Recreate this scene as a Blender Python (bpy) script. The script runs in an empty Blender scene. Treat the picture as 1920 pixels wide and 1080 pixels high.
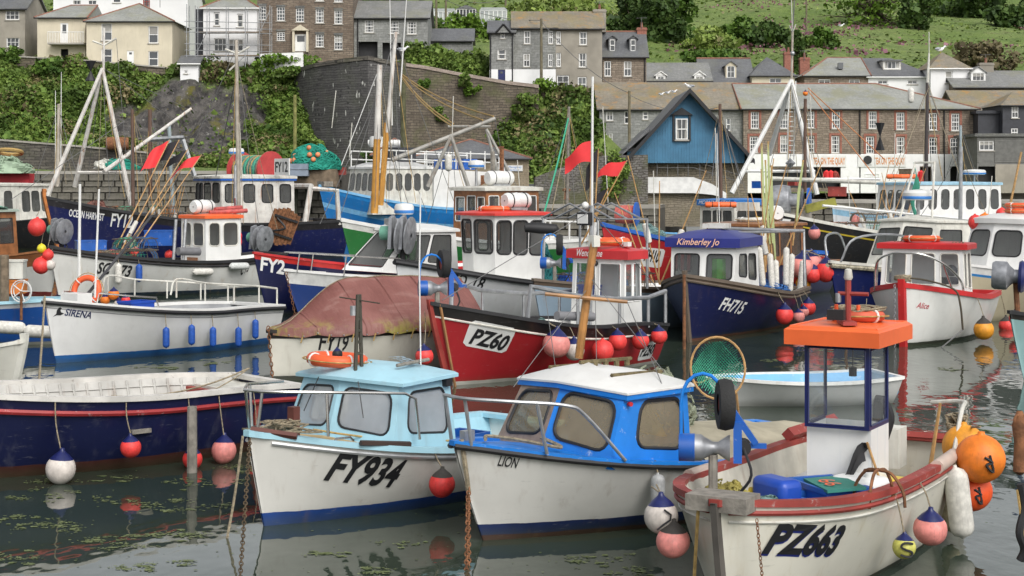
import bpy, math, random
import numpy as np
from mathutils import Matrix, Vector
R = math.radians
random.seed(7)
rng = np.random.default_rng(7)
scene = bpy.context.scene
COL = scene.collection

# ---------------------------------------------------------------- camera, sky, sun, exposure
F, H, YH = 3000.0, 3.4, 345.0            # focal length in photo pixels, eye height above water, horizon row
cd = bpy.data.cameras.new('camera'); cam = bpy.data.objects.new('camera', cd); COL.objects.link(cam)
cam.location = (0, 0, H); cam.rotation_euler = (R(90), 0, 0)
cd.sensor_width = 36; cd.lens = 36 * F / 1920; cd.shift_y = -(540 - YH) / 1920
cd.clip_start = 0.5; cd.clip_end = 3000
scene.camera = cam
w = bpy.data.worlds.new('World'); scene.world = w; w.use_nodes = True
nt = w.node_tree; nt.nodes.clear()
sky = nt.nodes.new('ShaderNodeTexSky'); sky.sky_type = 'NISHITA'; sky.sun_disc = False
sky.sun_elevation = R(42); sky.sun_rotation = R(155); sky.air_density = 1.0; sky.dust_density = 3.0; sky.ozone_density = 1.0
hs = nt.nodes.new('ShaderNodeHueSaturation'); hs.inputs['Saturation'].default_value = 0.16
bg = nt.nodes.new('ShaderNodeBackground'); bg.inputs['Strength'].default_value = 0.15
wo = nt.nodes.new('ShaderNodeOutputWorld')
nt.links.new(sky.outputs[0], hs.inputs['Color']); nt.links.new(hs.outputs[0], bg.inputs[0]); nt.links.new(bg.outputs[0], wo.inputs[0])
sl = bpy.data.lights.new('sun', 'SUN'); sl.energy = 1.4; sl.angle = R(35); sl.color = (1, .96, .9)
so = bpy.data.objects.new('sun', sl); COL.objects.link(so)
# sun behind the camera, a little to the right, well diffused by cloud
so.rotation_euler = (R(90 - 42), 0, R(25))
scene.view_settings.view_transform = 'Standard'; scene.view_settings.look = 'None'
scene.view_settings.gamma = 1; scene.view_settings.use_curve_mapping = False
scene.view_settings.exposure = 0.28
scene.cycles.max_bounces = 7; scene.cycles.transparent_max_bounces = 12; scene.cycles.glossy_bounces = 4
scene.cycles.diffuse_bounces = 3; scene.cycles.use_denoising = True; scene.cycles.caustics_reflective = False
scene.cycles.caustics_refractive = False; scene.cycles.sample_clamp_indirect = 8

# ---------------------------------------------------------------- places
def PX(px, d): return (px - 960) / F * d
def PZ(py, d): return H - (py - YH) / F * d
def P(px, py, d): return Vector((PX(px, d), d, PZ(py, d)))
def D(px, py, z):
    d = F * (H - z) / (py - YH); return Vector((PX(px, d), d, z))

# ---------------------------------------------------------------- mesh builder
class G:
    def __init__(s): s.v = []; s.f = []; s.mi = []; s.cur = 0; s.m = None
    def _a(s, pts):
        n = len(s.v)
        if s.m is None: s.v.extend([tuple(p) for p in pts])
        else: s.v.extend([tuple(s.m @ Vector(p)) for p in pts])
        return n
    def face(s, *idx): s.f.append(idx); s.mi.append(s.cur)
    def poly(s, pts): n = s._a(pts); s.face(*range(n, n + len(pts))); return s
    def grid(s, rows, closed=False, wrap=False):
        m = len(rows[0]); n = s._a([p for r in rows for p in r]); k = len(rows)
        for i in range(k if wrap else k - 1):
            for j in range(m if closed else m - 1):
                a = n + i * m + j; b = n + i * m + (j + 1) % m; i2 = (i + 1) % k
                s.face(a, b, n + i2 * m + (j + 1) % m, n + i2 * m + j)
        return s
    def box(s, c, sz, rz=0, rx=0, ry=0):
        a, b, h = [q / 2 for q in sz]; M_ = Matrix.Translation(c) @ Matrix.Rotation(rz, 4, 'Z') @ Matrix.Rotation(ry, 4, 'Y') @ Matrix.Rotation(rx, 4, 'X')
        n = s._a([M_ @ Vector(p) for p in [(-a, -b, -h), (a, -b, -h), (a, b, -h), (-a, b, -h), (-a, -b, h), (a, -b, h), (a, b, h), (-a, b, h)]])
        for q in ((0, 3, 2, 1), (4, 5, 6, 7), (0, 1, 5, 4), (1, 2, 6, 5), (2, 3, 7, 6), (3, 0, 4, 7)): s.face(*[n + i for i in q])
        return s
    def ab(s, a, b): return s.box([(a[i] + b[i]) / 2 for i in range(3)], [abs(b[i] - a[i]) for i in range(3)])
    def tube(s, pts, r, n=6, caps=True, closed=False):
        pts = [Vector(p) for p in pts]; rr = r if isinstance(r, (list, tuple)) else [r] * len(pts); rows = []; up = None
        k = len(pts)
        for i, p in enumerate(pts):
            t = (pts[(i + 1) % k] - pts[i - 1]) if closed else (pts[min(i + 1, k - 1)] - pts[max(i - 1, 0)])
            if t.length < 1e-9: t = Vector((0, 0, 1))
            t.normalize()
            if up is None:
                up = Vector((0, 0, 1)) if abs(t.z) < .9 else Vector((1, 0, 0))
            x = t.cross(up)
            if x.length < 1e-6: x = t.orthogonal()
            x.normalize(); y = x.cross(t); up = y
            rows.append([p + (x * math.cos(6.28319 * j / n) + y * math.sin(6.28319 * j / n)) * rr[i] for j in range(n)])
        s.grid(rows, closed=True, wrap=closed)
        if caps and not closed: s.poly(rows[0]); s.poly(rows[-1][::-1])
        return s
    def bar(s, a, b, w, h=None):                     # square section bar
        return s.tube([a, b], w * .62, 4)
    def lathe(s, prof, n=16, c=(0, 0, 0), axis=(0, 0, 1)):
        q = Vector((0, 0, 1)).rotation_difference(Vector(axis).normalized()).to_matrix().to_4x4(); M_ = Matrix.Translation(c) @ q
        rows = [[M_ @ Vector((r * math.cos(6.28319 * j / n), r * math.sin(6.28319 * j / n), z)) for j in range(n)] for r, z in prof]
        return s.grid(rows[::-1], closed=True)
    def cyl(s, c, r, h, n=14, axis=(0, 0, 1)):
        return s.lathe([(0.0005, 0), (r, 0), (r, h), (0.0005, h)], n, c, axis)
    def ball(s, c, r, n=14, m=9, sc=(1, 1, 1)):
        return s.grid([[(c[0] + sc[0] * r * math.sin(math.pi * i / m) * math.cos(6.28319 * j / n), c[1] + sc[1] * r * math.sin(math.pi * i / m) * math.sin(6.28319 * j / n), c[2] + sc[2] * r * math.cos(math.pi * i / m)) for j in range(n)] for i in range(m, -1, -1)], closed=True)
    def torus(s, c, R_, r, axis=(0, 0, 1), n=24, m=10, arc=1.0):
        q = Vector((0, 0, 1)).rotation_difference(Vector(axis).normalized())
        k = n if arc >= 1 else n + 1
        pts = [Vector(c) + q @ Vector((R_ * math.cos(6.28319 * arc * i / n), R_ * math.sin(6.28319 * arc * i / n), 0)) for i in range(k)]
        return s.tube(pts, r, m, closed=arc >= 1)
    def prism(s, pts, ext):                           # polygon extruded by a vector
        e = Vector(ext); a = [Vector(p) for p in pts]; b = [p + e for p in a]; s.poly(a); s.poly(b[::-1]); k = len(a)
        for i in range(k): s.poly([a[i], b[i], b[(i + 1) % k], a[(i + 1) % k]])
        return s
    def mesh(s, name, mats, smooth=True, ang=38):
        me = bpy.data.meshes.new(name); me.from_pydata(s.v, [], s.f)
        for m_ in (mats if isinstance(mats, (list, tuple)) else [mats]): me.materials.append(m_)
        if s.cur or any(s.mi): me.polygons.foreach_set('material_index', s.mi)
        if smooth:
            me.polygons.foreach_set('use_smooth', [True] * len(me.polygons))
            me.set_sharp_from_angle(angle=R(ang))
        me.update(); return me
    def build(s, name, mats, parent=None, smooth=True, ang=38):
        return link(name, s.mesh(name, mats, smooth, ang), parent)

def link(name, data, parent=None, loc=None, rot=None, scale=None):
    o = bpy.data.objects.new(name, data); COL.objects.link(o)
    if parent is not None: o.parent = parent
    if loc is not None: o.location = loc
    if rot is not None: o.rotation_euler = rot
    if scale is not None: o.scale = scale if isinstance(scale, (tuple, list)) else (scale,) * 3
    return o
def tag(o, label, cat, group=None, kind=None):
    if label: o['label'] = label
    if cat: o['category'] = cat
    if group: o['group'] = group
    if kind: o['kind'] = kind
    return o
def thing(name, label, cat, loc=(0, 0, 0), rz=0, group=None):
    return tag(link(name, None, None, loc, (0, 0, rz)), label, cat, group)
def struct(o, label=None): o['kind'] = 'structure'; o['label'] = label or o.name.replace('_', ' '); return o

def quads(name, C, U, V, mat, parent=None):
    """many small quads: centres C, half-edges U and V (N,3)"""
    n = len(C); vs = np.stack([C - U - V, C + U - V, C + U + V, C - U + V], 1).reshape(-1, 3).astype(np.float32)
    me = bpy.data.meshes.new(name); me.vertices.add(4 * n); me.vertices.foreach_set('co', vs.ravel())
    me.loops.add(4 * n); me.loops.foreach_set('vertex_index', np.arange(4 * n, dtype=np.int32))
    me.polygons.add(n); me.polygons.foreach_set('loop_start', np.arange(0, 4 * n, 4, dtype=np.int32))
    me.materials.append(mat); me.update(calc_edges=True); return link(name, me, parent)
def leaves(name, C, size, mat, parent=None, up=.2):
    n = len(C); U = rng.normal(size=(n, 3)); U[:, 2] *= 1 - up; U /= np.linalg.norm(U, axis=1)[:, None]
    W = rng.normal(size=(n, 3)); W[:, 2] = W[:, 2] * (1 - up) + up * 2.5; V = np.cross(U, W); V /= np.linalg.norm(V, axis=1)[:, None]
    s = size * np.exp(rng.normal(-.1, .42, n))[:, None]
    return quads(name, C, U * s * .5, V * s * rng.uniform(.55, 1., n)[:, None] * .6, mat, parent)

# ---------------------------------------------------------------- materials
MC = {}
class NT:
    def __init__(s, name):
        s.m = bpy.data.materials.new(name); s.m.use_nodes = True; s.t = s.m.node_tree
        s.b = s.t.nodes['Principled BSDF']; s.out = s.t.nodes['Material Output']
    def n(s, ty, **kw):
        x = s.t.nodes.new('ShaderNode' + ty)
        for k, v in kw.items():
            if k in x.inputs: x.inputs[k].default_value = v
            else: setattr(x, k, v)
        return x
    def l(s, a, b): s.t.links.new(a, b)
    def co(s, kind='Object', scale=(1, 1, 1)):
        if not hasattr(s, '_tc'): s._tc = s.n('TexCoord')
        mp = s.n('Mapping'); mp.inputs['Scale'].default_value = scale; s.l(s._tc.outputs[kind], mp.inputs['Vector']); return mp.outputs[0]
    def noise(s, sc, detail=5, kind='Object', scale=(1, 1, 1), rough=.55):
        x = s.n('TexNoise', Scale=sc, Detail=detail, Roughness=rough); s.l(s.co(kind, scale), x.inputs['Vector']); return x.outputs['Fac']
    def ramp(s, fac, lo, hi):
        x = s.n('MapRange'); x.inputs['From Min'].default_value = lo; x.inputs['From Max'].default_value = hi; x.interpolation_type = 'SMOOTHSTEP'
        s.l(fac, x.inputs['Value']); return x.outputs['Result']
    def mix(s, fac, a, b, blend='MIX'):
        x = s.n('Mix', data_type='RGBA', blend_type=blend)
        for sock, val in ((x.inputs[0], fac), (x.inputs[6], a), (x.inputs[7], b)):
            if isinstance(val, (int, float)): sock.default_value = val
            elif isinstance(val, tuple): sock.default_value = val if len(val) == 4 else (*val, 1)
            else: s.l(val, sock)
        return x.outputs[2]
    def math(s, op, a, b=0.0):
        x = s.n('Math', operation=op)
        for i, val in enumerate((a, b)):
            if isinstance(val, (int, float)): x.inputs[i].default_value = val
            else: s.l(val, x.inputs[i])
        return x.outputs[0]
    def bump(s, fac, strength, dist=.02):
        x = s.n('Bump', Strength=strength, Distance=dist); s.l(fac, x.inputs['Height']); s.l(x.outputs[0], s.b.inputs['Normal']); return x
    def done(s, col=None, rough=.5, metal=0):
        if col is not None:
            if isinstance(col, tuple): s.b.inputs['Base Color'].default_value = (*col[:3], 1)
            else: s.l(col, s.b.inputs['Base Color'])
        s.b.inputs['Roughness'].default_value = rough; s.b.inputs['Metallic'].default_value = metal
        return s.m
def sc3(c, k): return tuple(min(1, max(0, q * k)) for q in c[:3])
def M(key, col=None, rough=.5, metal=0, var=.2, sc=2.5, bump=.0, bsc=40, streak=0, scol=(.22, .11, .05), chip=0, ccol=(.55, .55, .52), indiv=0):
    if key in MC: return MC[key]
    t = NT(key)
    c = t.mix(t.ramp(t.noise(sc), .3, .7), sc3(col, 1 - var), sc3(col, 1 + var * .5))
    if indiv:
        oi = t.n('ObjectInfo'); c = t.mix(t.math('MULTIPLY', oi.outputs['Random'], indiv), c, sc3(col, .55))
    if streak: c = t.mix(t.math('MULTIPLY', t.ramp(t.noise(1.0, 6, scale=(9, 9, .8)), .52, .74), streak), c, scol)
    if chip: c = t.mix(t.math('MULTIPLY', t.ramp(t.noise(9, 8, rough=.7), .6, .66), chip), c, ccol)
    if bump: t.bump(t.noise(bsc, 4), bump)
    MC[key] = t.done(c, rough, metal); return MC[key]
def hullmat(key, main, bands=(), rough=.38, scum=.45, streak=.25, var=.1, scol=(.2, .13, .07), planks=0):
    """bands: ('z',lo,hi,colour) by height above water, ('v',lo,hi,colour) by distance below the sheer (kept in the UV map)"""
    if key in MC: return MC[key]
    t = NT(key); c = t.mix(t.ramp(t.noise(1.6, 6), .3, .7), sc3(main, 1 - var), sc3(main, 1 + var * .4))
    sz = t.n('SeparateXYZ'); t.l(t.co('Object'), sz.inputs[0]); su = t.n('SeparateXYZ'); t.l(t.co('UV'), su.inputs[0])
    wob = t.math('MULTIPLY', t.math('SUBTRACT', t.noise(3, 4), .5), .03)
    zz = t.math('ADD', sz.outputs[2], wob)
    for kind, lo, hi, col in bands:
        src = zz if kind == 'z' else su.outputs[1]
        f = t.math('MULTIPLY', t.math('GREATER_THAN', src, lo), t.math('LESS_THAN', src, hi))
        c = t.mix(f, c, t.mix(t.ramp(t.noise(4, 6), .3, .7), sc3(col, .8), sc3(col, 1.08)))
    if streak: c = t.mix(t.math('MULTIPLY', t.ramp(t.noise(1, 7, scale=(7, 7, .7)), .54, .78), streak), c, scol)
    c = t.mix(t.math('MULTIPLY', t.ramp(t.noise(7, 8, scale=(.6, .6, 3), rough=.7), .6, .68), .55 * min(1, streak * 2)), c, sc3(main, .6) if sum(main) > 1 else (.4, .4, .42))
    if scum:
        f = t.math('MULTIPLY', t.math('SUBTRACT', 1.0, t.ramp(t.math('ADD', sz.outputs[2], t.math('MULTIPLY', wob, 3.)), .0, .16)), scum)
        c = t.mix(f, c, (.06, .07, .035))
    b = t.noise(2.2, 3)
    if planks:
        wv = t.n('TexWave', wave_type='BANDS', bands_direction='Y', wave_profile='SAW', Scale=planks); t.l(t.co('UV'), wv.inputs[0])
        b = t.math('ADD', b, wv.outputs['Fac'])
    t.bump(b, .12 if planks else .1, .05)
    MC[key] = t.done(c, rough); return MC[key]
def glassmat(key, tint=(.86, .89, .9), dirt_light=.08, dcol=(.6, .61, .6)):  # diffuse film: dirt, plus interior light painted into the pale cabin panes
    if key in MC: return MC[key]
    t = NT(key); tr = t.n('BsdfTransparent'); tr.inputs[0].default_value = (*tint, 1)
    df = t.n('BsdfDiffuse'); df.inputs[0].default_value = (*dcol, 1)
    gl = t.n('BsdfGlossy'); gl.inputs['Roughness'].default_value = .04
    m1 = t.n('MixShader'); t.l(t.math('ADD', t.math('MULTIPLY', t.noise(2.2, 6), dirt_light * .8), dirt_light * .6), m1.inputs[0]); t.l(tr.outputs[0], m1.inputs[1]); t.l(df.outputs[0], m1.inputs[2])
    fr = t.n('LayerWeight', Blend=.5); m2 = t.n('MixShader'); t.l(t.math('ADD', t.math('MULTIPLY', t.math('POWER', fr.outputs['Facing'], 4.), .7), .05), m2.inputs[0]); t.l(m1.outputs[0], m2.inputs[1]); t.l(gl.outputs[0], m2.inputs[2])
    t.l(m2.outputs[0], t.out.inputs[0]); MC[key] = t.m; return t.m
def stonemat(key, c1=None, c2=None, mortar=None, bw=.35, bh=.12, msize=.012, moss=0, mosscol=(.10, .13, .04), white=0, plane='XZ', rough=.85, lich=0, bumps=.5, msc=.35):
    """coursed stone, brick or slate too fine to build piece by piece"""
    if key in MC: return MC[key]
    t = NT(key); tc = t.n('TexCoord'); sp = t.n('SeparateXYZ'); t.l(tc.outputs['Object'], sp.inputs[0]); cb = t.n('CombineXYZ')
    t.l(t.math('ADD', sp.outputs[0], sp.outputs[1]), cb.inputs[0])
    if plane == 'XZ': t.l(sp.outputs[2], cb.inputs[1])
    else: t.l(t.math('ADD', sp.outputs[1], t.math('MULTIPLY', sp.outputs[2], .8)), cb.inputs[1])
    ds = t.n('TexNoise', Scale=1.1, Detail=4); t.l(tc.outputs['Object'], ds.inputs['Vector'])
    add = t.n('MixRGB' if False else 'VectorMath', operation='MULTIPLY_ADD'); t.l(ds.outputs['Color'], add.inputs[0]); add.inputs[1].default_value = (.5, .3, 0); t.l(cb.outputs[0], add.inputs[2])
    br = t.n('TexBrick', Scale=1.0); br.inputs['Brick Width'].default_value = bw; br.inputs['Row Height'].default_value = bh; br.inputs['Mortar Size'].default_value = msize
    br.inputs['Color1'].default_value = (*c1, 1); br.inputs['Color2'].default_value = (*c2, 1); br.inputs['Mortar'].default_value = (*mortar, 1); br.inputs['Bias'].default_value = 0
    t.l(add.outputs[0], br.inputs['Vector'])
    c = t.mix(t.ramp(t.noise(.5, 6), .3, .7), br.outputs['Color'], sc3(c1, .62)); c = t.mix(.6, br.outputs['Color'], c)
    c = t.mix(t.math('MULTIPLY', t.ramp(t.noise(3.5, 6, rough=.75), .45, .75), .45), c, sc3(c2, 1.5))
    if moss: c = t.mix(t.math('MULTIPLY', t.ramp(t.noise(msc, 8, rough=.68), .47, .62), moss), c, mosscol)
    if lich: c = t.mix(t.math('MULTIPLY', t.ramp(t.noise(.9, 9, rough=.75), .52, .66), lich), c, (.38, .2, .045))
    if white: c = t.mix(t.math('MULTIPLY', t.ramp(t.noise(1.0, 4, scale=(3.2, 3.2, .8), rough=.5), .66, .7), white), c, (.6, .6, .56))
    bp = t.n('Bump', Strength=bumps, Distance=.04); t.l(t.math('ADD', br.outputs['Fac'], t.math('MULTIPLY', t.noise(9, 5), -1.)), bp.inputs['Height']); bp.invert = True; t.l(bp.outputs[0], t.b.inputs['Normal'])
    MC[key] = t.done(c, rough); return MC[key]
def leafmat(key, c1, c2, c3=None):
    if key in MC: return MC[key]
    t = NT(key); g = t.n('NewGeometry'); c = t.mix(g.outputs['Random Per Island'], c1, c2)
    c = t.mix(t.ramp(t.noise(.35, 4), .4, .65), c, sc3(c1, .6))
    if c3: c = t.mix(t.math('MULTIPLY', t.ramp(t.noise(.22, 5), .55, .68), t.math('GREATER_THAN', g.outputs['Random Per Island'], .45)), c, c3)
    t.b.inputs['Specular IOR Level'].default_value = .25
    MC[key] = t.done(c, .6); return MC[key]

white = M('white_paint', (.76, .76, .73), .42, var=.1, streak=.22, scol=(.3, .24, .17))
cleanw = M('clean_white', (.71, .71, .69), .4, var=.08, streak=.12, scol=(.42, .38, .32))
offw = M('weathered_white', (.62, .61, .55), .6, var=.22, streak=.4, bump=.1)
steel = M('galvanised_steel', (.42, .43, .44), .42, .7, var=.25, sc=6, bump=.05)
inox = M('stainless_tube', (.6, .58, .55), .22, .95, var=.15)
rust = M('rusty_steel', (.23, .10, .045), .85, .1, var=.5, sc=9, bump=.4)
rustyw = M('rust_streaked_white', (.62, .6, .56), .6, var=.2, streak=.75, scol=(.3, .12, .04), chip=.7, ccol=(.28, .12, .05))
black = M('black_rubber', (.018, .018, .02), .6, var=.3)
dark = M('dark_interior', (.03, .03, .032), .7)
wood = M('varnished_wood', (.27, .11, .04), .35, var=.35, sc=5, bump=.05)
oldwood = M('weathered_timber', (.20, .15, .10), .85, var=.4, sc=8, bump=.4, bsc=25)
greywood = M('grey_timber', (.24, .22, .19), .85, var=.35, sc=8, bump=.4, bsc=25)
bamboo = M('bamboo_cane', (.48, .28, .11), .5, var=.3, sc=12)
mastwood = M('oiled_mast', (.36, .17, .05), .4, var=.4, sc=5)
ochre = M('ochre_mast_paint', (.55, .27, .05), .45, var=.2, streak=.3)
blue = M('blue_paint', (.012, .10, .42), .4, var=.2, chip=.25)
brblue = M('bright_blue_paint', (.012, .20, .66), .38, var=.14, chip=.45, ccol=(.6, .65, .7))
navy = M('navy_paint', (.012, .018, .10), .35, var=.2)
skyb = M('pale_blue_paint', (.36, .60, .70), .42, var=.09, streak=.12)
ltblue = M('light_blue_paint', (.17, .42, .68), .5, var=.15, chip=.3)
red = M('red_paint', (.50, .02, .022), .4, var=.15, chip=.15)
dred = M('weathered_red_paint', (.30, .045, .035), .6, var=.3, chip=.4)
orange = M('orange_paint', (.80, .14, .035), .42, var=.1, streak=.08)
lifeor = M('lifebuoy_orange', (.80, .12, .035), .5, var=.15)
yellow = M('yellow_plastic', (.7, .5, .04), .45)
rope_m = M('old_rope', (.30, .25, .17), .9, var=.4, sc=30, bump=.5, bsc=120)
rope_g = M('green_rope', (.05, .36, .22), .8, var=.3, sc=30)
rope_y = M('yellowed_rope', (.42, .28, .10), .9, var=.35, sc=20)
wire = M('grey_wire', (.14, .14, .14), .6)
glass = glassmat('boat_glass'); glassd = glassmat('tinted_glass', (.55, .57, .57), .07); glassb = glassmat('salted_brown_lit_glass', (.72, .62, .44), .36, (.52, .43, .28))  # glassb: salt film, brightened to paint in a lighter cabin interior
glassf = glassmat('pale_lit_glass', (.88, .9, .92), .42, (.68, .70, .73))  # pale diffuse film stands in for daylight seen through the cabin
MC['house_glass'] = None; del MC['house_glass']
def _hg():
    t = NT('house_glass'); g = t.n('ObjectInfo'); c = t.mix(g.outputs['Random'], (.015, .018, .02), (.09, .10, .11)); t.b.inputs['Specular IOR Level'].default_value = .8
    MC['house_glass'] = t.done(c, .06); return t.m
hglass = _hg()
def PB(key, col, cond=.35): return M(key, col, .55, var=.22, sc=1.8, streak=.4, scol=sc3(col, .5), chip=cond, ccol=(.42, .36, .30), indiv=.25)
b_red = PB('buoy_red', (.82, .055, .05)); b_pink = PB('buoy_faded_pink', (.76, .27, .24)); b_or = PB('buoy_orange', (.85, .22, .02), .1)
b_yor = PB('buoy_amber', (.80, .33, .025), .1); b_white = PB('buoy_white', (.66, .6, .55), .5); b_yel = PB('buoy_yellow', (.62, .60, .14), .3); b_grey = PB('buoy_brown', (.38, .30, .22), .5)
f_white = PB('fender_white', (.72, .7, .64), .4); f_blue = PB('fender_blue', (.015, .09, .42), .1); f_grey = PB('fender_grey', (.42, .43, .43), .4)
# ================================================================ SETTING
def water():
    t = NT('harbour_water')
    c = t.mix(t.ramp(t.noise(.25, 3), .35, .65), (.028, .042, .031), (.042, .056, .040))
    n1 = t.noise(1.1, 3, scale=(1, .55, 1)); n2 = t.noise(5.5, 2, scale=(1, .5, 1)); pat = t.ramp(t.noise(.07, 2), .42, .62)
    h = t.math('ADD', t.math('MULTIPLY', n1, .55), t.math('MULTIPLY', t.math('MULTIPLY', n2, t.math('ADD', pat, .12)), .22))
    t.bump(h, .13, .25); t.b.inputs['IOR'].default_value = 1.33; t.b.inputs['Specular IOR Level'].default_value = .72
    m = t.done(c, .03)
    g = G(); g.poly([(-300, -60, 0), (300, -60, 0), (300, 170, 0), (-300, 170, 0)]); struct(g.build('harbour_water', m), 'still dark green harbour water')
water()

# terrain: rows of (depth, photo row per column) -> smooth heights
TC = [-400, 0, 150, 325, 450, 545, 690, 760, 900, 1000, 1125, 1250, 1400, 1700, 2000, 2400]
TR = [(131.0, [330, 330, 330, 330, 330, 330, 345, 345, 345, 345, 345, 362, 362, 362, 362, 362]),
      (138.0, [266, 268, 280, 290, 296, 300, 345, 345, 345, 320, 290, 362, 362, 362, 362, 362]),
      (143.0, [190, 192, 215, 232, 235, 230, 300, 300, 300, 235, 225, 360, 360, 360, 360, 360]),
      (149.5, [96, 98, 108, 136, 136, 132, 125, 125, 150, 168, 180, 350, 352, 352, 352, 352]),
      (158.0, [92, 94, 100, 130, 130, 126, 112, 112, 118, 150, 165, 190, 190, 190, 190, 190]),
      (172.0, [84, 86, 90, 100, 100, 96, 85, 78, 78, 90, 120, 150, 152, 155, 158, 160]),
      (205.0, [45, 45, 48, 50, 50, 50, 42, 38, 40, 45, 70, 95, 100, 105, 110, 120]),
      (260.0, [-10, -5, 0, 0, 5, 5, 5, 5, 5, 8, 25, 40, 45, 55, 65, 70]),
      (330.0, [-70, -65, -60, -58, -55, -50, -50, -48, -45, -40, -25, -15, -10, 5, 15, 20]),
      (430.0, [-140, -138, -135, -132, -130, -128, -125, -122, -120, -115, -105, -95, -85, -70, -60, -60]),
      (560.0, [-165, -165, -160, -155, -150, -150, -148, -145, -140, -135, -125, -115, -105, -95, -90, -90])]
TD = np.array([r[0] for r in TR]); TZ = np.array([[H - (y - YH) / F * r[0] for y in r[1]] for r in TR])
def zterr(x, y):
    px = np.clip(960 + x / y * F, TC[0], TC[-1]); yy = np.clip(y, TD[0], TD[-1])
    cols = np.array([np.interp(yy, TD, TZ[:, k]) for k in range(len(TC))])
    i = np.clip(np.searchsorted(TC, px) - 1, 0, len(TC) - 2); tc = np.array(TC, float); f = (px - tc[i]) / (tc[i + 1] - tc[i])
    j = np.arange(cols.shape[1]) if cols.ndim > 1 else None
    if j is None: return cols[i] * (1 - f) + cols[i + 1] * f
    return cols[i, j] * (1 - f) + cols[i + 1, j] * f
def zt(x, y): return float(zfull(np.array([x]), np.array([float(y)]))[0])
def tpos(px, d): x = PX(px, d); return Vector((x, d, zt(x, d)))
def vnoise(x, y, s, seed=0):
    """cheap smooth value noise"""
    x = x / s + 91.3 * seed; y = y / s + 37.7 * seed; i = np.floor(x); j = np.floor(y); f = x - i; g = y - j; f = f * f * (3 - 2 * f); g = g * g * (3 - 2 * g)
    h = lambda a, b: (np.sin(a * 127.1 + b * 311.7) * 43758.5453) % 1.0
    return (h(i, j) * (1 - f) + h(i + 1, j) * f) * (1 - g) + (h(i, j + 1) * (1 - f) + h(i + 1, j + 1) * f) * g
def zfull(x, y):
    a = np.clip((y - 134) / 6, 0, 1); z = zterr(x, y) + a * ((vnoise(x, y, 7., 1) - .5) * 1.0 + (vnoise(x, y, 2.2, 2) - .5) * .5)
    return z + np.clip((y - 185) / 25, 0, 1) * (vnoise(x, y, 28., 4) - .5) * 4
def rockmask(x, y):
    px = 960 + x / y * F; z = zterr(x, y); py = YH - (z - H) / y * F
    m = np.clip(1.25 - np.abs(px - 370) / 175, 0, 1) * np.clip(1.5 - np.abs(py - 222) / 62, 0, 1)
    return np.clip((m + .55 * (vnoise(x, z, 3.0, 3) - .5) + .35 * (vnoise(x, z, 1.1, 5) - .5) - .42) * 6, 0, 1)

def terrain():
    ys = np.concatenate([np.arange(131, 152, .7), np.arange(152, 180, 1.6), np.arange(180, 330, 4), np.arange(330, 565, 9)])
    us = np.linspace(-420, 2420, 300)
    Y, U = np.meshgrid(ys, us, indexing='ij'); X = (U - 960) / F * Y
    Z = zterr(X.ravel(), Y.ravel()).reshape(X.shape)
    rk = rockmask(X.ravel(), Y.ravel()).reshape(X.shape)
    Z = zfull(X.ravel(), Y.ravel()).reshape(X.shape)
    Y2 = Y + rk * ((vnoise(X, Z, 2.4, 8) - .5) * 2.6 + (vnoise(X, Z, .9, 9) - .5) * 1.1)
    n, m = X.shape; me = bpy.data.meshes.new('hillside')
    v = np.stack([X, Y2, Z], -1).reshape(-1, 3); a = np.arange(n * m).reshape(n, m)
    f = np.stack([a[:-1, :-1], a[:-1, 1:], a[1:, 1:], a[1:, :-1]], -1).reshape(-1, 4)
    me.from_pydata(v.tolist(), [], f.tolist()); me.polygons.foreach_set('use_smooth', [True] * len(me.polygons))
    at = me.attributes.new('rock', 'FLOAT', 'POINT'); at.data.foreach_set('value', rk.ravel().astype(np.float32))
    t = NT('hill_grass')
    c = t.mix(t.ramp(t.noise(.06, 6), .35, .65), (.12, .19, .03), (.19, .25, .07))
    c = t.mix(t.math('MULTIPLY', t.ramp(t.noise(.35, 8, rough=.75), .42, .66), .75), c, (.075, .13, .025)); c = t.mix(t.math('MULTIPLY', t.ramp(t.noise(1.5, 8, rough=.8), .5, .64), .6), c, (.23, .28, .09))
    c = t.mix(t.math('MULTIPLY', t.ramp(t.noise(.16, 7, rough=.75), .55, .7), .7), c, (.17, .145, .075))
    c = t.mix(t.math('MULTIPLY', t.ramp(t.noise(.12, 8, scale=(1, 2.5, 1), rough=.8), .6, .7), .6), c, (.20, .11, .12))
    r = t.mix(t.ramp(t.noise(1.2, 8, scale=(1, 1, .6), rough=.7), .35, .65), (.035, .033, .033), (.13, .12, .11))
    r = t.mix(t.ramp(t.noise(.5, 6), .56, .68), r, (.12, .11, .02)); r = t.mix(t.math('MULTIPLY', t.ramp(t.noise(1, 6, scale=(3, 3, .7)), .64, .7), .7), r, (.45, .44, .4))
    at = t.n('Attribute', attribute_name='rock'); c = t.mix(at.outputs['Fac'], c, r)
    t.bump(t.noise(1.4, 8, rough=.7), .9, .5); me.materials.append(t.done(c, .9))
    struct(link('hillside', me), 'green hillside rising behind the harbour village')
terrain()

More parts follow.
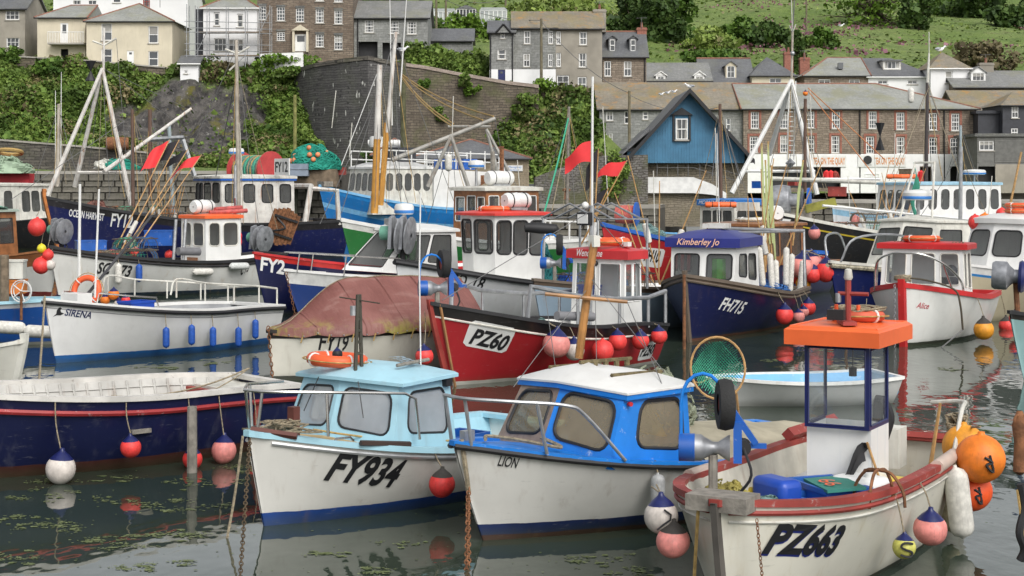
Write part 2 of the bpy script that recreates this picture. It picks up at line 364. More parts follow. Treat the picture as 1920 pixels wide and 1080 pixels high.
# ---- stone walls and quays
slate_dark = stonemat('dark_slate_rubble', (.075, .068, .06), (.16, .145, .12), (.03, .027, .024), .8, .24, .03, moss=.3, mosscol=(.07, .085, .03), white=.0)
slate_streak = stonemat('dark_slate_rubble_streaked', (.075, .072, .072), (.12, .115, .112), (.03, .029, .029), .8, .22, .03, moss=.12, white=.9)
brownwall = stonemat('brown_rubble', (.10, .08, .06), (.17, .14, .105), (.04, .034, .028), .75, .24, .03, moss=.55, mosscol=(.09, .10, .035), msc=.3)
quay_st = M('quay_stone', (.19, .175, .145), .88, var=.45, sc=1.4, bump=.5, bsc=14, streak=.5, scol=(.06, .065, .03), indiv=.55)
quay_core = M('quay_joint', (.085, .078, .066), .95, var=.3)
concrete = M('quay_concrete', (.36, .34, .30), .85, var=.25, sc=.7, bump=.25, bsc=20)
stone_meshes = []
for k in range(6):
    g = G(); j = lambda a: a * random.uniform(.93, 1.0)
    g.prism([(-.5 * j(1), 0, -.5 * j(1)), (.5 * j(1), 0, -.5 * j(1)), (.5 * j(1), 0, .5 * j(1)), (-.5 * j(1), 0, .5 * j(1))], (0, .3, 0)); 
    for i in range(4): g.v[i] = (g.v[i][0] * .95, g.v[i][1] - .06, g.v[i][2] * .9)
    stone_meshes.append(g.mesh('stone', quay_st, smooth=False))
def quay(name, label, px0, px1, d0, d1, ztop, zbot=-.8, course=.45, coping=True, depth=14, stones=True, xr=None):
    """a run of quay: core, coping and every block of its face"""
    a = Vector((PX(px0, d0), d0, 0)); b = Vector((PX(px1, d1), d1, 0)); L = (b - a).length; ang = math.atan2(b.y - a.y, b.x - a.x)
    root = tag(link(name, None, None, (a.x, a.y, 0), (0, 0, ang)), label, 'quay wall'); root['kind'] = 'structure'; del root['category']
    G().ab((0, .10, zbot), (L, depth, ztop - .004)).build('quay_core', quay_core, root, False)
    G().ab((0, -.08, ztop - .22), (L, depth, ztop)).build('quay_top', concrete, root, False)
    z = ztop - .22; i = 0
    while stones and z > max(zbot, -.2):
        hh = course * random.uniform(.85, 1.15); x = random.uniform(-.8, 0)
        while x < L:
            ww = random.uniform(.7, 1.7); x0, x1 = max(x, 0), min(x + ww, L)
            if x1 - x0 > .15:
                o = link('stone', random.choice(stone_meshes), root, ((x0 + x1) / 2, random.uniform(-.03, .03), z - hh / 2), None, (x1 - x0 - .012, 1, hh - .012)); i += 1
            x += ww
        z -= hh
    return root
quay('quay', 'coursed stone quay below the ivy bank, nets on top', -260, 640, 112, 108, 4.3)
quay('quay', 'low landing quay of weathered blocks behind the red flags', 905, 1235, 104, 102, 2.05, depth=26)
quay('quay', 'stone quay edge in front of the white shop front', 1335, 2150, 124, 118, 2.15, depth=30)
def slabwall(name, label, pts, thick, mat, cap=None, capmat=None):
    """wall from a list of (px, py_top, py_bottom, depth) columns"""
    r = thing(name, label, 'wall', P(pts[0][0], pts[0][2], pts[0][3])); o = r.location
    rows_t = []; rows_b = []
    fine = []
    for k in range(len(pts) - 1):
        for q in range(4): fine.append(tuple(pts[k][i] + (pts[k + 1][i] - pts[k][i]) * q / 4 for i in range(4)))
    fine.append(pts[-1])
    A = [P(px, a, d) - o for px, a, b, d in fine]; B = [P(px, b, d) - o for px, a, b, d in fine]; e = Vector((0, thick, 0))
    rows = [[B_, B_.lerp(A_, .33) , B_.lerp(A_, .66), A_, A_ + e, B_ + e] for A_, B_ in zip(A, B)]
    G().grid(rows).build('masonry', mat, r, True, 30)
    if cap:
        h = Vector((0, 0, cap)); f = Vector((0, -.12, 0))
        G().grid([[A_ + f, A_ + f + h, A_ + e - f + h, A_ + e - f] for A_ in A]).build('coping', capmat or concrete, r, False)
    return r
slabwall('retaining_wall', 'long dark harbour wall below the ivy bank', [(-260, 258, 345, 133), (0, 264, 345, 133), (150, 276, 345, 132), (300, 290, 345, 131), (330, 293, 345, 131)], 1.2, slate_dark, .15, concrete)
slabwall('retaining_wall', 'tall dark curved buttress wall streaked with bird droppings', [(548, 138, 335, 147), (590, 126, 335, 143), (640, 118, 335, 140), (690, 112, 340, 138.5), (735, 122, 340, 139), (765, 126, 340, 141)], 3, slate_streak, .35, slate_dark)
slabwall('retaining_wall', 'brown rubble wall with a sloping top below the terrace', [(757, 124, 335, 140), (800, 130, 335, 141), (850, 140, 335, 142), (900, 149, 335, 143), (950, 158, 335, 143.5), (1010, 165, 335, 144)], 2, brownwall, .3, stonemat('pale_coping', (.3, .24, .2), (.36, .3, .26), (.2, .17, .14), .5, .3))
slabwall('garden_wall', 'low stone garden wall below the cream house', [(30, 107, 150, 148.3), (170, 115, 160, 148.2), (310, 128, 165, 148.2)], .5, brownwall, .12, concrete)
slabwall('garden_wall', 'whitewashed garden wall beside the scaffolded house', [(488, 101, 134, 147), (568, 98, 134, 147)], .4, M('whitewash', (.78, .78, .76), .8, var=.12, bump=.4, bsc=6))
slabwall('harbour_wall', 'sloping rubble wall with ivy in front of the boathouse', [(1003, 332, 390, 108), (1070, 308, 390, 107), (1130, 292, 420, 106), (1215, 290, 425, 105)], 6, stonemat('cobbled_rubble', (.15, .14, .13), (.24, .23, .21), (.07, .06, .05), .28, .16, .03, moss=.6, mosscol=(.11, .12, .04), msc=.5))
slabwall('boathouse_plinth', 'stone plinth with white base carrying the blue boathouse', [(1214, 296, 425, 107), (1300, 296, 425, 107), (1402, 296, 425, 107)], 8, stonemat('plinth_stone', (.22, .19, .14), (.28, .24, .18), (.1, .09, .07), .5, .16, .02, moss=.3, mosscol=(.15, .14, .06)))
slabwall('ramp_wall', 'whitewashed ramp wall below the blue boathouse', [(1212, 332, 362, 106.6), (1300, 332, 362, 106.5), (1335, 345, 365, 106.4), (1362, 362, 372, 106.3)], .5, M('whitewash'))
# railing on the plinth
def railing(name, label, pts, h, n, mat, post=.03):
    r = thing(name, label, 'railing', pts[0]); o = Vector(pts[0]); q = [Vector(p) - o for p in pts]
    for k in (1., .55): G().tube([p + Vector((0, 0, h * k)) for p in q], post * .8, 5).build('rail', mat, r)
    tot = len(q) - 1
    for i in range(n + 1):
        f = i / n * tot; a = min(int(f), tot - 1); p = q[a].lerp(q[a + 1], f - a); G().tube([p, p + Vector((0, 0, h))], post, 5).build('post', mat, r)
railing('handrail', 'black iron handrail beside the boathouse steps', [P(1232, 330, 106.2), P(1300, 330, 106.2), P(1385, 356, 106.2)], 1.0, 7, wire)

# ================================================================ BUILDINGS
def wallgrid(g, W, Hh, holes, rev=.14):
    xs = sorted({0, W} | {q for h in holes for q in (h[0], h[2])}); zs = sorted({0, Hh} | {q for h in holes for q in (h[1], h[3])})
    xs = [q for q in xs if 0 <= q <= W]; zs = [q for q in zs if 0 <= q <= Hh]
    for i in range(len(xs) - 1):
        for j in range(len(zs) - 1):
            cx, cz = (xs[i] + xs[i + 1]) / 2, (zs[j] + zs[j + 1]) / 2
            if any(h[0] < cx < h[2] and h[1] < cz < h[3] for h in holes): continue
            g.poly([(xs[i], 0, zs[j]), (xs[i + 1], 0, zs[j]), (xs[i + 1], 0, zs[j + 1]), (xs[i], 0, zs[j + 1])])
    for x0, z0, x1, z1 in holes:
        for a, b in (((x0, z0), (x1, z0)), ((x1, z0), (x1, z1)), ((x1, z1), (x0, z1)), ((x0, z1), (x0, z0))):
            g.poly([(a[0], 0, a[1]), (a[0], rev, a[1]), (b[0], rev, b[1]), (b[0], 0, b[1])])
WM = {}; curtm = M('net_curtain', (.40, .39, .36), .8, indiv=.6)
whitewin = M('window_paint', (.8, .8, .78), .45, var=.05)
def window(parent, x0, z0, x1, z1, style='s22', y=.06, fm=None, sill=True, glassm=None):
    w_, h_ = x1 - x0, z1 - z0; key = (round(w_, 1), round(h_, 1), style, id(fm))
    if key not in WM:
        W_, H_ = key[0], key[1]; g = G(); b = .075
        g.ab((-W_ / 2, 0, 0), (-W_ / 2 + b, .06, H_)); g.ab((W_ / 2 - b, 0, 0), (W_ / 2, .06, H_)); g.ab((-W_ / 2 + b, 0, 0), (W_ / 2 - b, .06, b)); g.ab((-W_ / 2 + b, 0, H_ - b), (W_ / 2 - b, .06, H_))
        nx, nz = int(style[1]), int(style[2])
        if style[0] == 's': g.ab((-W_ / 2 + b, -.01, H_ * .5 - .035), (W_ / 2 - b, .05, H_ * .5 + .035))
        for i in range(1, nx): x = -W_ / 2 + W_ * i / nx; g.ab((x - .02, .01, b), (x + .02, .045, H_ - b))
        for i in range(1, nz):
            if style[0] == 's' and 2 * i == nz: continue
            z = H_ * i / nz; g.ab((-W_ / 2 + b, .012, z - .018), (W_ / 2 - b, .043, z + .018))
        pg = G(); pg.poly([(-W_ / 2 + .03, .07, .03), (W_ / 2 - .03, .07, .03), (W_ / 2 - .03, .07, H_ - .03), (-W_ / 2 + .03, .07, H_ - .03)])
        sg = G(); sg.ab((-W_ / 2 - .08, -.14, -.09), (W_ / 2 + .08, .03, -.005))
        WM[key] = (g.mesh('window', fm or whitewin, False), pg.mesh('pane', hglass, False), sg.mesh('sill', concrete, False), G().poly([(-W_ / 2 + .05, .066, H_ * .55), (W_ / 2 - .05, .066, H_ * .55), (W_ / 2 - .05, .066, H_ - .05), (-W_ / 2 + .05, .066, H_ - .05)]).mesh('curtain', curtm, False), G().poly([(-W_ / 2 + .05, .066, .05), (-W_ / 2 + .05 + W_ * .2, .066, .05), (-W_ / 2 + .05 + W_ * .12, .066, H_ - .05), (-W_ / 2 + .05, .066, H_ - .05)]).poly([(W_ / 2 - .05 - W_ * .2, .066, .05), (W_ / 2 - .05, .066, .05), (W_ / 2 - .05, .066, H_ - .05), (W_ / 2 - .05 - W_ * .12, .066, H_ - .05)]).mesh('curtain', curtm, False))
    m = WM[key]; o = link('window', m[0], parent, ((x0 + x1) / 2, y, z0)); link('pane', m[1], o)
    q = random.random()
    if q < .55: link('curtain', m[3 if q < .25 else 4], o)
    if sill: link('sill', m[2], o)
    return o
sl_grey = stonemat('slate_roof_grey', (.20, .205, .20), (.25, .25, .24), (.12, .12, .12), .32, .22, .01, moss=.35, mosscol=(.22, .215, .12), plane='R', rough=.6, bumps=.3)
sl_dark = stonemat('slate_roof_dark', (.125, .13, .14), (.16, .165, .17), (.07, .07, .075), .32, .22, .01, moss=.25, mosscol=(.15, .15, .10), plane='R', rough=.55, bumps=.3)
sl_orange = stonemat('slate_roof_lichen', (.22, .195, .15), (.27, .24, .19), (.13, .12, .10), .32, .22, .01, moss=.5, mosscol=(.25, .20, .08), lich=.75, plane='R', rough=.7, bumps=.3)
sl_green = stonemat('slate_roof_pale', (.28, .29, .265), (.33, .335, .31), (.19, .19, .18), .32, .22, .01, moss=.5, mosscol=(.24, .235, .12), plane='R', rough=.6, bumps=.25)
terra = M('terracotta', (.27, .125, .085), .8, var=.3)
def wslate(k, a): return stonemat(k, sc3((.22, .225, .215), a), sc3((.32, .325, .31), a), sc3((.13, .13, .125), a), .45, .24, .012, moss=.2, mosscol=(.2, .2, .15))
hung = wslate('hung_slate', 1.0); hung_d = wslate('hung_slate_dark', .55)
stone_b = stonemat('brown_stone', (.15, .11, .08), (.25, .2, .15), (.09, .08, .07), .6, .2, .025)
stone_g = stonemat('grey_brown_stone', (.20, .16, .12), (.33, .27, .21), (.12, .10, .08), .6, .2, .025)
cream = M('cream_render', (.62, .56, .43), .85, var=.12, sc=.5, streak=.35, scol=(.38, .34, .22), bump=.1)
wrender = M('white_render', (.78, .78, .78), .8, var=.06, sc=.6, streak=.12, scol=(.5, .5, .48))
grender = M('grey_render', (.30, .275, .23), .9, var=.22, sc=.6, streak=.3, scol=(.2, .18, .15), bump=.2)
blueboard = M('blue_boarding', (.055, .185, .31), .6, var=.16, sc=1.4, streak=.25, scol=(.04, .10, .16))
darkclad = M('black_cladding', (.035, .037, .045), .6, var=.25)
brickm = M('red_brick_trim', (.29, .12, .085), .85, var=.3, sc=8)

def building(name, label, px0, px1, pyb, pye, d, dep, roof, pyr, wm, rm, wins=(), found=2.5, ov=.25, rev=.14, doors=(), ins=.5, ridge=None, holes=(), cat='house', yaw=0, chim=(), pipes=()):
    xc = PX((px0 + px1) / 2, d); W = (px1 - px0) / F * d; zb = PZ(pyb, d) - found; ze = PZ(pye, d) - zb
    r = thing(name, label, cat, (xc, d, zb), yaw); X = lambda px: PX(px, d) - xc; Z = lambda py: PZ(py, d) - zb
    hl = [(X(a) + W / 2, Z(q1), X(b) + W / 2, Z(q0)) for a, b, q0, q1, *_ in list(wins) + list(doors) + list(holes)]
    hl = [(max(.05, a), max(.05, b), min(W - .05, c), min(ze - .02, e)) for a, b, c, e in hl]
    g = G(); g.m = Matrix.Translation((-W / 2, 0, 0)); wallgrid(g, W, ze, hl, rev); g.m = None
    for s in (-1, 1): g.poly([(s * W / 2, 0, 0), (s * W / 2, dep, 0), (s * W / 2, dep, ze), (s * W / 2, 0, ze)])
    g.poly([(-W / 2, dep, 0), (W / 2, dep, 0), (W / 2, dep, ze), (-W / 2, dep, ze)])
    zr = PZ(pyr, d + (dep / 2 if roof != 'gf' else 0)) - zb
    if roof == 'gx':
        for s in (-1, 1): g.poly([(s * W / 2, 0, ze), (s * W / 2, dep, ze), (s * W / 2, dep / 2, zr - .1)])
    if roof == 'gf': g.poly([(-W / 2, 0, ze), (W / 2, 0, ze), (0, 0, zr - .1)])
    g.build('wall', wm, r, False)
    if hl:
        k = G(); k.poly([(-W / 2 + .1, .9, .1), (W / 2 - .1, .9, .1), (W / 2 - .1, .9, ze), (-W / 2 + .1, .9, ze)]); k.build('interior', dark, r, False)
    q = G(); th = .14
    if roof == 'gx':
        sl = (zr - ze) / (dep / 2); e0 = (-W / 2 - ov, -ov, ze - sl * ov)
        for sg in (0, 1):
            yy = -ov if sg == 0 else dep + ov
            q.prism([(-W / 2 - ov, yy, ze - sl * ov), (W / 2 + ov, yy, ze - sl * ov), (W / 2 + ov, dep / 2, zr), (-W / 2 - ov, dep / 2, zr)], (0, 0, th))
    elif roof == 'gf':
        sl = (zr - ze) / (W / 2)
        for s in (-1, 1): q.prism([(s * (W / 2 + ov), -ov * 1.6, ze - sl * ov), (0, -ov * 1.6, zr), (0, dep + ov, zr), (s * (W / 2 + ov), dep + ov, ze - sl * ov)], (0, 0, th))
    elif roof == 'hip':
        i = ins * dep; x0, x1, y0, y1 = -W / 2 - ov, W / 2 + ov, -ov, dep + ov; zz = ze - .05
        il, ir = (i, i) if not isinstance(ins, tuple) else (ins[0] * dep, ins[1] * dep)
        if isinstance(ins, tuple): pass
        mx = (x1 - x0) / 2 - .02; il, ir = min(il, mx), min(ir, mx); a, b = (x0 + il, dep / 2, zr), (x1 - ir, dep / 2, zr)
        q.poly([(x0, y0, zz), (x1, y0, zz), b, a]); q.poly([(x1, y1, zz), (x0, y1, zz), a, b]); q.poly([(x0, y1, zz), (x0, y0, zz), a]); q.poly([(x1, y0, zz), (x1, y1, zz), b])
        q.poly([(x0, y0, zz), (x0, y1, zz), (x1, y1, zz), (x1, y0, zz)])
    elif roof == 'flat': q.ab((-W / 2 - ov, -ov, ze), (W / 2 + ov, dep + ov, ze + .25))
    rf = q.build('roof', rm, r, False)
    if ridge:
        k = G()
        if roof == 'gx': k.tube([(-W / 2 - ov, dep / 2, zr + th), (W / 2 + ov, dep / 2, zr + th)], .1, 6)
        elif roof == 'hip':
            k.tube([(x0, y0, zz), a, b, (x1, y0, zz)], .085, 6)
        elif roof == 'gf': k.tube([(0, -ov * 1.6, zr + th), (0, dep, zr + th)], .12, 6)
        k.build('ridge_tiles', ridge, rf)
    if roof in ('gx', 'hip') and ze > 1:
        G().tube([(-W / 2 - ov, -ov - .06, ze - .12), (W / 2 + ov, -ov - .06, ze - .12)], .07, 6).build('gutter', black if wm is not wrender else whitewin, r)
    for a, b, q0, q1, *st in wins:
        window(r, X(a), Z(q1), X(b), Z(q0), st[0] if st else 's22', fm=st[1] if len(st) > 1 else None)
    for a, b, q0, q1, *st in doors:
        k = G(); k.ab((X(a), .05, Z(q1)), (X(b), .12, Z(q0))); dm = k.build('door', st[0] if st else whitewin, r, False)
        if len(st) > 1: G().ab((X(a) + .2, .03, Z(q1) + .9), (X(b) - .2, .049, Z(q0) - .15)).build('pane', hglass, dm, False)
    for px, w_, pt, pots in chim:
        k = G(); zt_ = PZ(pt, d + dep / 2) - zb; x = (PX(px, d + dep / 2) - xc); k.ab((x - w_ / 2, dep / 2 - .4, ze), (x + w_ / 2, dep / 2 + .4, zt_)); k.ab((x - w_ / 2 - .06, dep / 2 - .46, zt_ - .25), (x + w_ / 2 + .06, dep / 2 + .46, zt_ - .1))
        c = k.build('chimney', brickm if pots == 'b' else grender, r, False)
        k = G(); k.lathe([(.12, 0), (.14, .05), (.11, .45), (.13, .5)], 8, (x, dep / 2, zt_)); k.build('chimney_pot', terra, c)
    for px in pipes: G().tube([(X(px), -.09, .2), (X(px), -.09, ze - .1)], .06, 6).build('downpipe', black, r)
    r['_i'] = 0
    return r, X, Z, W, dep, ze, zr
def dormer(B, px0, px1, pyt, pyb, wst='c22', roofm=None, wallm=None, gable=True, dd=None, fm=None, yoff=.6):
    r, X, Z, W, dep, ze, zr = B; x0, x1 = X(px0), X(px1); z0, z1 = Z(pyb), Z(pyt); sl = (zr - ze) / (dep / 2)
    y = max(.05, (z0 - ze) / sl - .05); g = G(); yd = (z1 - ze) / sl + .6
    g.m = Matrix.Translation((x0, y, z0)); wallgrid(g, x1 - x0, z1 - z0, [(.12, .1, x1 - x0 - .12, z1 - z0 - .05)], .1); g.m = None
    for x in (x0, x1): g.poly([(x, y, z0), (x, yd, z0), (x, yd, z1), (x, y, z1)])
    hh = (x1 - x0) * .38
    if gable: g.poly([(x0, y, z1), (x1, y, z1), ((x0 + x1) / 2, y, z1 + hh)])
    o = g.build('dormer', wallm or whitewin, r, False); q = G()
    if gable:
        for s, xx in ((-1, x0), (1, x1)): q.prism([(xx + s * .15, y - .15, z1 - .1), ((x0 + x1) / 2, y - .15, z1 + hh), ((x0 + x1) / 2, yd + .9, z1 + hh), (xx + s * .15, yd + .9, z1 - .1)], (0, 0, .09))
    else: q.ab((x0 - .15, y - .2, z1), (x1 + .15, yd + .4, z1 + .12))
    q.build('dormer_roof', roofm or sl_dark, o, False)
    window(o, x0 + .12, z0 + .1, x1 - .12, z1 - .05, wst, y=y + .04, sill=False)

W4 = lambda xs, y0, y1, w, st='s22': [(x, x + w, y0, y1, st) for x in xs]
# --- left terrace
building('house', 'grey rendered cottage at the far left edge of the terrace', -60, 47, 100, 16, 152, 7, 'gx', -14, grender, sl_dark, [(10, 36, 20, 37, 'c32'), (12, 36, 71, 88, 'c32')])
building('house', 'big white house standing behind the cream one', 100, 352, 100, -12, 164, 8, 'gx', -45, wrender, sl_grey, [(136, 152, -8, 9, 's22'), (165, 181, -8, 9, 's22'), (212, 226, -10, 5, 's12'), (268, 281, -10, 16, 's23', dred)])
B = building('house', 'cream rendered house with hipped slate roof and terracotta hips', 162, 323, 140, 39, 149, 8, 'hip', 7, cream, sl_green, [(190, 210, 44, 76, 's12'), (278, 297, 49, 81, 's12'), (190, 210, 92, 118, 's12'), (278, 297, 96, 124, 's12')], ridge=terra, ins=.55, doors=[(238, 251, 95, 120, whitewin, 1)])
B = building('house_wing', 'cream wing with an iron balcony joined to the hipped house', 70, 160, 130, 32, 150.5, 7, 'hip', 10, cream, sl_green, [], ridge=terra, ins=(.55, .0), doors=[(113, 128, 43, 80, whitewin, 1)], holes=[(114, 128, 92, 112)])
r, X, Z = B[:3]
G().ab((X(96), -1.2, Z(85)), (X(163), 0, Z(82))).build('balcony_floor', concrete, r, False)
for i in range(24): xx = X(96) + (X(163) - X(96)) * i / 23; G().tube([(xx, -1.15, Z(82)), (xx, -1.15, Z(62))], .02, 4).build('baluster', whitewin, r)
G().tube([(X(96), -1.15, Z(62)), (X(163), -1.15, Z(62))], .035, 5).build('handrail', whitewin, r)
B = building('house', 'white house wrapped in scaffolding', 381, 482, 134, 14, 150, 7.5, 'hip', -12, wrender, sl_green, [(401, 412, 23, 48, 's12'), (444, 456, 26, 51, 's12'), (401, 425, 72, 96, 'c32'), (428, 456, 74, 96, 'c32'), (456, 465, 117, 135, 'c12')], ins=.4, ridge=terra)
G().ab((B[1](365), .5, B[2](130)), (B[1](381), 5, B[2](16))).build('side_wall', darkclad, B[0], False)
def scaffold():
    o = P(350, 134, 148.2); r = thing('scaffolding', 'steel tube scaffolding with plank lifts round the white house', 'scaffolding', o)
    q = lambda px, py, dy=0: P(px, py, 148.2) - o + Vector((0, dy, 0))
    for px in (350, 366, 388, 424, 460, 487, 506):
        for dy in (0, 1.2): G().tube([q(px, 140, dy), q(px, 8 + (px % 7), dy)], .04, 5).build('standard', steel, r)
    for py in (40, 52, 60, 82, 94, 104): G().tube([q(346, py), q(510, py + 3)], .035, 5).build('ledger', steel, r)
    for py in (60, 104):
        for k in range(3): G().ab(q(372, py + 1, .1 + k * .35), Vector(q(508, py - 1.2, .4 + k * .35))).build('plank', oldwood, r, False)
    for a, b in (((366, 104), (388, 60)), ((424, 140), (460, 104)), ((487, 60), (506, 20))): G().tube([q(*a), q(*b)], .035, 5).build('brace', steel, r)
scaffold()
building('shed', 'small whitewashed lean-to shed beside the scaffolding', 338, 372, 145, 118, 147, 3, 'gx', 107, wrender, sl_dark, [(345, 352, 132, 138, 'c11')], cat='shed', found=1)
B = building('house', 'brown stone town house with white sash windows and pedimented door', 482, 662, 112, -30, 151, 9, 'gx', -60, stone_b, sl_dark,
    [(x, x + 15, y0, y1, 's34') for x, y0, y1 in ((484, 11, 37), (519, 13, 39), (555, 15, 41), (592, 17, 43), (627, 19, 45), (592, 64, 88), (627, 66, 93), (519, 60, 76), (592, -14, 2), (627, -12, 4))], doors=[(553, 575, 64, 96, whitewin, 1)], rev=.2)
r, X, Z = B[:3]
for x, y in ((483, 7), (518, 9), (554, 11), (591, 13), (626, 15), (591, 60), (626, 62), (518, 55)): G().ab((X(x), -.05, Z(y + 4)), (X(x + 17), .02, Z(y))).build('lintel', hung_d, r, False)
G().prism([(X(547), -.5, Z(58)), (X(581), -.5, Z(58)), (X(564), -.5, Z(47))], (0, .5, 0)).build('pediment', cream, r, False)
for x in (549, 575): G().ab((X(x), -.4, Z(98)), (X(x + 4), -.02, Z(58))).build('column', cream, r, False)
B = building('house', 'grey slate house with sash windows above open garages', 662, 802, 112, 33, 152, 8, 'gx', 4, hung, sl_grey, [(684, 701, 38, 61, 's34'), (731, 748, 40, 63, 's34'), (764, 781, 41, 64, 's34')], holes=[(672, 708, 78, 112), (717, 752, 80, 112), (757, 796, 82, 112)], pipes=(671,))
building('outbuilding', 'low slate-roofed outbuilding beside the garages', 797, 885, 92, 76, 158, 4, 'gx', 56, hung, sl_dark, cat='outbuilding')
def greenhouse(px0, px1, pyb, pye, pyr, d, label, solid=None):
    o = P((px0 + px1) / 2, pyb, d); W = (px1 - px0) / F * d; r = thing('greenhouse' if not solid else 'garden_cabin', label, 'greenhouse' if not solid else 'cabin', o); he = PZ(pye, d) - o.z; hr = PZ(pyr, d) - o.z
    body = G(); body.ab((-W / 2, 0, -1.5), (W / 2, 3, he)); body.build('wall' if solid else 'glazing', solid or glassf, r, False)
    q = G(); q.prism([(-W / 2 - .1, -.1, he), (W / 2 + .1, -.1, he), (W / 2 * .1, -.1, hr) if solid else (W / 2 - .2, -.1, hr), (-W / 2 * .1, -.1, hr) if solid else (-W / 2 + .2, -.1, hr)], (0, 3.2, 0)); q.build('roof', sl_dark if solid else glassf, r, False)
    n = 6
    for i in range(n + 1): x = -W / 2 + W * i / n; G().ab((x - .04, -.05, 0), (x + .04, .01, he)).build('glazing_bar', whitewin, r, False)
    G().ab((-W / 2, -.06, he - .06), (W / 2, .01, he + .06)).build('eave_bar', whitewin, r, False)
greenhouse(806, 855, 42, 22, 16, 192, 'white framed greenhouse left of the black garden cabin'); greenhouse(900, 950, 36, 20, 14, 194, 'white polytunnel greenhouse right of the black garden cabin'); greenhouse(856, 892, 36, 17, 10, 190, 'black garden cabin with white windows between the greenhouses', darkclad)
# --- middle terrace
B = building('house', 'tall slate-hung terrace house with white ground floor', 963, 1042, 166, 52, 148, 8, 'gx', 24, hung, sl_orange, [(982, 995, 58, 82), (1028, 1037, 58, 82), (981, 994, 100, 125), (1028, 1036, 100, 125), (979, 993, 143, 162)], chim=())
G().ab((B[1](963), -.05, .2), (B[1](1042), -.02, B[2](130))).build('white_render_band', wrender, B[0], False)
B = building('house', 'grey rendered terrace house with lichened roof', 1042, 1129, 185, 53, 148, 8, 'gx', 24, grender, sl_orange, [(1043, 1052, 58, 83), (1086, 1101, 59, 84), (1043, 1052, 99, 125), (1085, 1100, 100, 126), (1083, 1100, 144, 171), (1040 + 4, 1067, 141, 166, 'c22')], chim=((1124, 1.2, 18, 'g'),))
B = building('house', 'narrow slate-hung house with a small gable and dark door', 918, 963, 160, 60, 147.5, 7, 'gx', 41, hung, sl_dark, [(933, 949, 93, 111, 's12'), (938, 947, 57, 72, 's12')], doors=[(934, 947, 131, 156, navy, 1)], pipes=(920, 961))
G().ab((B[1](918), -.05, .2), (B[1](933.6), -.02, B[2](130))).build('white_render_band', wrender, B[0], False); G().ab((B[1](947.4), -.05, .2), (B[1](963), -.02, B[2](130))).build('white_render_band', wrender, B[0], False)
G().prism([(B[1](931), -.35, B[2](62)), (B[1](957), -.35, B[2](62)), (B[1](944), -.35, B[2](47))], (0, 2.5, 0)).build('gable', hung, B[0], False)
for s in (929, 959): G().tube([(B[1](s), -.4, B[2](63)), (B[1](944), -.4, B[2](46))], .09, 4).build('bargeboard', black, B[0])
B = building('house', 'brown stone house with grey slate mansard and two white dormers', 1130, 1212, 175, 106, 149, 7, 'gx', 62, stone_g, sl_dark, [(1133, 1146, 114, 143), (1170, 1184, 115, 143)], chim=((1203, .9, 52, 'b'),), ridge=terra, pipes=(1209,))
for a, b in ((1142, 1156), (1181, 1195)): dormer(B, a, b, 71, 97, 's12', sl_dark, sl_dark)
# --- right terrace behind the long store
B = building('cottage_row', 'row of cottages with two small white gabled dormers', 1212, 1332, 175, 151, 158, 7, 'gx', 120, stone_b, sl_grey, [])
for a, b in ((1230, 1248), (1302, 1321)): dormer(B, a, b, 141, 158, 'c22', whitewin)
B = building('house', 'grey roofed house with one cream dormer and orange ridge', 1318, 1412, 178, 156, 160, 7, 'gx', 112, wrender, sl_dark, [], ridge=terra)
dormer(B, 1362, 1382, 122, 147, 'c22', sl_dark, cream)
building('house', 'cream walled house with mossy hipped slate roof', 1410, 1490, 178, 141, 159, 8, 'hip', 107, cream, sl_dark, [(1443, 1465, 146, 156, 'c21')], ins=.45, chim=((1478, .9, 98, 'b'),))
B = building('house', 'pale slate house with skylight and brick chimney, left of a pair', 1508, 1628, 178, 141, 160, 9, 'hip', 108, stone_g, sl_green, [(1535, 1557, 148, 158, 'c21'), (1592, 1612, 149, 158, 'c21')], ins=(.75, 0), ridge=terra, chim=((1508, 1.0, 108, 'b'),))
G().ab((B[1](1576), 1.0, B[2](128)), (B[1](1585), 1.6, B[2](116))).build('skylight', hglass, B[0], False)
B = building('house', 'mottled brown roofed house with wide roof window, right of a pair', 1628, 1752, 178, 143, 160, 9, 'hip', 109, wrender, sl_dark, [(1646, 1664, 150, 158, 'c21'), (1702, 1720, 150, 158, 'c21')], ins=(0, .75))
dormer(B, 1662, 1696, 112, 129, 'c41', sl_dark, offw, False)
building('house', 'tall white house with small hipped roof and perched gull', 1745, 1818, 180, 127, 158, 6, 'hip', 98, wrender, sl_orange, [(1772, 1786, 133, 156, 's12')], ins=.5)
B = building('house', 'stone cottage with a white gabled dormer at the far right', 1790, 1960, 182, 163, 156, 8, 'gx', 135, stone_b, sl_grey, [], chim=((1848, 1.4, 118, 'g'),))
dormer(B, 1828, 1855, 134, 152, 'c31', sl_grey)
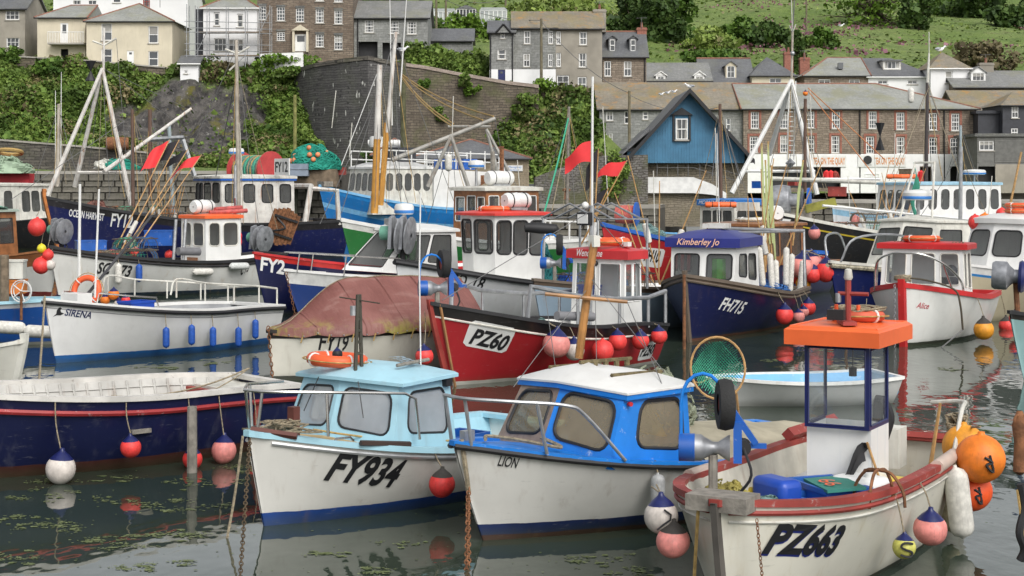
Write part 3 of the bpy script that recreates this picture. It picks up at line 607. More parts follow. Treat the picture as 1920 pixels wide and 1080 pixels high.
# --- the long store on the quay
B = building('quay_store', 'pale slate-hung end of the long quayside store with lichened roof', 1124, 1394, 362, 204, 141, 11, 'gx', 157, hung, sl_orange, [(1137, 1150, 210, 226, 'c21'), (1171, 1183, 209, 232, 's12'), (1205, 1216, 209, 224, 's12'), (1136, 1149, 250, 267, 'c22'), (1362, 1370, 222, 245, 's12')], found=.6)
tops = [(1408, 210, 241), (1463, 208, 241), (1512, 209, 240), (1560, 210, 241), (1629, 209, 241), (1681, 211, 243), (1742, 212, 244), (1784, 213, 245)]
bots = [(1406, 256, 286), (1463, 254, 286), (1512, 255, 286), (1559, 255, 287), (1624, 256, 288), (1681, 257, 289), (1742, 258, 290), (1782, 259, 291)]
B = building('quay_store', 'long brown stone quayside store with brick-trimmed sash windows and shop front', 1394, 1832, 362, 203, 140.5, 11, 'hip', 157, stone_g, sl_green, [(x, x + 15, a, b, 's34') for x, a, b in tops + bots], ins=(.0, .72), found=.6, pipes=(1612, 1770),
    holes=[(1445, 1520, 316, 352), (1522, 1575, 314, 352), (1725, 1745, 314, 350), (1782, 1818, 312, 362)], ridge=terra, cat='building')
r, X, Z, W, dep, ze, zr = B
for x, a, b in tops + bots:
    for q in ((x - 4.5, x - .4), (x + 15.4, x + 19.5)): G().ab((X(q[0]), -.05, Z(b + 1)), (X(q[1]), .03, Z(a - 1))).build('brick_jamb', brickm, r, False)
    G().ab((X(x - 4.5), -.05, Z(a - 1.2)), (X(x + 19.5), .03, Z(a - 5.5))).build('brick_arch', brickm, r, False)
wb = M('painted_brick_white', (.8, .8, .79), .7, var=.06, bump=.5, bsc=5)
for a, b, q0, q1 in ((1394, 1828, 289, 312), (1394, 1445, 312, 362), (1576, 1724, 312, 362), (1746, 1781, 312, 362)): G().ab((X(a), -.1, max(.05, Z(q1))), (X(b), -.01, Z(q0))).build('white_shop_front', wb, r, False)
for i, (a, b) in enumerate(((1514, 1586), (1616, 1698))):
    G().ab((X(a - 8), -.18, Z(313)), (X(b), -.12, Z(291))).build('fascia_sign', cleanw, r, False)
for a, b in ((1621, 1634), (1636, 1648)): window(r, X(a), Z(338), X(b), Z(326), 'c22', y=-.16, sill=False)
# ---------------------------------------------------------------- lettering
TXC = {}
def text_geo(s, bold=0., shear=0.):
    k = (s, bold, shear)
    if k in TXC: return TXC[k]
    cu = bpy.data.curves.new('lettering', 'FONT'); cu.body = s; cu.offset = bold; cu.shear = shear; cu.resolution_u = 3
    ob = bpy.data.objects.new('lettering', cu); COL.objects.link(ob); bpy.context.view_layer.update()
    me = bpy.data.meshes.new_from_object(ob.evaluated_get(bpy.context.evaluated_depsgraph_get()))
    v = np.array([q.co[:] for q in me.vertices]); f = [tuple(p.vertices) for p in me.polygons]
    bpy.data.objects.remove(ob); bpy.data.curves.remove(cu); bpy.data.meshes.remove(me)
    v[:, 0] -= v[:, 0].min(); wd = v[:, 0].max(); v = v[:, :2]; TXC[k] = (v, f, wd); return TXC[k]
CAP = .70
def text_flat(s, a, b, hgt, mat, parent, up=(0, 0, 1), bold=0., shear=0., name='lettering', off=(0, 0, 0)):
    """letters from a to b (baseline), cap height hgt"""
    v, f, wd = text_geo(s, bold, shear); a, b = Vector(a), Vector(b); u = (b - a) / wd; upv = Vector(up) * hgt / CAP; o = Vector(off); g = G()
    g.v = [tuple(a + u * q[0] + upv * q[1] + o) for q in v]; g.f = f; g.mi = [0] * len(f); return g.build(name, mat, parent, False)
ltr_or = M('orange_lettering', (.62, .25, .08), .6); ltr_k = M('black_lettering', (.012, .012, .014), .5, var=.1); ltr_w = M('white_lettering', (.8, .8, .78), .5, var=.05); ltr_p = M('peach_lettering', (.85, .5, .35), .5, var=.05); ltr_b = M('blue_lettering', (.04, .2, .55), .5); ltr_r = M('red_lettering', (.5, .05, .07), .5); ltr_n = M('navy_lettering', (.012, .02, .08), .5); ltr_f = M('faded_lettering', (.28, .40, .48), .5)
for a, b in ((1524, 1584), (1638, 1696)): text_flat('TEA ON THE QUAY', (X(a), -.19, Z(308)), (X(b), -.19, Z(308)), .58, ltr_or, r, bold=.025)
G().lathe([(.001, 0), (.38, 0), (.38, .02), (.001, .02)], 16, (X(1626), -.19, Z(300)), (0, -1, 0)).build('round_emblem', ltr_k, r); text_flat('TO MATE', (X(1620), -.19, Z(311)), (X(1633), -.19, Z(311)), .14, ltr_k, r)
# right end: dark buildings
building('outbuilding', 'brown mossy roof behind the dark slate houses', 1800, 1960, 330, 212, 146, 8, 'gx', 172, brownwall, sl_orange, cat='outbuilding')
B = building('house', 'black slate-hung house with white windows at the right edge', 1880, 1960, 330, 196, 138, 6, 'hip', 172, darkclad, sl_orange, [(1897, 1910, 200, 221), (1896, 1909, 240, 256)], ins=.5)
building('house', 'flat black-clad block beside the long store', 1834, 1880, 330, 213, 139, 5, 'flat', 210, darkclad, darkclad, [])
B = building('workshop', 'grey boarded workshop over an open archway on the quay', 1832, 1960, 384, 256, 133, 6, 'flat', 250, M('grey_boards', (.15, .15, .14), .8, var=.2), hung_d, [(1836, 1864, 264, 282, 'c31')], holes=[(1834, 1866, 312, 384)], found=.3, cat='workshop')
for i in range(13): q0 = 258 + i * 3.6; G().ab((B[1](1832), -.05, B[2](q0 + 3.2)), (B[1](1835.5), -.01, B[2](q0))).build('board', MC['grey_boards'], B[0], False)
for i in range(13): q0 = 258 + i * 3.6; G().ab((B[1](1864.5), -.05, B[2](q0 + 3.2)), (B[1](1960), -.01, B[2](q0))).build('board', MC['grey_boards'], B[0], False)
G().ab((B[1](1866), -.06, .05), (B[1](1960), -.01, B[2](308))).build('rendered_base', grender, B[0], False)
# blue boathouse
B = building('boathouse', 'blue boarded boathouse with a steep slate gable above the plinth', 1186, 1396, 300, 288, 106, 9, 'gf', 172, blueboard, sl_dark, [], found=.2, ov=.55, cat='boathouse')
r, X, Z, W, dep, ze, zr = B
n = 42
for i in range(n):
    x = -W / 2 + W * (i + .5) / n; zt_ = ze + (zr - ze) * (1 - abs(x) / (W / 2)) - .35; 
    a, b = X(1266) - .22, X(1290) + .22
    if a < x < b:
        G().ab((x - .028, -.035, .02), (x + .028, .0, Z(266))).build('batten', blueboard, r, False)
        if zt_ > Z(214): G().ab((x - .028, -.035, Z(214)), (x + .028, .0, zt_)).build('batten', blueboard, r, False)
    else: G().ab((x - .028, -.035, .02), (x + .028, .0, zt_)).build('batten', blueboard, r, False)
window(r, X(1266), Z(262), X(1290), Z(221), 's22', y=-.09)
for s in (-1, 1): G().prism([(s * (W / 2 + .55), -.92, ze - (zr - ze) / (W / 2) * .55 - .12), (0, -.92, zr - .12), (0, -.92, zr + .2), (s * (W / 2 + .55), -.92, ze - (zr - ze) / (W / 2) * .55 + .2)], (0, .05, 0)).build('bargeboard', black, r, False)
g = G(); a, b, c, e = X(1261), X(1295), Z(265), Z(216); g.ab((a, -.12, c), (a + .14, .02, e)); g.ab((b - .14, -.12, c), (b, .02, e)); g.ab((a + .14, -.12, c), (b - .14, .02, c + .12)); g.prism([(a - .15, -.2, e), (b + .15, -.2, e), ((a + b) / 2, -.2, e + .5)], (0, .22, 0)); g.build('window_surround', black, r, False)
B = building('boathouse_wing', 'lean-to blue boarded side wing of the boathouse', 1176, 1200, 305, 284, 107, 6, 'flat', 262, blueboard, sl_dark, found=.2, ov=.02, cat='boathouse')
g = G(); g.prism([(B[1](1164), -.8, B[2](292)), (B[1](1166), -.8, B[2](288)), (B[1](1215), -.8, B[2](240)), (B[1](1215), -.8, B[2](247))], (0, 7, 0)); g.build('catslide_roof', sl_dark, B[0], False)
# stone hut behind the trawler and its sign
B = building('stone_hut', 'low stone hut with hipped slate roof behind the blue trawler', 770, 992, 335, 296, 126, 6, 'hip', 262, stonemat('hut_stone', (.26, .21, .14), (.32, .27, .19), (.14, .12, .09), .5, .16), sl_dark, [(800, 812, 300, 312, 'c22')], ins=.8, ridge=terra, found=3.5, cat='hut')
G().ab((B[1](938), -.1, B[2](321)), (B[1](980), -.02, B[2](310))).build('sign_board', cleanw, B[0], False)
text_flat('Mevagissey', (B[1](954), -.11, B[2](315)), (B[1](978), -.11, B[2](315)), .16, ltr_b, B[0]); text_flat('Harbour', (B[1](954), -.11, B[2](320)), (B[1](974), -.11, B[2](320)), .14, ltr_b, B[0])
building('stone_hut', 'small stone store with slate roof left of the harbour hut', 700, 772, 335, 290, 128, 5, 'hip', 260, stonemat('hut_stone'), sl_dark, [], ins=.5, ridge=terra, found=3.5, cat='hut')

# ================================================================ VEGETATION
lf_bank = leafmat('bank_leaves', (.085, .15, .025), (.20, .28, .06), (.22, .18, .09)); lf_dk = leafmat('dark_leaves', (.04, .08, .018), (.08, .13, .03)); lf_md = leafmat('mid_leaves', (.06, .125, .02), (.13, .21, .035)); lf_lt = leafmat('light_leaves', (.10, .19, .02), (.17, .27, .04))
lf_gr = leafmat('hill_tufts', (.17, .25, .045), (.26, .33, .085), (.29, .26, .14)); lf_pk = leafmat('pink_flowers', (.22, .09, .13), (.28, .15, .17)); lf_dry = leafmat('dry_scrub', (.12, .10, .05), (.18, .15, .08))
bark = M('bark', (.09, .07, .05), .9, var=.4, sc=6, bump=.5)
def scatter(px0, px1, d0, d1, n, size, mat, name, label, mask=None, lift=.5, cat='undergrowth', pw=1, up=.25):
    u = rng.uniform(px0, px1, n); y = d0 + (d1 - d0) * rng.uniform(0, 1, n) ** pw; x = (u - 960) / F * y
    z = zfull(x, y); k = np.ones(n, bool)
    if mask is not None: k = mask(x, y, u, z)
    x, y, z = x[k], y[k], z[k]
    clump = vnoise(x, y, 1.6, 11) * vnoise(x, y, 4.5, 12)
    z = z + rng.uniform(-.1, 1, len(x)) * lift * (clump * 3 + .12)
    o = leaves(name, np.stack([x, y - rng.uniform(0, .8, len(x)) * clump * 2, z], 1), size, mat, up=up); tag(o, label, cat, None, 'stuff')
offrock = lambda x, y, u, z: rng.uniform(size=len(x)) > rockmask(x, y) * .985
scatter(-120, 610, 134, 149.2, 105000, .175, lf_bank, 'ivy_bank_undergrowth', 'dense green undergrowth over the bank below the cream house', offrock, .8)
scatter(-120, 560, 134, 149.2, 16000, .2, lf_md, 'ivy_bank_undergrowth', 'darker ivy patches on the bank below the cream house', lambda x, y, u, z: offrock(x, y, u, z) & (vnoise(x, y, 5, 21) > .55), .9)
scatter(760, 920, 144, 158, 16000, .2, lf_bank, 'bank_undergrowth', 'rough green bank above the brown rubble wall', None, .7)
scatter(925, 1135, 132, 149.5, 32000, .2, lf_bank, 'bank_undergrowth', 'ivy and grass bank below the terrace houses', None, .7)
scatter(925, 1135, 134, 149, 4000, .24, lf_dk, 'bank_undergrowth', 'dark ivy hanging on the bank below the terrace houses', lambda x, y, u, z: vnoise(x, y, 3, 22) > .5, .8)
scatter(-300, 2300, 172, 330, 26000, .3, lf_gr, 'hillside_scrub', 'rough grass and bracken covering the hillside', lambda x, y, u, z: vnoise(x, y, 13, 31) > .2, .07, 'scrub', 1.3, .9)
scatter(1250, 2000, 185, 300, 5000, .3, lf_pk, 'foxglove_drifts', 'drifts of pink flowers on the hillside above the store', lambda x, y, u, z: vnoise(x, y, 16, 41) > .66, .5, 'flowers')
scatter(-300, 2300, 300, 430, 12000, .45, lf_gr, 'hillside_scrub', 'rough tussocks along the top of the hill', lambda x, y, u, z: vnoise(x, y, 18, 33) > .2, .08, 'scrub', 1, .9)
def bush(px, py, d, rx, rz, mat, label, name='bush', n=900, size=.35, tree=False, trunk_h=0, z=None, cat=None, dens=1, twig=False):
    """crown of clumped leaves on tapered limbs; py is the centre of the crown"""
    c = P(px, py, d); gz = zt(c.x, d); c.z = min(c.z, gz + rz * (.9 if not tree else 1.3)) if z is None else c.z; base = Vector((c.x, d, min(zt(c.x, d) - .3, c.z - rz * .6))) if z is None else Vector((c.x, d, z))
    n = int(n * 1.7); size *= .74; r = thing(name, label, cat or ('tree' if tree else 'bush'), base); cc = c - base; k = 9 + int(rx * 2)
    rs = random.Random(px * 7 + py); ce = []
    for i in range(k):
        a = rs.uniform(0, 6.28); q = rs.uniform(.15, .8); h = rs.uniform(-.75, .8)
        ce.append(cc + Vector((math.cos(a) * q * rx, math.sin(a) * q * rx * .8, h * rz)))
    g = G(); hgt = max(.3, cc.z - rz * .5)
    g.tube([(0, 0, -.3), (rx * .03, 0, hgt * .5), (0, 0, hgt)], [max(.07, rx * .06), max(.05, rx * .05), rx * .035], 7); g.build('trunk', bark, r)
    g = G()
    for p in ce: g.tube([(0, 0, hgt * .9), Vector((0, 0, hgt)).lerp(p, .55) + Vector((0, 0, .15 * rz)), p], [rx * .03, rx * .018, rx * .006], 5)
    if twig:
        for p in ce:
            for _ in range(7): e = p + Vector((rs.gauss(0, rx * .25), rs.gauss(0, rx * .2), rs.gauss(rz * .1, rz * .25))); g.tube([p.lerp(Vector((0, 0, hgt)), .3), p.lerp(e, .5), e], [rx * .01, rx * .007, rx * .003], 3)
    g.build('limbs', bark, r)
    pts = []
    for p in ce:
        m_ = int(n / k); q = rng.normal(size=(m_, 3)); q /= np.linalg.norm(q, axis=1)[:, None]; q *= rng.uniform(.35, 1, (m_, 1)) ** .5 * rs.uniform(.28, .5)
        pts.append(np.array(p) + q * np.array([rx, rx * .85, rz]))
    leaves('crown', np.concatenate(pts), size, mat, r)
scatter(-120, 560, 134, 149.2, 12000, .2, lf_dry, 'dead_bracken', 'brown dead bracken patches on the bank below the cream house', lambda x, y, u, z: offrock(x, y, u, z) & (vnoise(x, y, 4, 61) > .6), .9)
scatter(925, 1135, 132, 149.5, 7000, .2, lf_dry, 'dead_bracken', 'brown dead bracken on the bank below the terrace houses', lambda x, y, u, z: vnoise(x, y, 3.5, 62) > .58, .8)
# hillside trees and bushes
bush(1640, 10, 262, 8.5, 6.0, lf_lt, 'bare-branched pale green tree high on the hillside', 'hill_tree', 1300, .5, True, twig=True)
bush(1722, 22, 255, 3.2, 3.0, lf_dk, 'dark round thorn tree beside the pale hillside tree', 'hill_tree', 900, .5, True)
bush(1240, 50, 205, 4.0, 4.2, lf_dk, 'big dark evergreen clump above the dormer house', 'evergreen_tree', 2600, .45, True)
bush(1190, 48, 210, 4.0, 4.0, lf_dk, 'dark evergreen left of the big clump on the slope', 'evergreen_tree', 1800, .45, True)
bush(1262, 25, 225, 4.2, 3.5, lf_md, 'rounded green tree at the top of the evergreen clump', 'broadleaf_tree', 2000, .5, True)
bush(1330, 75, 200, 4.0, 1.6, lf_gr, 'low spreading bramble patch right of the evergreens', 'bramble', 1600, .42)
bush(1840, 10, 300, 7, 4.5, lf_dk, 'dark wood-edge tree at the top right of the hill', 'broadleaf_tree', 2600, .65, True)
bush(1890, 40, 270, 5, 4, lf_dk, 'dark tree at the right edge of the hill', 'broadleaf_tree', 2200, .6, True)
bush(1775, 8, 310, 6.5, 4.5, lf_md, 'green tree left of the dark wood-edge tree', 'broadleaf_tree', 1700, .6, True)
bush(1850, 112, 178, 3.4, 2.2, lf_dry, 'brownish bush behind the far right chimney', 'bush', 1300, .35)
bush(1590, 92, 178, 1.6, 1.1, lf_lt, 'bright green garden bush behind the skylight house', 'bush', 700, .3)
bush(1676, 100, 176, 1.7, .9, lf_lt, 'yellow green shrub behind the roof-window house', 'bush', 700, .3)
bush(1500, 100, 178, 1.2, 2.6, lf_dk, 'narrow dark conifer behind the brick chimney', 'conifer', 900, .3, True)
bush(1345, 104, 180, 4, 1.5, lf_md, 'leafy hedge mound behind the grey dormer house', 'bush', 1800, .4)
bush(1450, 62, 215, 3.2, 1.8, lf_dk, 'dark hawthorn halfway up the slope beside the mast', 'bush', 900, .45)
bush(1380, 48, 230, 3.8, 2.0, lf_md, 'gorse mound on the open slope', 'bush', 900, .5)
bush(1540, 70, 215, 3.0, 1.7, lf_md, 'small green thicket above the skylight house', 'bush', 800, .45)
bush(900, 60, 180, 2.4, 1.5, lf_lt, 'bright green garden shrub below the garden cabin', 'bush', 900, .3)
bush(872, 42, 180, 2.0, 1.6, lf_lt, 'leafy green shrub beside the greenhouse', 'bush', 900, .3)
bush(830, 52, 182, 2.0, 1.2, lf_md, 'rounded shrub below the left greenhouse', 'bush', 800, .3)
bush(700, -4, 200, 5, 2, lf_md, 'green shrubbery on the slope above the garage house', 'bush', 900, .5)
bush(1020, 12, 200, 5, 1.8, lf_gr, 'bracken mound on the slope above the terrace houses', 'bush', 900, .5)
bush(1100, 8, 230, 6, 2.2, lf_gr, 'scrubby mound at the top of the slope by the chimney', 'bush', 900, .55)
bush(56, 18, 158, 1.0, 2.0, lf_lt, 'light green tree between the grey cottage and the cream house', 'broadleaf_tree', 700, .28, True)
bush(22, 86, 148.5, 1.3, .9, lf_md, 'garden bush in front of the grey cottage', 'bush', 600, .26)
bush(102, 101, 147.5, 2.0, .8, lf_md, 'hedge below the balcony of the cream wing', 'bush', 900, .25)
bush(534, 88, 148, 3.6, 1.2, lf_lt, 'trimmed bright green hedge in front of the brown town house', 'hedge', 2200, .24, cat='hedge')
bush(408, 128, 147.4, 1.9, 1.2, lf_dry, 'brown-green bush below the scaffolding', 'bush', 900, .24)
bush(515, 146, 146.5, 3.0, 1.2, lf_bank, 'ivy mound beside the curved buttress wall', 'bush', 1200, .24)
bush(1018, 160, 146, 1.8, 1.3, lf_lt, 'wispy green shrub in front of the white ground floor', 'bush', 500, .24)
bush(1160, 330, 105.6, 1.6, 1.6, lf_bank, 'ivy hanging down the rubble wall in front of the boathouse', 'ivy', 1500, .16, z=1.5, cat='ivy')
bush(885, 170, 142.2, .8, .5, lf_lt, 'small weed tuft growing on the brown rubble wall', 'weed', 300, .2, z=PZ(172, 142.2), cat='weed')
# ================================================================ BOAT TOOLS
def sm(x): x = min(1, max(0, x)); return x * x * (3 - 2 * x)
class Boat:
    """local frame: x forward, y port, z up from the water; bow at +L/2"""
    def __init__(s, name, label, bow, th, L, B, zb, zm, zs, hull, dr=.35, rake=.4, tw=.8, tm=.45, e=2.3, kb=.75, ks=.28, p=1.8, deck=((0, 1, .35),), gun=None, gw=.09, gh=.05, deckm=None, inner=None, face='L', cat='boat', n=44, stern_rake=.08, dmin=.0, xo=0.):
        s.xo = xo
        s.L, s.B, s.zb, s.zm, s.zs, s.dr, s.rake, s.tw, s.tm, s.e, s.kb, s.ks, s.p, s.sr = L, B, zb, zm, zs, dr, rake, tw, tm, e, kb, ks, p, stern_rake
        a = math.pi + R(th) if face == 'L' else -R(th)       # heading
        s.a = a; fw = Vector((math.cos(a), math.sin(a), 0)); b = Vector((bow[0], bow[1], 0)); s.loc = b - fw * (L / 2 + xo)
        s.root = thing(name, label, cat, s.loc, a); s.mw = Matrix.Translation(s.loc) @ Matrix.Rotation(a, 4, 'Z')
        s.vis = 1 if face == 'L' else -1                      # side turned to the camera
        ts = [1 - (1 - i / n) ** 1.6 for i in range(n + 1)]; ws = [0, .06, .12, .2, .28, .36, .44, .52, .59, .66, .72, .78, .84, .89, .94, .97, 1]
        g = G(); rows = []; uv = []
        for t in ts:
            row = [s.pt(t, w_, 1) for w_ in ws[::-1]] + [s.pt(t, w_, -1) for w_ in ws[1:]]; rows.append(row)
            d_ = [s.sheer(t) - s.pt(t, w_, 1)[2] for w_ in ws[::-1]]; uv.append([(t * L, q) for q in d_ + d_[::-1][1:]])
        g.grid(rows); g.poly(rows[0][::-1])
        me = g.mesh('hull', hull, True, 50); ul = me.uv_layers.new(name='UVMap'); fl = [q for r_ in uv for q in r_]
        ul.data.foreach_set('uv', [c for l in me.loops for c in (fl[l.vertex_index] if l.vertex_index < len(fl) else (0, s.zs - me.vertices[l.vertex_index].co.z))])
        s.hull = link('hull', me, s.root)
        # deck or cockpit with bulwark lining
        rows = []
        for k, (t0, t1, drop) in enumerate(deck):
            m_ = max(3, int(18 * (t1 - t0)))
            for i in range(m_ + 1):
                t = min(.995, t0 + (t1 - t0) * i / m_ + (.0005 if i == 0 else 0)); zt_ = s.sheer(t) + .002
                zd = max(zt_ - drop, dmin) if drop > .2 else zt_ - drop
                w_ = (zd + dr) / (s.sheer(t) + dr); x = s.pt(t, 1, 1)[0]; yo = max(.004, s.hb(t) - gw * .9); yi = max(.003, min(yo, s.hb(t) * max(.05, w_) ** s.k(t) - gw * .8))
                x = min(x, L / 2 + xo - .06 - drop * .1)
                xb = min(x, s.pt(t, max(.05, w_), 1)[0] - (.05 if t > .8 and drop > .2 else 0)); c1, c2 = (.03, .04) if drop < .2 else (0, 0)
                rows.append([(x, yo, zt_), (xb, yi, zd), (xb, yi * .5, zd + c1), (xb, 0, zd + c2), (xb, -yi * .5, zd + c1), (xb, -yi, zd), (x, -yo, zt_)])
        g = G(); g.grid(rows); g.poly(rows[0]); g.build('deck', deckm or white, s.root, True, 30)
        # gunwale capping all round
        if gun:
            g = G(); rows = []
            seq = [(t, 1) for t in ts] + [(t, -1) for t in ts[::-1]]
            for t, sd in seq:
                x, y, z = s.pt(t, 1, 1); yo = y + .022; yi = max(0.0, y - gw); xe = x + (.025 if t > .97 else 0)
                rows.append([(xe, sd * yo, z - gh * .6), (xe, sd * yo, z + gh * .6), (x - (.08 if t > .97 else 0), sd * yi, z + gh * .6), (x - (.08 if t > .97 else 0), sd * yi, z - gh * .6)])
            g.grid(rows, closed=True, wrap=False); y = s.hb(0); g.ab((xo - L / 2 - .03, -y, s.zs - gh * .55), (xo - L / 2 + gw, y, s.zs + gh * .55)); g.build('gunwale', gun, s.root, True, 30)
    def sheer(s, t): return s.zm + (s.zs - s.zm) * ((.35 - t) / .35) ** 2 if t < .35 else s.zm + (s.zb - s.zm) * ((t - .35) / .65) ** s.p
    def hb(s, t):
        f = s.tw + (1 - s.tw) * math.sin(math.pi / 2 * t / s.tm) if t < s.tm else 1 - ((t - s.tm) / (1 - s.tm)) ** s.e
        return max(.018, f * s.B / 2)
    def k(s, t): return s.ks + (s.kb - s.ks) * sm((t - .35) / .65)
    def pt(s, t, w_, sd=1):
        sh = s.sheer(t); z = -s.dr + (sh + s.dr) * w_
        x = s.xo - s.L / 2 + t * (s.L - s.rake * (1 - w_) ** 1.15) + (1 - t) ** 6 * s.sr * (1 - w_)
        return (x, sd * (s.hb(t) * w_ ** s.k(t) + .0), z)
    def at(s, x, z, sd=1, off=0.):
        """point on the hull side at local x and height z"""
        x -= s.xo; t = (x + s.L / 2) / s.L
        for _ in range(6):
            t = min(1, max(0, t)); w_ = min(1., max(.02, (z + s.dr) / (s.sheer(t) + s.dr))); t = (x + s.L / 2) / (s.L - s.rake * (1 - w_) ** 1.15)
        t = min(1, max(0, t)); y = s.hb(t) * w_ ** s.k(t); x = min(x, s.L / 2 - s.rake * (1 - w_) ** 1.15); return Vector((x + s.xo, sd * (y + off), z))
    def skin(s, x, z, sd, off):
        p = s.at(x, z, sd); e = .02; px = s.at(x - e, z, sd) - s.at(x + e, z, sd); pz = s.at(x, z + e, sd) - s.at(x, z - e, sd); n = px.cross(pz).normalized()
        return p + n * (off if n.y * sd > 0 else -off)
    def l(s, p): return s.mw.inverted() @ Vector(p)
    def w(s, x, y, z): return s.mw @ Vector((x, y, z))
    def proj(s, p): q = s.mw @ Vector(p); return 960 + q.x / q.y * F, YH + (H - q.z) / q.y * F, q.y
    def find(s, px, py, sd=None, off=0.):
        """hull point seen at photo pixel (px, py)"""
        sd = sd or s.vis; z = .5; best = None
        for it in range(4):
            best = min((s.at(s.xo - s.L / 2 + s.L * i / 150, z, sd, off) for i in range(151)), key=lambda q: abs(s.proj(q)[0] - px)); d = s.proj(best)[2]; z = PZ(py, d)
        return s.at(best.x, z, sd, off)
    def text(s, body, a, b, hgt, mat, sd=None, bold=.02, shear=0., name='registration_number', off=.008):
        """lettering wrapped on the hull from baseline pixel a to b"""
        sd = sd or s.vis; v, f, wd = text_geo(body, bold, shear); A, B_ = s.find(*a, sd), s.find(*b, sd); g = G()
        for u, q in v:
            k = u / wd; x = A.x + (B_.x - A.x) * k; z = A.z + (B_.z - A.z) * k + q * hgt / CAP; g.v.append(tuple(s.skin(x, z, sd, off)))
        g.f = list(f); g.mi = [0] * len(f); return g.build(name, mat, s.root, False)
    def plate(s, a, b, lo, hi, mat, sd=None, off=.005, name='number_plate'):
        sd = sd or s.vis; A, B_ = s.find(*a, sd), s.find(*b, sd); rows = []
        for i in range(13):
            k = i / 12; x = A.x + (B_.x - A.x) * k; z = A.z + (B_.z - A.z) * k; e = .05 if i in (0, 12) else 0; rows.append([tuple(s.skin(x, z + lo + e + (hi - lo - 2 * e) * j / 4, sd, off)) for j in range(5)])
        return G().grid(rows).build(name, mat, s.root)
    def rail(s, v0, r, mat, name='rubbing_strake', t0=0., t1=1., out=.01, both=True):
        """tube along the hull a distance v0 below the sheer"""
        for sd in ((1, -1) if both else (s.vis,)):
            pts = []
            for i in range(33):
                t = t0 + (t1 - t0) * i / 32; z = s.sheer(t) - v0; w_ = (z + s.dr) / (s.sheer(t) + s.dr); p = s.pt(t, w_, sd); pts.append((p[0] + (out if t > .99 else 0), p[1] + sd * out, p[2]))
            G().tube(pts, r, 6).build(name, mat, s.root)
    def stem(s, wd, mat, top=.1, name='stem_post', z0=-.3):
        pts = [s.pt(1, w_, 1) for w_ in (0, .2, .4, .6, .8, 1)]; g = G(); rows = []
        for x, y, z in pts: rows.append([(x - .06, wd, z), (x + .05, wd * .7, z), (x + .05, -wd * .7, z), (x - .06, -wd, z)])
        x, y, z = pts[-1]; rows.append([(x - .08, wd, z + top), (x + .06, wd * .7, z + top), (x + .06, -wd * .7, z + top), (x - .08, -wd, z + top)]); g.grid(rows, closed=True); g.poly(rows[-1]); g.build(name, mat, s.root, False)
    def part(s, g, name, mat, smooth=True): return g.build(name, mat, s.root, smooth)
    def tube(s, pts, r, mat, name, n=7, smoothn=0):
        return G().tube(curve(pts, smoothn) if smoothn else pts, r, n).build(name, mat, s.root)
def sr0(s): return 0
def curve(pts, n=4):
    """Catmull-Rom through points"""
    q = [Vector(p) for p in pts]; q = [q[0] * 2 - q[1]] + q + [q[-1] * 2 - q[-2]]; out = []
    for i in range(1, len(q) - 2):
        for j in range(n):
            t = j / n; a, b, c, d = q[i - 1], q[i], q[i + 1], q[i + 2]
            out.append(.5 * ((2 * b) + (c - a) * t + (2 * a - 5 * b + 4 * c - d) * t * t + (3 * b - a - 3 * c + d) * t ** 3))
    return out + [q[-2]]
def panel(gw_, gf, gp, a, b, c, d, wins, rad=.06, rev=.025, fr=.012, inward=None):
    """wall quad a-b-c-d (outside view, from bottom left) with rounded window holes; fills frame tubes into gf and panes into gp lists"""
    a, b, c, d = map(Vector, (a, b, c, d)); nrm = (b - a).cross(d - a).normalized()
    pt = lambda u, v: (a * (1 - u) + b * u) * (1 - v) + (d * (1 - u) + c * u) * v
    if not wins: gw_.poly([a, b, c, d]); return
    W_, H_ = (b - a).length, (d - a).length; wins = sorted(wins); cuts = [0] + [(wins[i][2] + wins[i + 1][0]) / 2 for i in range(len(wins) - 1)] + [1]
    for i, (u0, v0, u1, v1) in enumerate(wins):
        ua, ub = cuts[i], cuts[i + 1]; ru, rv = min(rad / W_, (u1 - u0) * .45), min(rad / H_, (v1 - v0) * .45); m_ = 4; inn = []; out = []
        for cx, cy, a0, ox, oy in ((u1 - ru, v0 + rv, -90, ub, 0), (u1 - ru, v1 - rv, 0, ub, 1), (u0 + ru, v1 - rv, 90, ua, 1), (u0 + ru, v0 + rv, 180, ua, 0)):
            arc = [(cx + ru * math.cos(R(a0 + 90 * j / m_)), cy + rv * math.sin(R(a0 + 90 * j / m_))) for j in range(m_ + 1)]; inn += arc
            s0, s1 = arc[0], arc[-1]
            if a0 in (-90, 90): A, Bq = (s0[0], oy), (ox, s1[1])
            else: A, Bq = (ox, s0[1]), (s1[0], oy)
            h = m_ // 2
            out += [(A[0] + (ox - A[0]) * j / h, A[1] + (oy - A[1]) * j / h) for j in range(h)] + [(ox + (Bq[0] - ox) * j / h, oy + (Bq[1] - oy) * j / h) for j in range(h + 1)]
        I = [pt(*q) for q in inn]; O = [pt(*q) for q in out]; Rv = [p - nrm * rev for p in I]
        gw_.grid([O, I, Rv], closed=True); gf.append((I, fr)); gp.append([p - nrm * rev * .6 for p in I])
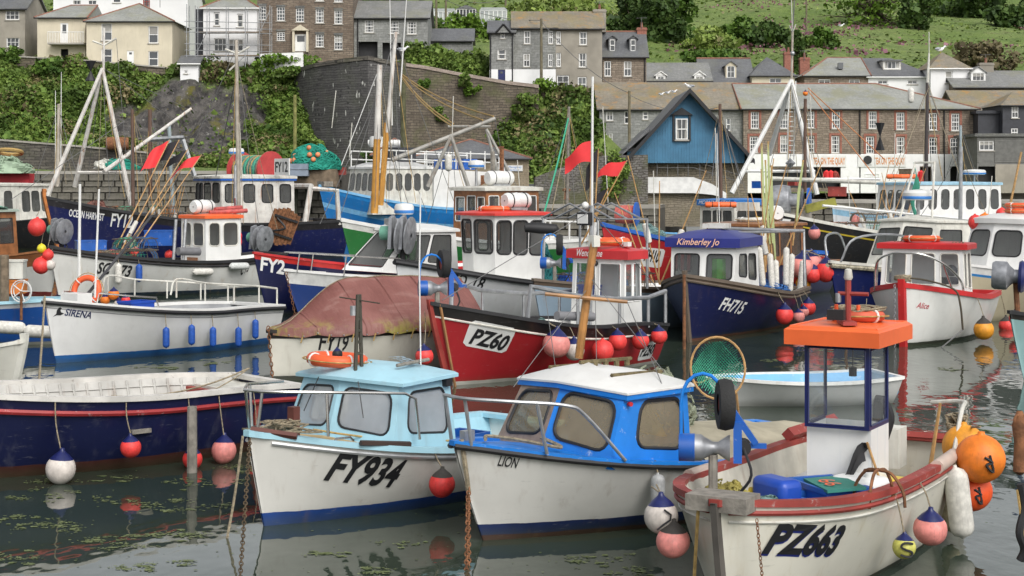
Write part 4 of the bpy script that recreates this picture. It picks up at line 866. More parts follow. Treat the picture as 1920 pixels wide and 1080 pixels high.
def polyhouse(bt, bot, top, wins, mat, fm=black, gm=None, rad=.06, fr=.012, name='wheelhouse', wmats=None, skip=()):
    gm = gm or glass; g = G(); fl = []; pl = []; n = len(bot)
    for i in range(n):
        j = (i + 1) % n
        if i in skip: continue
        if wmats and i in wmats:
            g2 = G(); f2 = []; p2 = []; panel(g2, f2, p2, bot[i], bot[j], top[j], top[i], wins.get(i, ()), rad, .025, fr); fl += f2; pl += p2; g2.build('panel_wall', wmats[i], bt.root, True, 25)
        else: panel(g, fl, pl, bot[i], bot[j], top[j], top[i], wins.get(i, ()), rad, .025, fr)
    h = g.build(name, mat, bt.root, True, 25)
    for (I, r_), pn in zip(fl, pl):
        w_ = G().poly(pn).build('window', gm, h, False); G().tube(I, r_, 5, closed=True).build('window_frame', fm, h)
    return h
def roof(bt, outline, over, th, camber, mat, name='roof', lip=0):
    q = [Vector(p) for p in outline]; c = sum(q, Vector()) / len(q)
    def ring(sc, dz, ov): return [c + Vector(((p - c).x * sc, (p - c).y * sc, (p - c).z)) + ((p - c) * Vector((1, 1, 0)) if False else Vector(((p - c).x, (p - c).y, 0))).normalized() * ov + Vector((0, 0, dz)) for p in q]
    g = G(); rows = [ring(1, 0, 0), ring(1, 0, over), ring(1, th, over), ring(1, th + .02, over * .6), ring(.6, th + .02 + camber * .75, 0), ring(.25, th + .02 + camber, 0), ring(.01, th + .02 + camber, 0)]
    g.grid(rows, closed=True); g.poly(rows[0][::-1]); return g.build(name, mat, bt.root, True, 40)
def boxhouse(bt, x0, x1, hw0, hw1, z0, z1, wins, mat, rk=0., rkr=0., over=.12, th=.06, cam_=.05, rm=None, **kw):
    bot = [(x0, -hw0, z0), (x1, -hw0, z0), (x1, hw0, z0), (x0, hw0, z0)]; top = [(x0 + rkr, -hw1, z1), (x1 - rk, -hw1, z1), (x1 - rk, hw1, z1), (x0 + rkr, hw1, z1)]
    h = polyhouse(bt, bot, top, wins, mat, **kw); r_ = roof(bt, top, over, th, cam_, rm or mat); return h, r_
def winrow(n, u0=.08, u1=.92, v0=.35, v1=.88, gap=.06):
    w_ = (u1 - u0 - gap * (n - 1)) / n; return [(u0 + i * (w_ + gap), v0, u0 + i * (w_ + gap) + w_, v1) for i in range(n)]

# ---------------------------------------------------------------- gear
def _ball():
    n = 20; a = [(max(.001, math.sin(math.pi * i / 14)), -math.cos(math.pi * i / 14)) for i in range(11)]
    b = [(math.sin(math.pi * 10 / 14) * 1.012, -math.cos(math.pi * 10 / 14)), (.56, .88), (.33, 1.06), (.17, 1.2), (.14, 1.36), (.001, 1.4)]
    return a, b
_a, _b = _ball(); BM = {}
def buoy(p, r, mat, label, cap=navy, top=None, group=None, ropem=None, name='buoy', mark=None, rz=None):
    k = (mat.name, cap.name)
    if k not in BM:
        a_, b_ = (_a, _b) if cap is not mat else (_a + [(.62, .79), (.42, .91), (.22, .98)], [(.221, .979), (.15, 1.02), (.13, 1.12), (.001, 1.14)])
        BM[k] = ([], G().lathe(b_, 14).mesh('cap', cap, True, 60))
        for q in range(3):
            g = G().lathe(a_, 20); g.v = [tuple(c * (1 + (.028 * math.sin(x * 2.3 + q * 2) * math.sin(y * 2.9 + q) - .02 * math.exp(-9 * ((x - .6) ** 2 + (y + .6 - q * .5) ** 2))) * (z < .55)) for c in (x, y, z)) for x, y, z in g.v]; BM[k][0].append(g.mesh('ball', mat, True, 80))
    e = thing(name, label, 'buoy', p, random.uniform(0, 6) if rz is None else rz, group); s = (r, r, r * random.uniform(.97, 1.06))
    tl = (random.uniform(-.1, .1), random.uniform(-.1, .1), 0)
    link('ball', random.choice(BM[k][0]), e, None, tl, s); link('cap', BM[k][1], e, None, tl, s)
    if top is not None:
        q = Matrix.Rotation(-e.rotation_euler.z, 3, 'Z') @ (Vector(top) - Vector(p)); G().tube(curve([(0, 0, r * 1.28), q * .5 + Vector((.01, .02, r * .6)), q], 3), max(.007, r * .045), 5).build('lashing', ropem or rope_m, e)
    return e
def hang(bt, px, py, r, mat, label, cap=navy, sd=None, **kw):
    """buoy hanging against the hull of a boat, seen at photo pixel (px, py)"""
    q = bt.find(px, py, sd, r * 1.02); t = (q.x - bt.xo + bt.L / 2) / bt.L; t = min(1, max(0, t)); sd = sd or bt.vis
    q.y = sd * max(abs(q.y), bt.hb(t) + r * .75)
    d = bt.proj(q)[2]; q.z = PZ(py, d); tp = bt.w(q.x, sd * (bt.hb(t) - .02), bt.sheer(t) + .03)
    return buoy(bt.w(*q), r, mat, label, cap, tp, **kw)
FM = {}
def fender(p, ln, r, mat, label, top=None, group=None, axis=(0, 0, 1)):
    k = (mat.name, round(ln / r, 1))
    if k not in FM:
        h = ln / r / 2; FM[k] = G().lathe([(.12, -h - .12), (.2, -h), (.7, -h + .22), (.95, -h + .6), (1, -h + 1), (1, h - 1), (.95, h - .6), (.7, h - .22), (.2, h), (.16, h + .2), (.02, h + .22)], 14).mesh('fender', mat, True, 60)
    e = thing('fender', label, 'fender', p, 0, group); b = link('body', FM[k], e, None, Vector((0, 0, 1)).rotation_difference(Vector(axis)).to_euler(), r)
    if top is not None: G().tube([Vector(axis) * (ln / 2 + r * .1), Vector(top) - Vector(p)], .009, 5).build('lashing', rope_m, e)
    return e
def hangf(bt, px, py, ln, r, mat, label, sd=None, **kw):
    q = bt.find(px, py, sd, r * 1.05); t = min(1, max(0, (q.x - bt.xo + bt.L / 2) / bt.L)); sd = sd or bt.vis; q.y = sd * max(abs(q.y), bt.hb(t) + r * .4); q.z = PZ(py, bt.proj(q)[2])
    return fender(bt.w(*q), ln, r, mat, label, bt.w(q.x, sd * (bt.hb(t) - .01), bt.sheer(t) + .03), **kw)
def lifebuoy(p, R_, r, label, axis=(0, 0, 1), m=None):
    e = thing('lifebuoy', label, 'lifebuoy', p); ax = Vector(axis).normalized(); G().torus((0, 0, 0), R_, r, ax, 28, 10).build('ring', m or lifeor, e); q = Vector((0, 0, 1)).rotation_difference(ax)
    for i in range(4):
        a = i * 1.5708 + .6; G().torus(q @ Vector((R_ * math.cos(a), R_ * math.sin(a), 0)), r * 1.05, .012, q @ Vector((-math.sin(a), math.cos(a), 0)), 12, 6).build('band', cleanw, e)
        G().tube([q @ Vector(((R_ + r * (1.1 + .5 * math.sin(k / 8 * 3.14))) * math.cos(a + 1.57 * k / 8), (R_ + r * (1.1 + .5 * math.sin(k / 8 * 3.14))) * math.sin(a + 1.57 * k / 8), 0)) for k in range(9)], .008, 5).build('grab_line', rope_y, e)
    return e
def raft(p, ln, r, ang, label, m=None, name='life_raft', cat='life raft'):
    e = thing(name, label, cat, p, ang); ax = (1, 0, 0); G().lathe([(.02, -ln / 2), (r * .8, -ln / 2), (r, -ln / 2 + .07), (r, -.03), (r * 1.05, -.02), (r * 1.05, .02), (r, .03), (r, ln / 2 - .07), (r * .8, ln / 2), (.02, ln / 2)], 14, (0, 0, 0), ax).build('canister', m or cleanw, e)
    for x in (-ln * .28, ln * .28): G().torus((x, 0, 0), r * 1.02, .015, ax, 14, 5).build('strap', black, e)
    G().ab((-ln * .35, -r * .7, -r * 1.15), (ln * .35, r * .7, -r * .85)).build('cradle', steel, e, False)
    return e
def radar(bt, x, y, z, r=.28, post=.5):
    G().tube([(x, y, z), (x, y, z + post)], .05, 8).build('radar_post', steel, bt.root); d = G().lathe([(.01, 0), (r * .9, 0), (r, .06), (r, .2), (r * .85, .27), (.01, .3)], 18, (x, y, z + post)).build('radar_dome', cleanw, bt.root); G().lathe([(r * 1.005, .03), (r * 1.02, .05), (r * 1.02, .1), (r * 1.005, .11)], 18, (x, y, z + post)).build('blue_band', ltr_b, d)
def mast(bt, pts, r0, r1, mat, name='mast'):
    return G().tube(pts, [r0 + (r1 - r0) * i / (len(pts) - 1) for i in range(len(pts))], 8).build(name, mat, bt.root)
def line(name, label, a, b, r, mat, sag=0., cat='rope', group=None):
    a, b = Vector(a), Vector(b); r_ = thing(name, label, cat, a, 0, group); n = 8
    return G().tube([(b - a) * (i / n) + Vector((0, 0, -sag * 4 * (i / n) * (1 - i / n))) for i in range(n + 1)], r, 5).build('strand', mat, r_)
def stay(bt, a, b, r=.012, mat=None): return G().tube([a, b], r, 4).build('stay', mat or wire, bt.root)
def chain(label, a, b, lk, mat, sag=0.):
    a, b = Vector(a), Vector(b); r_ = thing('mooring_chain', label, 'chain', a); n = int((b - a).length / (lk * 1.45)); g = G()
    for i in range(n):
        f = (i + .5) / n; p = (b - a) * f + Vector((0, 0, -sag * 4 * f * (1 - f))); t = ((b - a) / n).normalized(); x = t.orthogonal().normalized(); x = Matrix.Rotation(1.57 * (i % 2) + .4, 3, t) @ x
        g.tube([p + t * lk * math.cos(k * .785) * .95 + x * lk * .55 * math.sin(k * .785) for k in range(8)], lk * .19, 5, closed=True)
    g.build('links', mat, r_)
def dan(base, tip, label, flagm, fl=(.75, .5), where=1., sgn=1, droop=.25, group=None, r=.016, float_at=None):
    base, tip = Vector(base), Vector(tip); e = thing('dan_pole', label, 'flag', base, 0, group); q = tip - base; G().tube([(0, 0, 0), q], [r * 1.2, r * .7], 6).build('pole', bamboo, e)
    if flagm:
        rows = []; t = q.normalized(); top = q * where; rnd = random.Random(label)
        ph = rnd.uniform(0, 6)
        for i in range(9):
            u = i / 8; rows.append([top - t * fl[1] * v + Vector((sgn * fl[0] * u, .12 * math.sin(u * 5 + ph + v) * u, -droop * u * u * fl[0] * 1.2 - .06 * math.sin(u * 7 + ph) * u)) * 1 + t * (fl[1] * .28 * u * (v - .5)) for v in (0, .2, .4, .6, .8, 1)])
        G().grid(rows).build('flag', flagm, e)
    if float_at: G().lathe([(.01, -.25), (.07, -.22), (.08, 0), (.07, .22), (.01, .25)], 10, q * float_at, q).build('float', f_white, e)
    return e
def crate(p, sz, rz, mat, label, name='fish_box', tilt=0):
    e = thing(name, label, 'fish box', p, rz); a, b, c = sz; t = .02; g = G()
    g.ab((-a / 2, -b / 2, 0), (a / 2, b / 2, t)); g.ab((-a / 2, -b / 2, t), (a / 2, -b / 2 + t, c)); g.ab((-a / 2, b / 2 - t, t), (a / 2, b / 2, c)); g.ab((-a / 2, -b / 2 + t, t), (-a / 2 + t, b / 2 - t, c)); g.ab((a / 2 - t, -b / 2 + t, t), (a / 2, b / 2 - t, c)); g.build('tub', mat, e, False)
    g = G(); g.ab((-a / 2 - .015, -b / 2 - .015, c - .04), (a / 2 + .015, -b / 2 - .001, c + .002)); g.ab((-a / 2 - .015, b / 2 + .001, c - .04), (a / 2 + .015, b / 2 + .015, c + .002)); g.ab((-a / 2 - .015, -b / 2, c - .04), (-a / 2 - .001, b / 2, c + .002)); g.ab((a / 2 + .001, -b / 2, c - .04), (a / 2 + .015, b / 2, c + .002)); g.build('rim', mat, e, False)
    if tilt: e.rotation_euler.x = tilt
    return e
galv_drum = M('worn_drum_metal', (.33, .34, .36), .45, .5, var=.3, sc=6)
tyre_m = M('tyre_rubber', (.022, .022, .022), .8, var=.3, bump=.3, bsc=60)
def hauler(p, rz, s, label, arch=1., mat=None, tyre=True, flip=1, post=.45):
    """blue line hauler: post, drum, tyre wheel on an arm and a hose arch"""
    mat = mat or blue; e = thing('net_hauler', label, 'net hauler', p, rz); S = lambda g: g
    m4 = Matrix.Scale(s, 4)
    def gg(): g = G(); g.m = m4; return g
    gg().tube([(0, 0, -post), (0, 0, .1)], .055, 8).build('post', greywood, e)
    gg().lathe([(.02, -.3), (.15, -.3), (.16, -.26), (.16, -.04), (.13, 0), (.075, .1), (.075, .16), (.15, .27), (.16, .3), (.02, .3)], 18, (-.1, 0, .18), (1, 0, 0)).build('drum', galv_drum, e)
    gg().lathe([(.162, -.305), (.166, -.3), (.166, -.12), (.162, -.115)], 18, (-.1, 0, .18), (1, 0, 0)).build('drum_end', mat, e)
    gg().prism([(.24, -.12, .02), (.24, .1, -.02), (.24, .13, .35), (.24, .02, .55), (.24, -.1, .5)], (.1, 0, 0)).build('side_plate', mat, e, False)
    gg().box((.36, -.02, .45), (.07, .1, .5), ry=R(-35)).build('arm', mat, e, False)
    gg().box((.5, -.02, .22), (.26, .06, .06)).build('lever', mat, e, False); gg().cyl((.36, -.1, .2), .09, .22, 14, (0, 1, 0)).build('motor', black, e)
    if tyre:
        ax = (1, .15, 0); t = gg().lathe([(.13, -.08), (.22, -.10), (.29, -.085), (.31, 0), (.29, .085), (.22, .10), (.13, .08)], 26, (.14, 0, .70), ax).build('tyre', tyre_m, e); gg().lathe([(.02, -.05), (.13, -.06), (.135, .06), (.02, .05)], 16, (.14, 0, .70), ax).build('rim', dred, t)
    pts = [(-.38, 0, .1)] + [(-.38 + .26 * (1 - math.cos(k / 8 * 3.14)), 0, .55 * arch + .35 * math.sin(k / 8 * 3.14)) for k in range(9)] + [(.16, .05, .4)]
    gg().tube(pts, .022, 7).build('hose_arch', brblue, e)
    gg().tube(curve([(.36, -.1, .2), (.45, -.2, -.1), (.3, -.1, -.35)], 4), .018, 6).build('hydraulic_hose', black, e)
    return e
def plate_hauler(p, rz, s, label):
    e = thing('pot_hauler', label, 'pot hauler', p, rz)
    for y in (-.22, 0.0):
        g = G(); g.m = Matrix.Scale(s, 4); g.lathe([(.05, -.02), (.3, -.035), (.42, .0), (.42, .03), (.3, .02), (.05, .03)], 22, (0, y, .1), (0, 1, .1)); g.build('sheave_plate', galv_drum, e)
    for y in (-.1, .16):
        g = G(); g.m = Matrix.Scale(s, 4); g.prism([(-.25, y, -.2), (.35, y, -.2), (.3, y, .3), (.05, y, .55), (-.15, y, .5)], (0, .08, 0)); g.build('cheek_plate', galv_drum, e, False)
    g = G(); g.m = Matrix.Scale(s, 4); g.cyl((.1, .2, .15), .16, .3, 14, (0, 1, 0)); g.build('motor', M('faded_green_paint', (.12, .3, .22), .6, chip=.4), e)
    g = G(); g.m = Matrix.Scale(s, 4); g.tube(curve([(.15, .3, .1), (.3, .2, -.3), (.1, .1, -.55), (.25, -.1, -.4), (.12, .1, -.2)], 5), .025, 6); g.tube([(.1, 0, -.2), (.1, 0, -1.0)], .07, 8); g.build('hoses_and_post', black, e)
def netheap(p, rx, ry, rz, mat, label, n=9000, floats=None, name='net_heap'):
    """a heap of netting: folded twine loops"""
    e = thing(name, label, 'fishing net', p); g = G()
    rs = random.Random(label)
    rows = []
    for i in range(9):
        for_ = []
        for j in range(24):
            a = j / 24 * 6.283; th = i / 8 * 1.5708; k = 1 + .18 * math.sin(a * 3 + i) + .1 * math.sin(a * 7 + i * 2); for_.append((rx * math.cos(th) * math.cos(a) * k, ry * math.cos(th) * math.sin(a) * k, rz * math.sin(th) * (1 + .12 * math.sin(a * 2))))
        rows.append(for_)
    g.grid(rows, closed=True); g.build('folds', mat, e)
    g = G()
    for i in range(int(n / 60)):
        a0 = rs.uniform(0, 6.28); th0 = rs.uniform(.05, 1.3); pts = []
        for k in range(9):
            a = a0 + k * .13 * rs.choice((1, 1, .5)); th = th0 + .13 * math.sin(k * 1.1 + a0 * 3); q = 1.05 + .15 * math.sin(a * 3 + th * 5); pts.append((rx * math.cos(th) * math.cos(a) * q, ry * math.cos(th) * math.sin(a) * q, max(.01, rz * math.sin(th) * q)))
        g.tube(pts, min(rx, rz) * .035, 3, caps=False)
    o = g.build('twine', mat, e); o['kind'] = 'stuff'
    if floats:
        for k in range(floats[0]):
            a = rs.uniform(3.4, 6.0); th = rs.uniform(.1, 1.2); G().ball((rx * 1.1 * math.cos(th) * math.cos(a), ry * 1.1 * math.cos(th) * math.sin(a), rz * 1.1 * math.sin(th)), floats[1], 10, 7).build('float', floats[2], e)
    return e
# ================================================================ NEAR BOATS
W_ = (.62, .61, .57)                      # gel-coat white
h_white_blue = hullmat('hull_white_blue_boot', (.64, .63, .59), [('z', -9, .13, (.008, .05, .24))], streak=.3)
h_lion = hullmat('hull_white_navy_boot', (.68, .67, .63), [('z', -9, .16, (.07, .015, .02)), ('z', .05, .16, (.012, .025, .10))], streak=.34)
h_pz663 = hullmat('hull_cream_fouled', (.63, .61, .53), [('z', -9, .05, (.02, .02, .03))], streak=.4, scol=(.35, .26, .1))
h_navyred = hullmat('hull_navy_open', (.010, .014, .062), [('z', -9, .14, (.09, .028, .024))], streak=.15, scol=(.3, .3, .33), planks=1.6)

# ---- pale blue cabin boat FY934
b1 = D(465, 812, .95)
A = Boat('cabin_boat', 'pale blue cabin boat with white hull and big black FY934', b1, 52, 4.8, 2.12, .95, .56, .52, h_white_blue, rake=.3, e=3.2, tw=.88, kb=.62, p=1.7, deck=((0, .52, .42), (.52, .99, .015)), gun=skyb, gw=.10, gh=.05, deckm=skyb)
A.rail(.075, .022, M('aluminium_strip', (.55, .56, .57), .35, .6), 'rubbing_strip', .02, .97)
A.text('FY934', (606, 897), (741, 912), .28, ltr_k, bold=.035, shear=.32)
cb = [(.1, -.76, .5), (1.16, -.80, .66), (1.30, 0, .74), (1.16, .80, .66), (.1, .76, .5)]; ct = [(.12, -.66, 1.34), (.95, -.69, 1.32), (1.10, 0, 1.36), (.95, .69, 1.32), (.12, .66, 1.34)]
polyhouse(A, cb, ct, {0: [(.12, .3, .72, .88)], 1: [(.10, .24, .90, .88)], 2: [(.10, .24, .90, .88)], 3: [(.2, .3, .88, .88)], 4: []}, skyb, gm=glassf, rad=.1, fr=.013, name='cabin')
roof(A, ct, .1, .035, .11, skyb)
text_flat('FY934', (.3, -.05, 1.518), (.55, .42, 1.505), .17, ltr_f, A.root, up=(-.86, .45, 0), bold=.02, name='roof_lettering')
g = G(); g.grid([[(1.3, .72, .755), (1.75, .55, .80), (2.1, .22, .865)], [(1.36, 0, .80), (1.8, 0, .85), (2.15, 0, .895)], [(1.3, -.72, .755), (1.75, -.55, .80), (2.1, -.22, .865)]]); A.part(g, 'deck_patch', M('sand_deck_paint', (.52, .38, .19), .8, bump=.2))
for s in (1, -1): A.tube([(1.05, s * .93, .76), (1.62, s * .78, .83)], .03, M('dark_toe_rail', (.05, .03, .025), .6), 'toe_rail', 5)
A.tube([(2.36, .0, .98), (2.1, .38, .92)], .035, M('mahogany_block', (.12, .035, .025), .5), 'bow_chafe', 5); G().box((1.72, -.06, .98), (.09, .09, .3)).build('samson_post', MC['mahogany_block'], A.root, False)
pr = [(2.34, -.12, 1.36), (2.30, .16, 1.36), (1.9, .52, 1.34), (1.05, .86, 1.27), (.9, .87, 1.2), (.85, .88, .78)]
A.tube(curve(pr[:4], 5) + [Vector(p) for p in pr[4:]], .016, inox, 'pulpit_rail'); A.tube([(2.34, -.12, 1.36), (1.9, -.55, 1.34), (1.1, -.86, 1.27)], .016, inox, 'pulpit_rail')
for p, q in (((2.3, .1, 1.36), (2.32, .05, .98)), ((1.85, .54, 1.34), (1.84, .55, .9)), ((1.85, -.57, 1.34), (1.84, -.55, .9)), ((2.34, -.1, 1.36), (2.2, -.2, .96))): A.tube([p, q], .016, inox, 'stanchion')
A.tube([(1.15, .3, 1.36), (1.2, .42, 1.0)], .007, black, 'window_wiper', 4); A.tube([(1.12, -.3, 1.36), (1.22, -.42, 1.0)], .007, black, 'window_wiper', 4)
for y in (.62, -.62): G().tube([(1.55, y, .83), (1.6, y, .87), (1.75, y * .93, .87), (1.8, y * .92, .83)], .012, 5).build('cleat', inox, A.root)
# A-frame light post on the roof, grab rail, side lamp
g = G()
for s in (-.05, .05): g.tube([(.95 + s, .12, 1.4), (.95 + s * .25, .12, 2.24)], .022, 5)
for k in range(6): z = 1.62 + k * .12; wv = .05 * (1 - (z - 1.5) / .82 * .75); g.tube([(.95 - wv, .12, z), (.95 + wv, .12, z)], .018, 5)
g.tube([(.95, -.16, 2.2), (.95, .42, 2.16)], .007, 5); A.part(g, 'light_post', M('weathered_post', (.06, .055, .04), .8)); G().cyl((.99, .08, 2.02), .035, .1, 10).build('lamp', steel, A.root)
A.tube([(.75, .48, 1.50), (.25, .48, 1.52)], .02, greywood, 'grab_rail'); G().box((.2, .70, 1.30), (.1, .07, .1)).build('side_light', black, A.root, False)
A.tube([(.42, .52, 1.48), (.42, .50, 2.5), (.40, .50, 3.3)], .008, cleanw, 'whip_aerial')
e = lifebuoy(A.w(.86, -.28, 1.52), .27, .065, 'orange lifebuoy lying on the roof of the pale blue cabin boat', (.06, .02, 1))
buoy(A.w(.86, -.28, 1.58), .055, black, 'small black float inside the lifebuoy on the pale blue roof')
hang(A, 808, 908, .135, b_red, 'red round buoy hanging on the side of the FY934 boat', cap=M('tarred_cap', (.05, .045, .04), .8))
for k, (a, b) in enumerate((((2.2, .15, .97), (1.5, .1, .86)),)):
    rs = random.Random(3); pts = [(1.95 + rs.gauss(0, .11), .05 + rs.gauss(0, .17), .92 + rs.uniform(0, .10)) for i in range(44)]
    tag(link('coiled_rope', G().tube(curve(pts, 3), .010, 5).mesh('coiled_rope', rope_m), None, A.loc, (0, 0, A.a)), 'tangled mooring rope heaped on the foredeck of the FY934 boat', 'rope')
line('deck_line', 'long slack line along the foredeck of the FY934 boat', A.w(1.7, .2, .92), A.w(-.2, .92, .66), .011, rope_y, .06)
chain('rusty mooring chain hanging from the bow of the FY934 boat', A.w(2.42, .05, .9), D(447, 1095, 0) + Vector((0, 0, -.15)), .032, M('brown_chain', (.12, .085, .05), .8, .3, var=.4, sc=10))
line('mooring_rope', 'weedy mooring rope off the bow of the FY934 boat', A.w(2.42, -.05, .92), D(415, 1015, .0) - Vector((0, 0, .2)), .013, rope_m, .12)
crate(A.w(-.5, .25, .32), (.6, .42, .3), A.a, blue, 'navy blue fish box in the cockpit of the FY934 boat')

# ---- LION
b2 = D(851, 830, .97)
Bt = Boat('cabin_boat', 'bright blue cabin boat with white roof and LION on its white hull', b2, 40, 5.3, 2.2, .97, .60, .56, h_lion, rake=.5, e=3.0, tw=.86, kb=.66, p=1.7, deck=((0, .5, .42), (.5, .99, .012)), gun=brblue, gw=.1, gh=.04, deckm=brblue)
Bt.rail(.03, .03, black, 'rubber_rubbing_strake', 0, 1, out=.02)
Bt.text('LION', (934, 872), (972, 877), .10, ltr_k, bold=.012, shear=.1, name='name_lettering')
x0 = 2.65
cb = [(x0 - 2.35, -.84, .5), (x0 - 1.18, -.86, .70), (x0 - 1.08, 0, .80), (x0 - 1.18, .86, .70), (x0 - 2.35, .84, .5)]; ct = [(x0 - 2.37, -.74, 1.38), (x0 - 1.5, -.75, 1.37), (x0 - 1.36, 0, 1.43), (x0 - 1.5, .75, 1.37), (x0 - 2.37, .74, 1.38)]
polyhouse(Bt, cb, ct, {0: [(.2, .3, .75, .88)], 1: [(.10, .22, .90, .86)], 2: [(.10, .2, .92, .88)], 3: [(.28, .3, .9, .88)], 4: []}, brblue, gm=glassb, rad=.13, fr=.018, name='cabin', wmats={1: M('grey_plywood', (.30, .22, .17), .75, var=.25, sc=9)})
roof(Bt, ct, .08, .02, .14, cleanw); roof(Bt, [(p[0], p[1], p[2] - .05) for p in ct], .07, .045, .0, brblue, 'roof_edge')
for s, k in ((0, .0), (1, .46), (-1, .46)):
    yy = k * s; g = G(); g.tube([(x0 - 2.32, yy, 1.60 - .09 * abs(s)), (x0 - 1.6, yy, 1.61 - .09 * abs(s))], .02, 5)
    for q in range(5): g.box((x0 - 2.26 + q * .15, yy, 1.565 - .09 * abs(s)), (.05, .03, .07))
    Bt.part(g, 'grab_rail', M('mossy_timber', (.15, .12, .06), .9, var=.5, sc=12, bump=.4), False)
for z in (.86, 1.26): G().box((x0 - 1.24 - (z - .7) * .38, .04, z + .04), (.03, .2, .05)).build('hinge', brblue, Bt.root, False)
G().cyl((x0 - 1.52, .79, 1.28), .022, .04, 10, (.2, 1, .1)).build('red_side_light', red, Bt.root)
pr = [(x0 - .02, -.18, 1.40), (x0 - .0, .16, 1.40), (x0 - .3, .5, 1.38), (x0 - .75, .74, 1.33), (x0 - .95, .80, 1.22), (x0 - 1.32, .95, .78)]
Bt.tube(curve(pr, 5), .018, steel, 'pulpit_rail')
for a, b in (((x0 - .02, -.16, 1.4), (x0 - .1, -.16, .95)), ((x0 - .02, .14, 1.4), (x0 - .1, .14, .95)), ((x0 - .5, .62, 1.36), (x0 - .62, .62, .88))): Bt.tube([a, b], .018, steel, 'stanchion')
G().box((x0 - .16, .0, 1.02), (.12, .08, .1)).build('bow_roller', steel, Bt.root, False)
g = G(); g.tube(curve([(x0 - .3, .1, .98), (x0 - .5, -.1, .97), (x0 - .7, .15, .94), (x0 - .95, .45, .88), (x0 - 1.0, .1, .93)], 6), .018, 6); Bt.part(g, 'deck_rope', rope_m)
m0, m1, s0, s1 = [Bt.l(P(*q)) for q in ((1085, 672, 17.0), (1114, 452, 17.05), (1022, 551, 16.9), (1176, 566, 17.0))]
Bt.tube([m0, m0.lerp(m1, .5), m1], .045, mastwood, 'mast', 8); Bt.tube([s0, s1], .022, mastwood, 'spreader_spar', 6); G().box(m1, (.09, .09, .12)).build('mast_lamp', offw, Bt.root, False)
for a, b in ((s1, (x0 - 2.0, .78, 1.4)), (m0.lerp(m1, .7), (x0 - 2.3, .5, 1.5)), (s0, (x0 - 1.9, -.7, 1.45)), (m0.lerp(m1, .6), (x0 - .9, -.2, 1.4)), (m1, (x0 - 2.3, -.5, 1.45))): stay(Bt, a, b, .005)
hangf(Bt, 1218, 922, .34, .07, f_grey, 'grey sausage fender hanging on the side of the LION boat')
chain('rust-orange mooring chain below the bow of the LION boat', Bt.w(x0 - .1, .1, .55), D(872, 1090, 0) - Vector((0, 0, .25)), .034, rust); chain('second strand of rusty chain at the bow of the LION boat', Bt.w(x0 - .12, .06, .5), D(880, 1080, 0) - Vector((0, 0, .25)), .034, rust)
line('mooring_rope', 'frayed green rope tied to the chain of the LION boat', Bt.w(x0 - .05, .05, 1.0), Bt.w(x0 - .1, .1, .5), .024, rope_m, -.02)
tarp = M('cream_tarpaulin', (.42, .38, .28), .8, var=.25, bump=.3, bsc=8)
rows = []
for i in range(9):
    x = x0 - 2.45 - i * .33; w0 = Bt.hb(max(0, (x + 2.65) / 5.3)) * .93; zs = .95 - .035 * i; rows.append([(x, w0 * s, (.62 if abs(s) == 1 else zs * (1 - .35 * s * s)) + .02 * math.sin(i * 2 + s * 5)) for s in (-1, -.66, -.33, 0, .33, .66, 1)])
g = G(); g.grid(rows); o = tag(g.build('cockpit_cover', tarp), 'cream tarpaulin draped over the cockpit of the LION boat', 'tarpaulin'); o.location = Bt.loc; o.rotation_euler.z = Bt.a
netm = M('green_netting', (.04, .26, .18), .8, var=.3)
def handnet():
    c = P(1346, 690, 15.9); e = thing('landing_net', 'hoop landing net of green mesh standing behind the LION boat', 'net', c); g = G(); sx, sz = .27, .30; hoop = [(sx * math.cos(a) * (1 - .18 * (math.sin(a) < 0) * 0), .08 * math.sin(a), sz * math.sin(a)) for a in [i / 28 * 6.283 for i in range(28)]]; g.tube(hoop, .012, 6, closed=True); g.build('hoop', bamboo, e)
    g = G(); f = lambda u, v: (sx * .96 * u, .25 * (1 - (u * u + v * v)) + .02 * math.sin(9 * u), sz * .96 * v)
    n = 9
    for i in range(-n, n + 1):
        k = i / n
        for sgn in (1, -1):
            pts = []
            for j in range(-10, 11):
                u = k + j / 10 * .9; v = sgn * (j / 10 * .9 - k * .0); 
                if u * u + v * v <= 1: pts.append(f(u, v))
            if len(pts) > 1: g.tube(pts, .0045, 4, caps=False)
    g.build('mesh', rope_g, e); G().tube([(.18, 0, -.22), (.25, .1, -.75)], .014, 6).build('handle', bamboo, e)
    for k, (du, dz) in enumerate(((-.2, -.35), (-.12, -.5), (-.2, -.7))): pass
handnet()
netheap(Bt.w(x0 - 2.75, -.05, .85), .35, .55, .55, M('pale_net', (.30, .33, .24), .9, var=.3), 'pale green drift net draped behind the blue cabin', 5000)

# ---- PZ663
b3 = Vector((1.55, 12.2, 0))
C = Boat('fishing_boat', 'small open fishing boat PZ663 with an orange-topped wheelhouse', b3, 60.5, 5.2, 1.74, .97, .82, .77, h_pz663, xo=.05, rake=.28, e=5.0, tw=.84, tm=.42, kb=.52, ks=.26, p=2.0, deck=((0, .985, .55),), gun=dred, gw=.085, gh=.045, deckm=M('deck_cream', (.55, .53, .46), .6, var=.25, streak=.3), dmin=.12)
C.rail(.075, .022, dred, 'rubbing_strake', 0, .99, out=.012); C.rail(.15, .012, offw, 'moulding', 0, .99)
C.stem(.035, M('stem_strip', (.10, .09, .08), .6), .0, 'stem_band')
g = G(); g.box((2.50, 0, .955), (.30, .50, .12)); C.part(g, 'bow_plank', greywood, False)
navysh = M('navy_shadow_letter', (.01, .02, .16), .5)
C.text('PZ663', (1424, 1034), (1568, 1036), .225, ltr_k, bold=.04, shear=.3, off=.010); C.text('PZ663', (1422, 1038), (1566, 1040), .225, navysh, bold=.045, shear=.3, off=.005, name='letter_shadow')
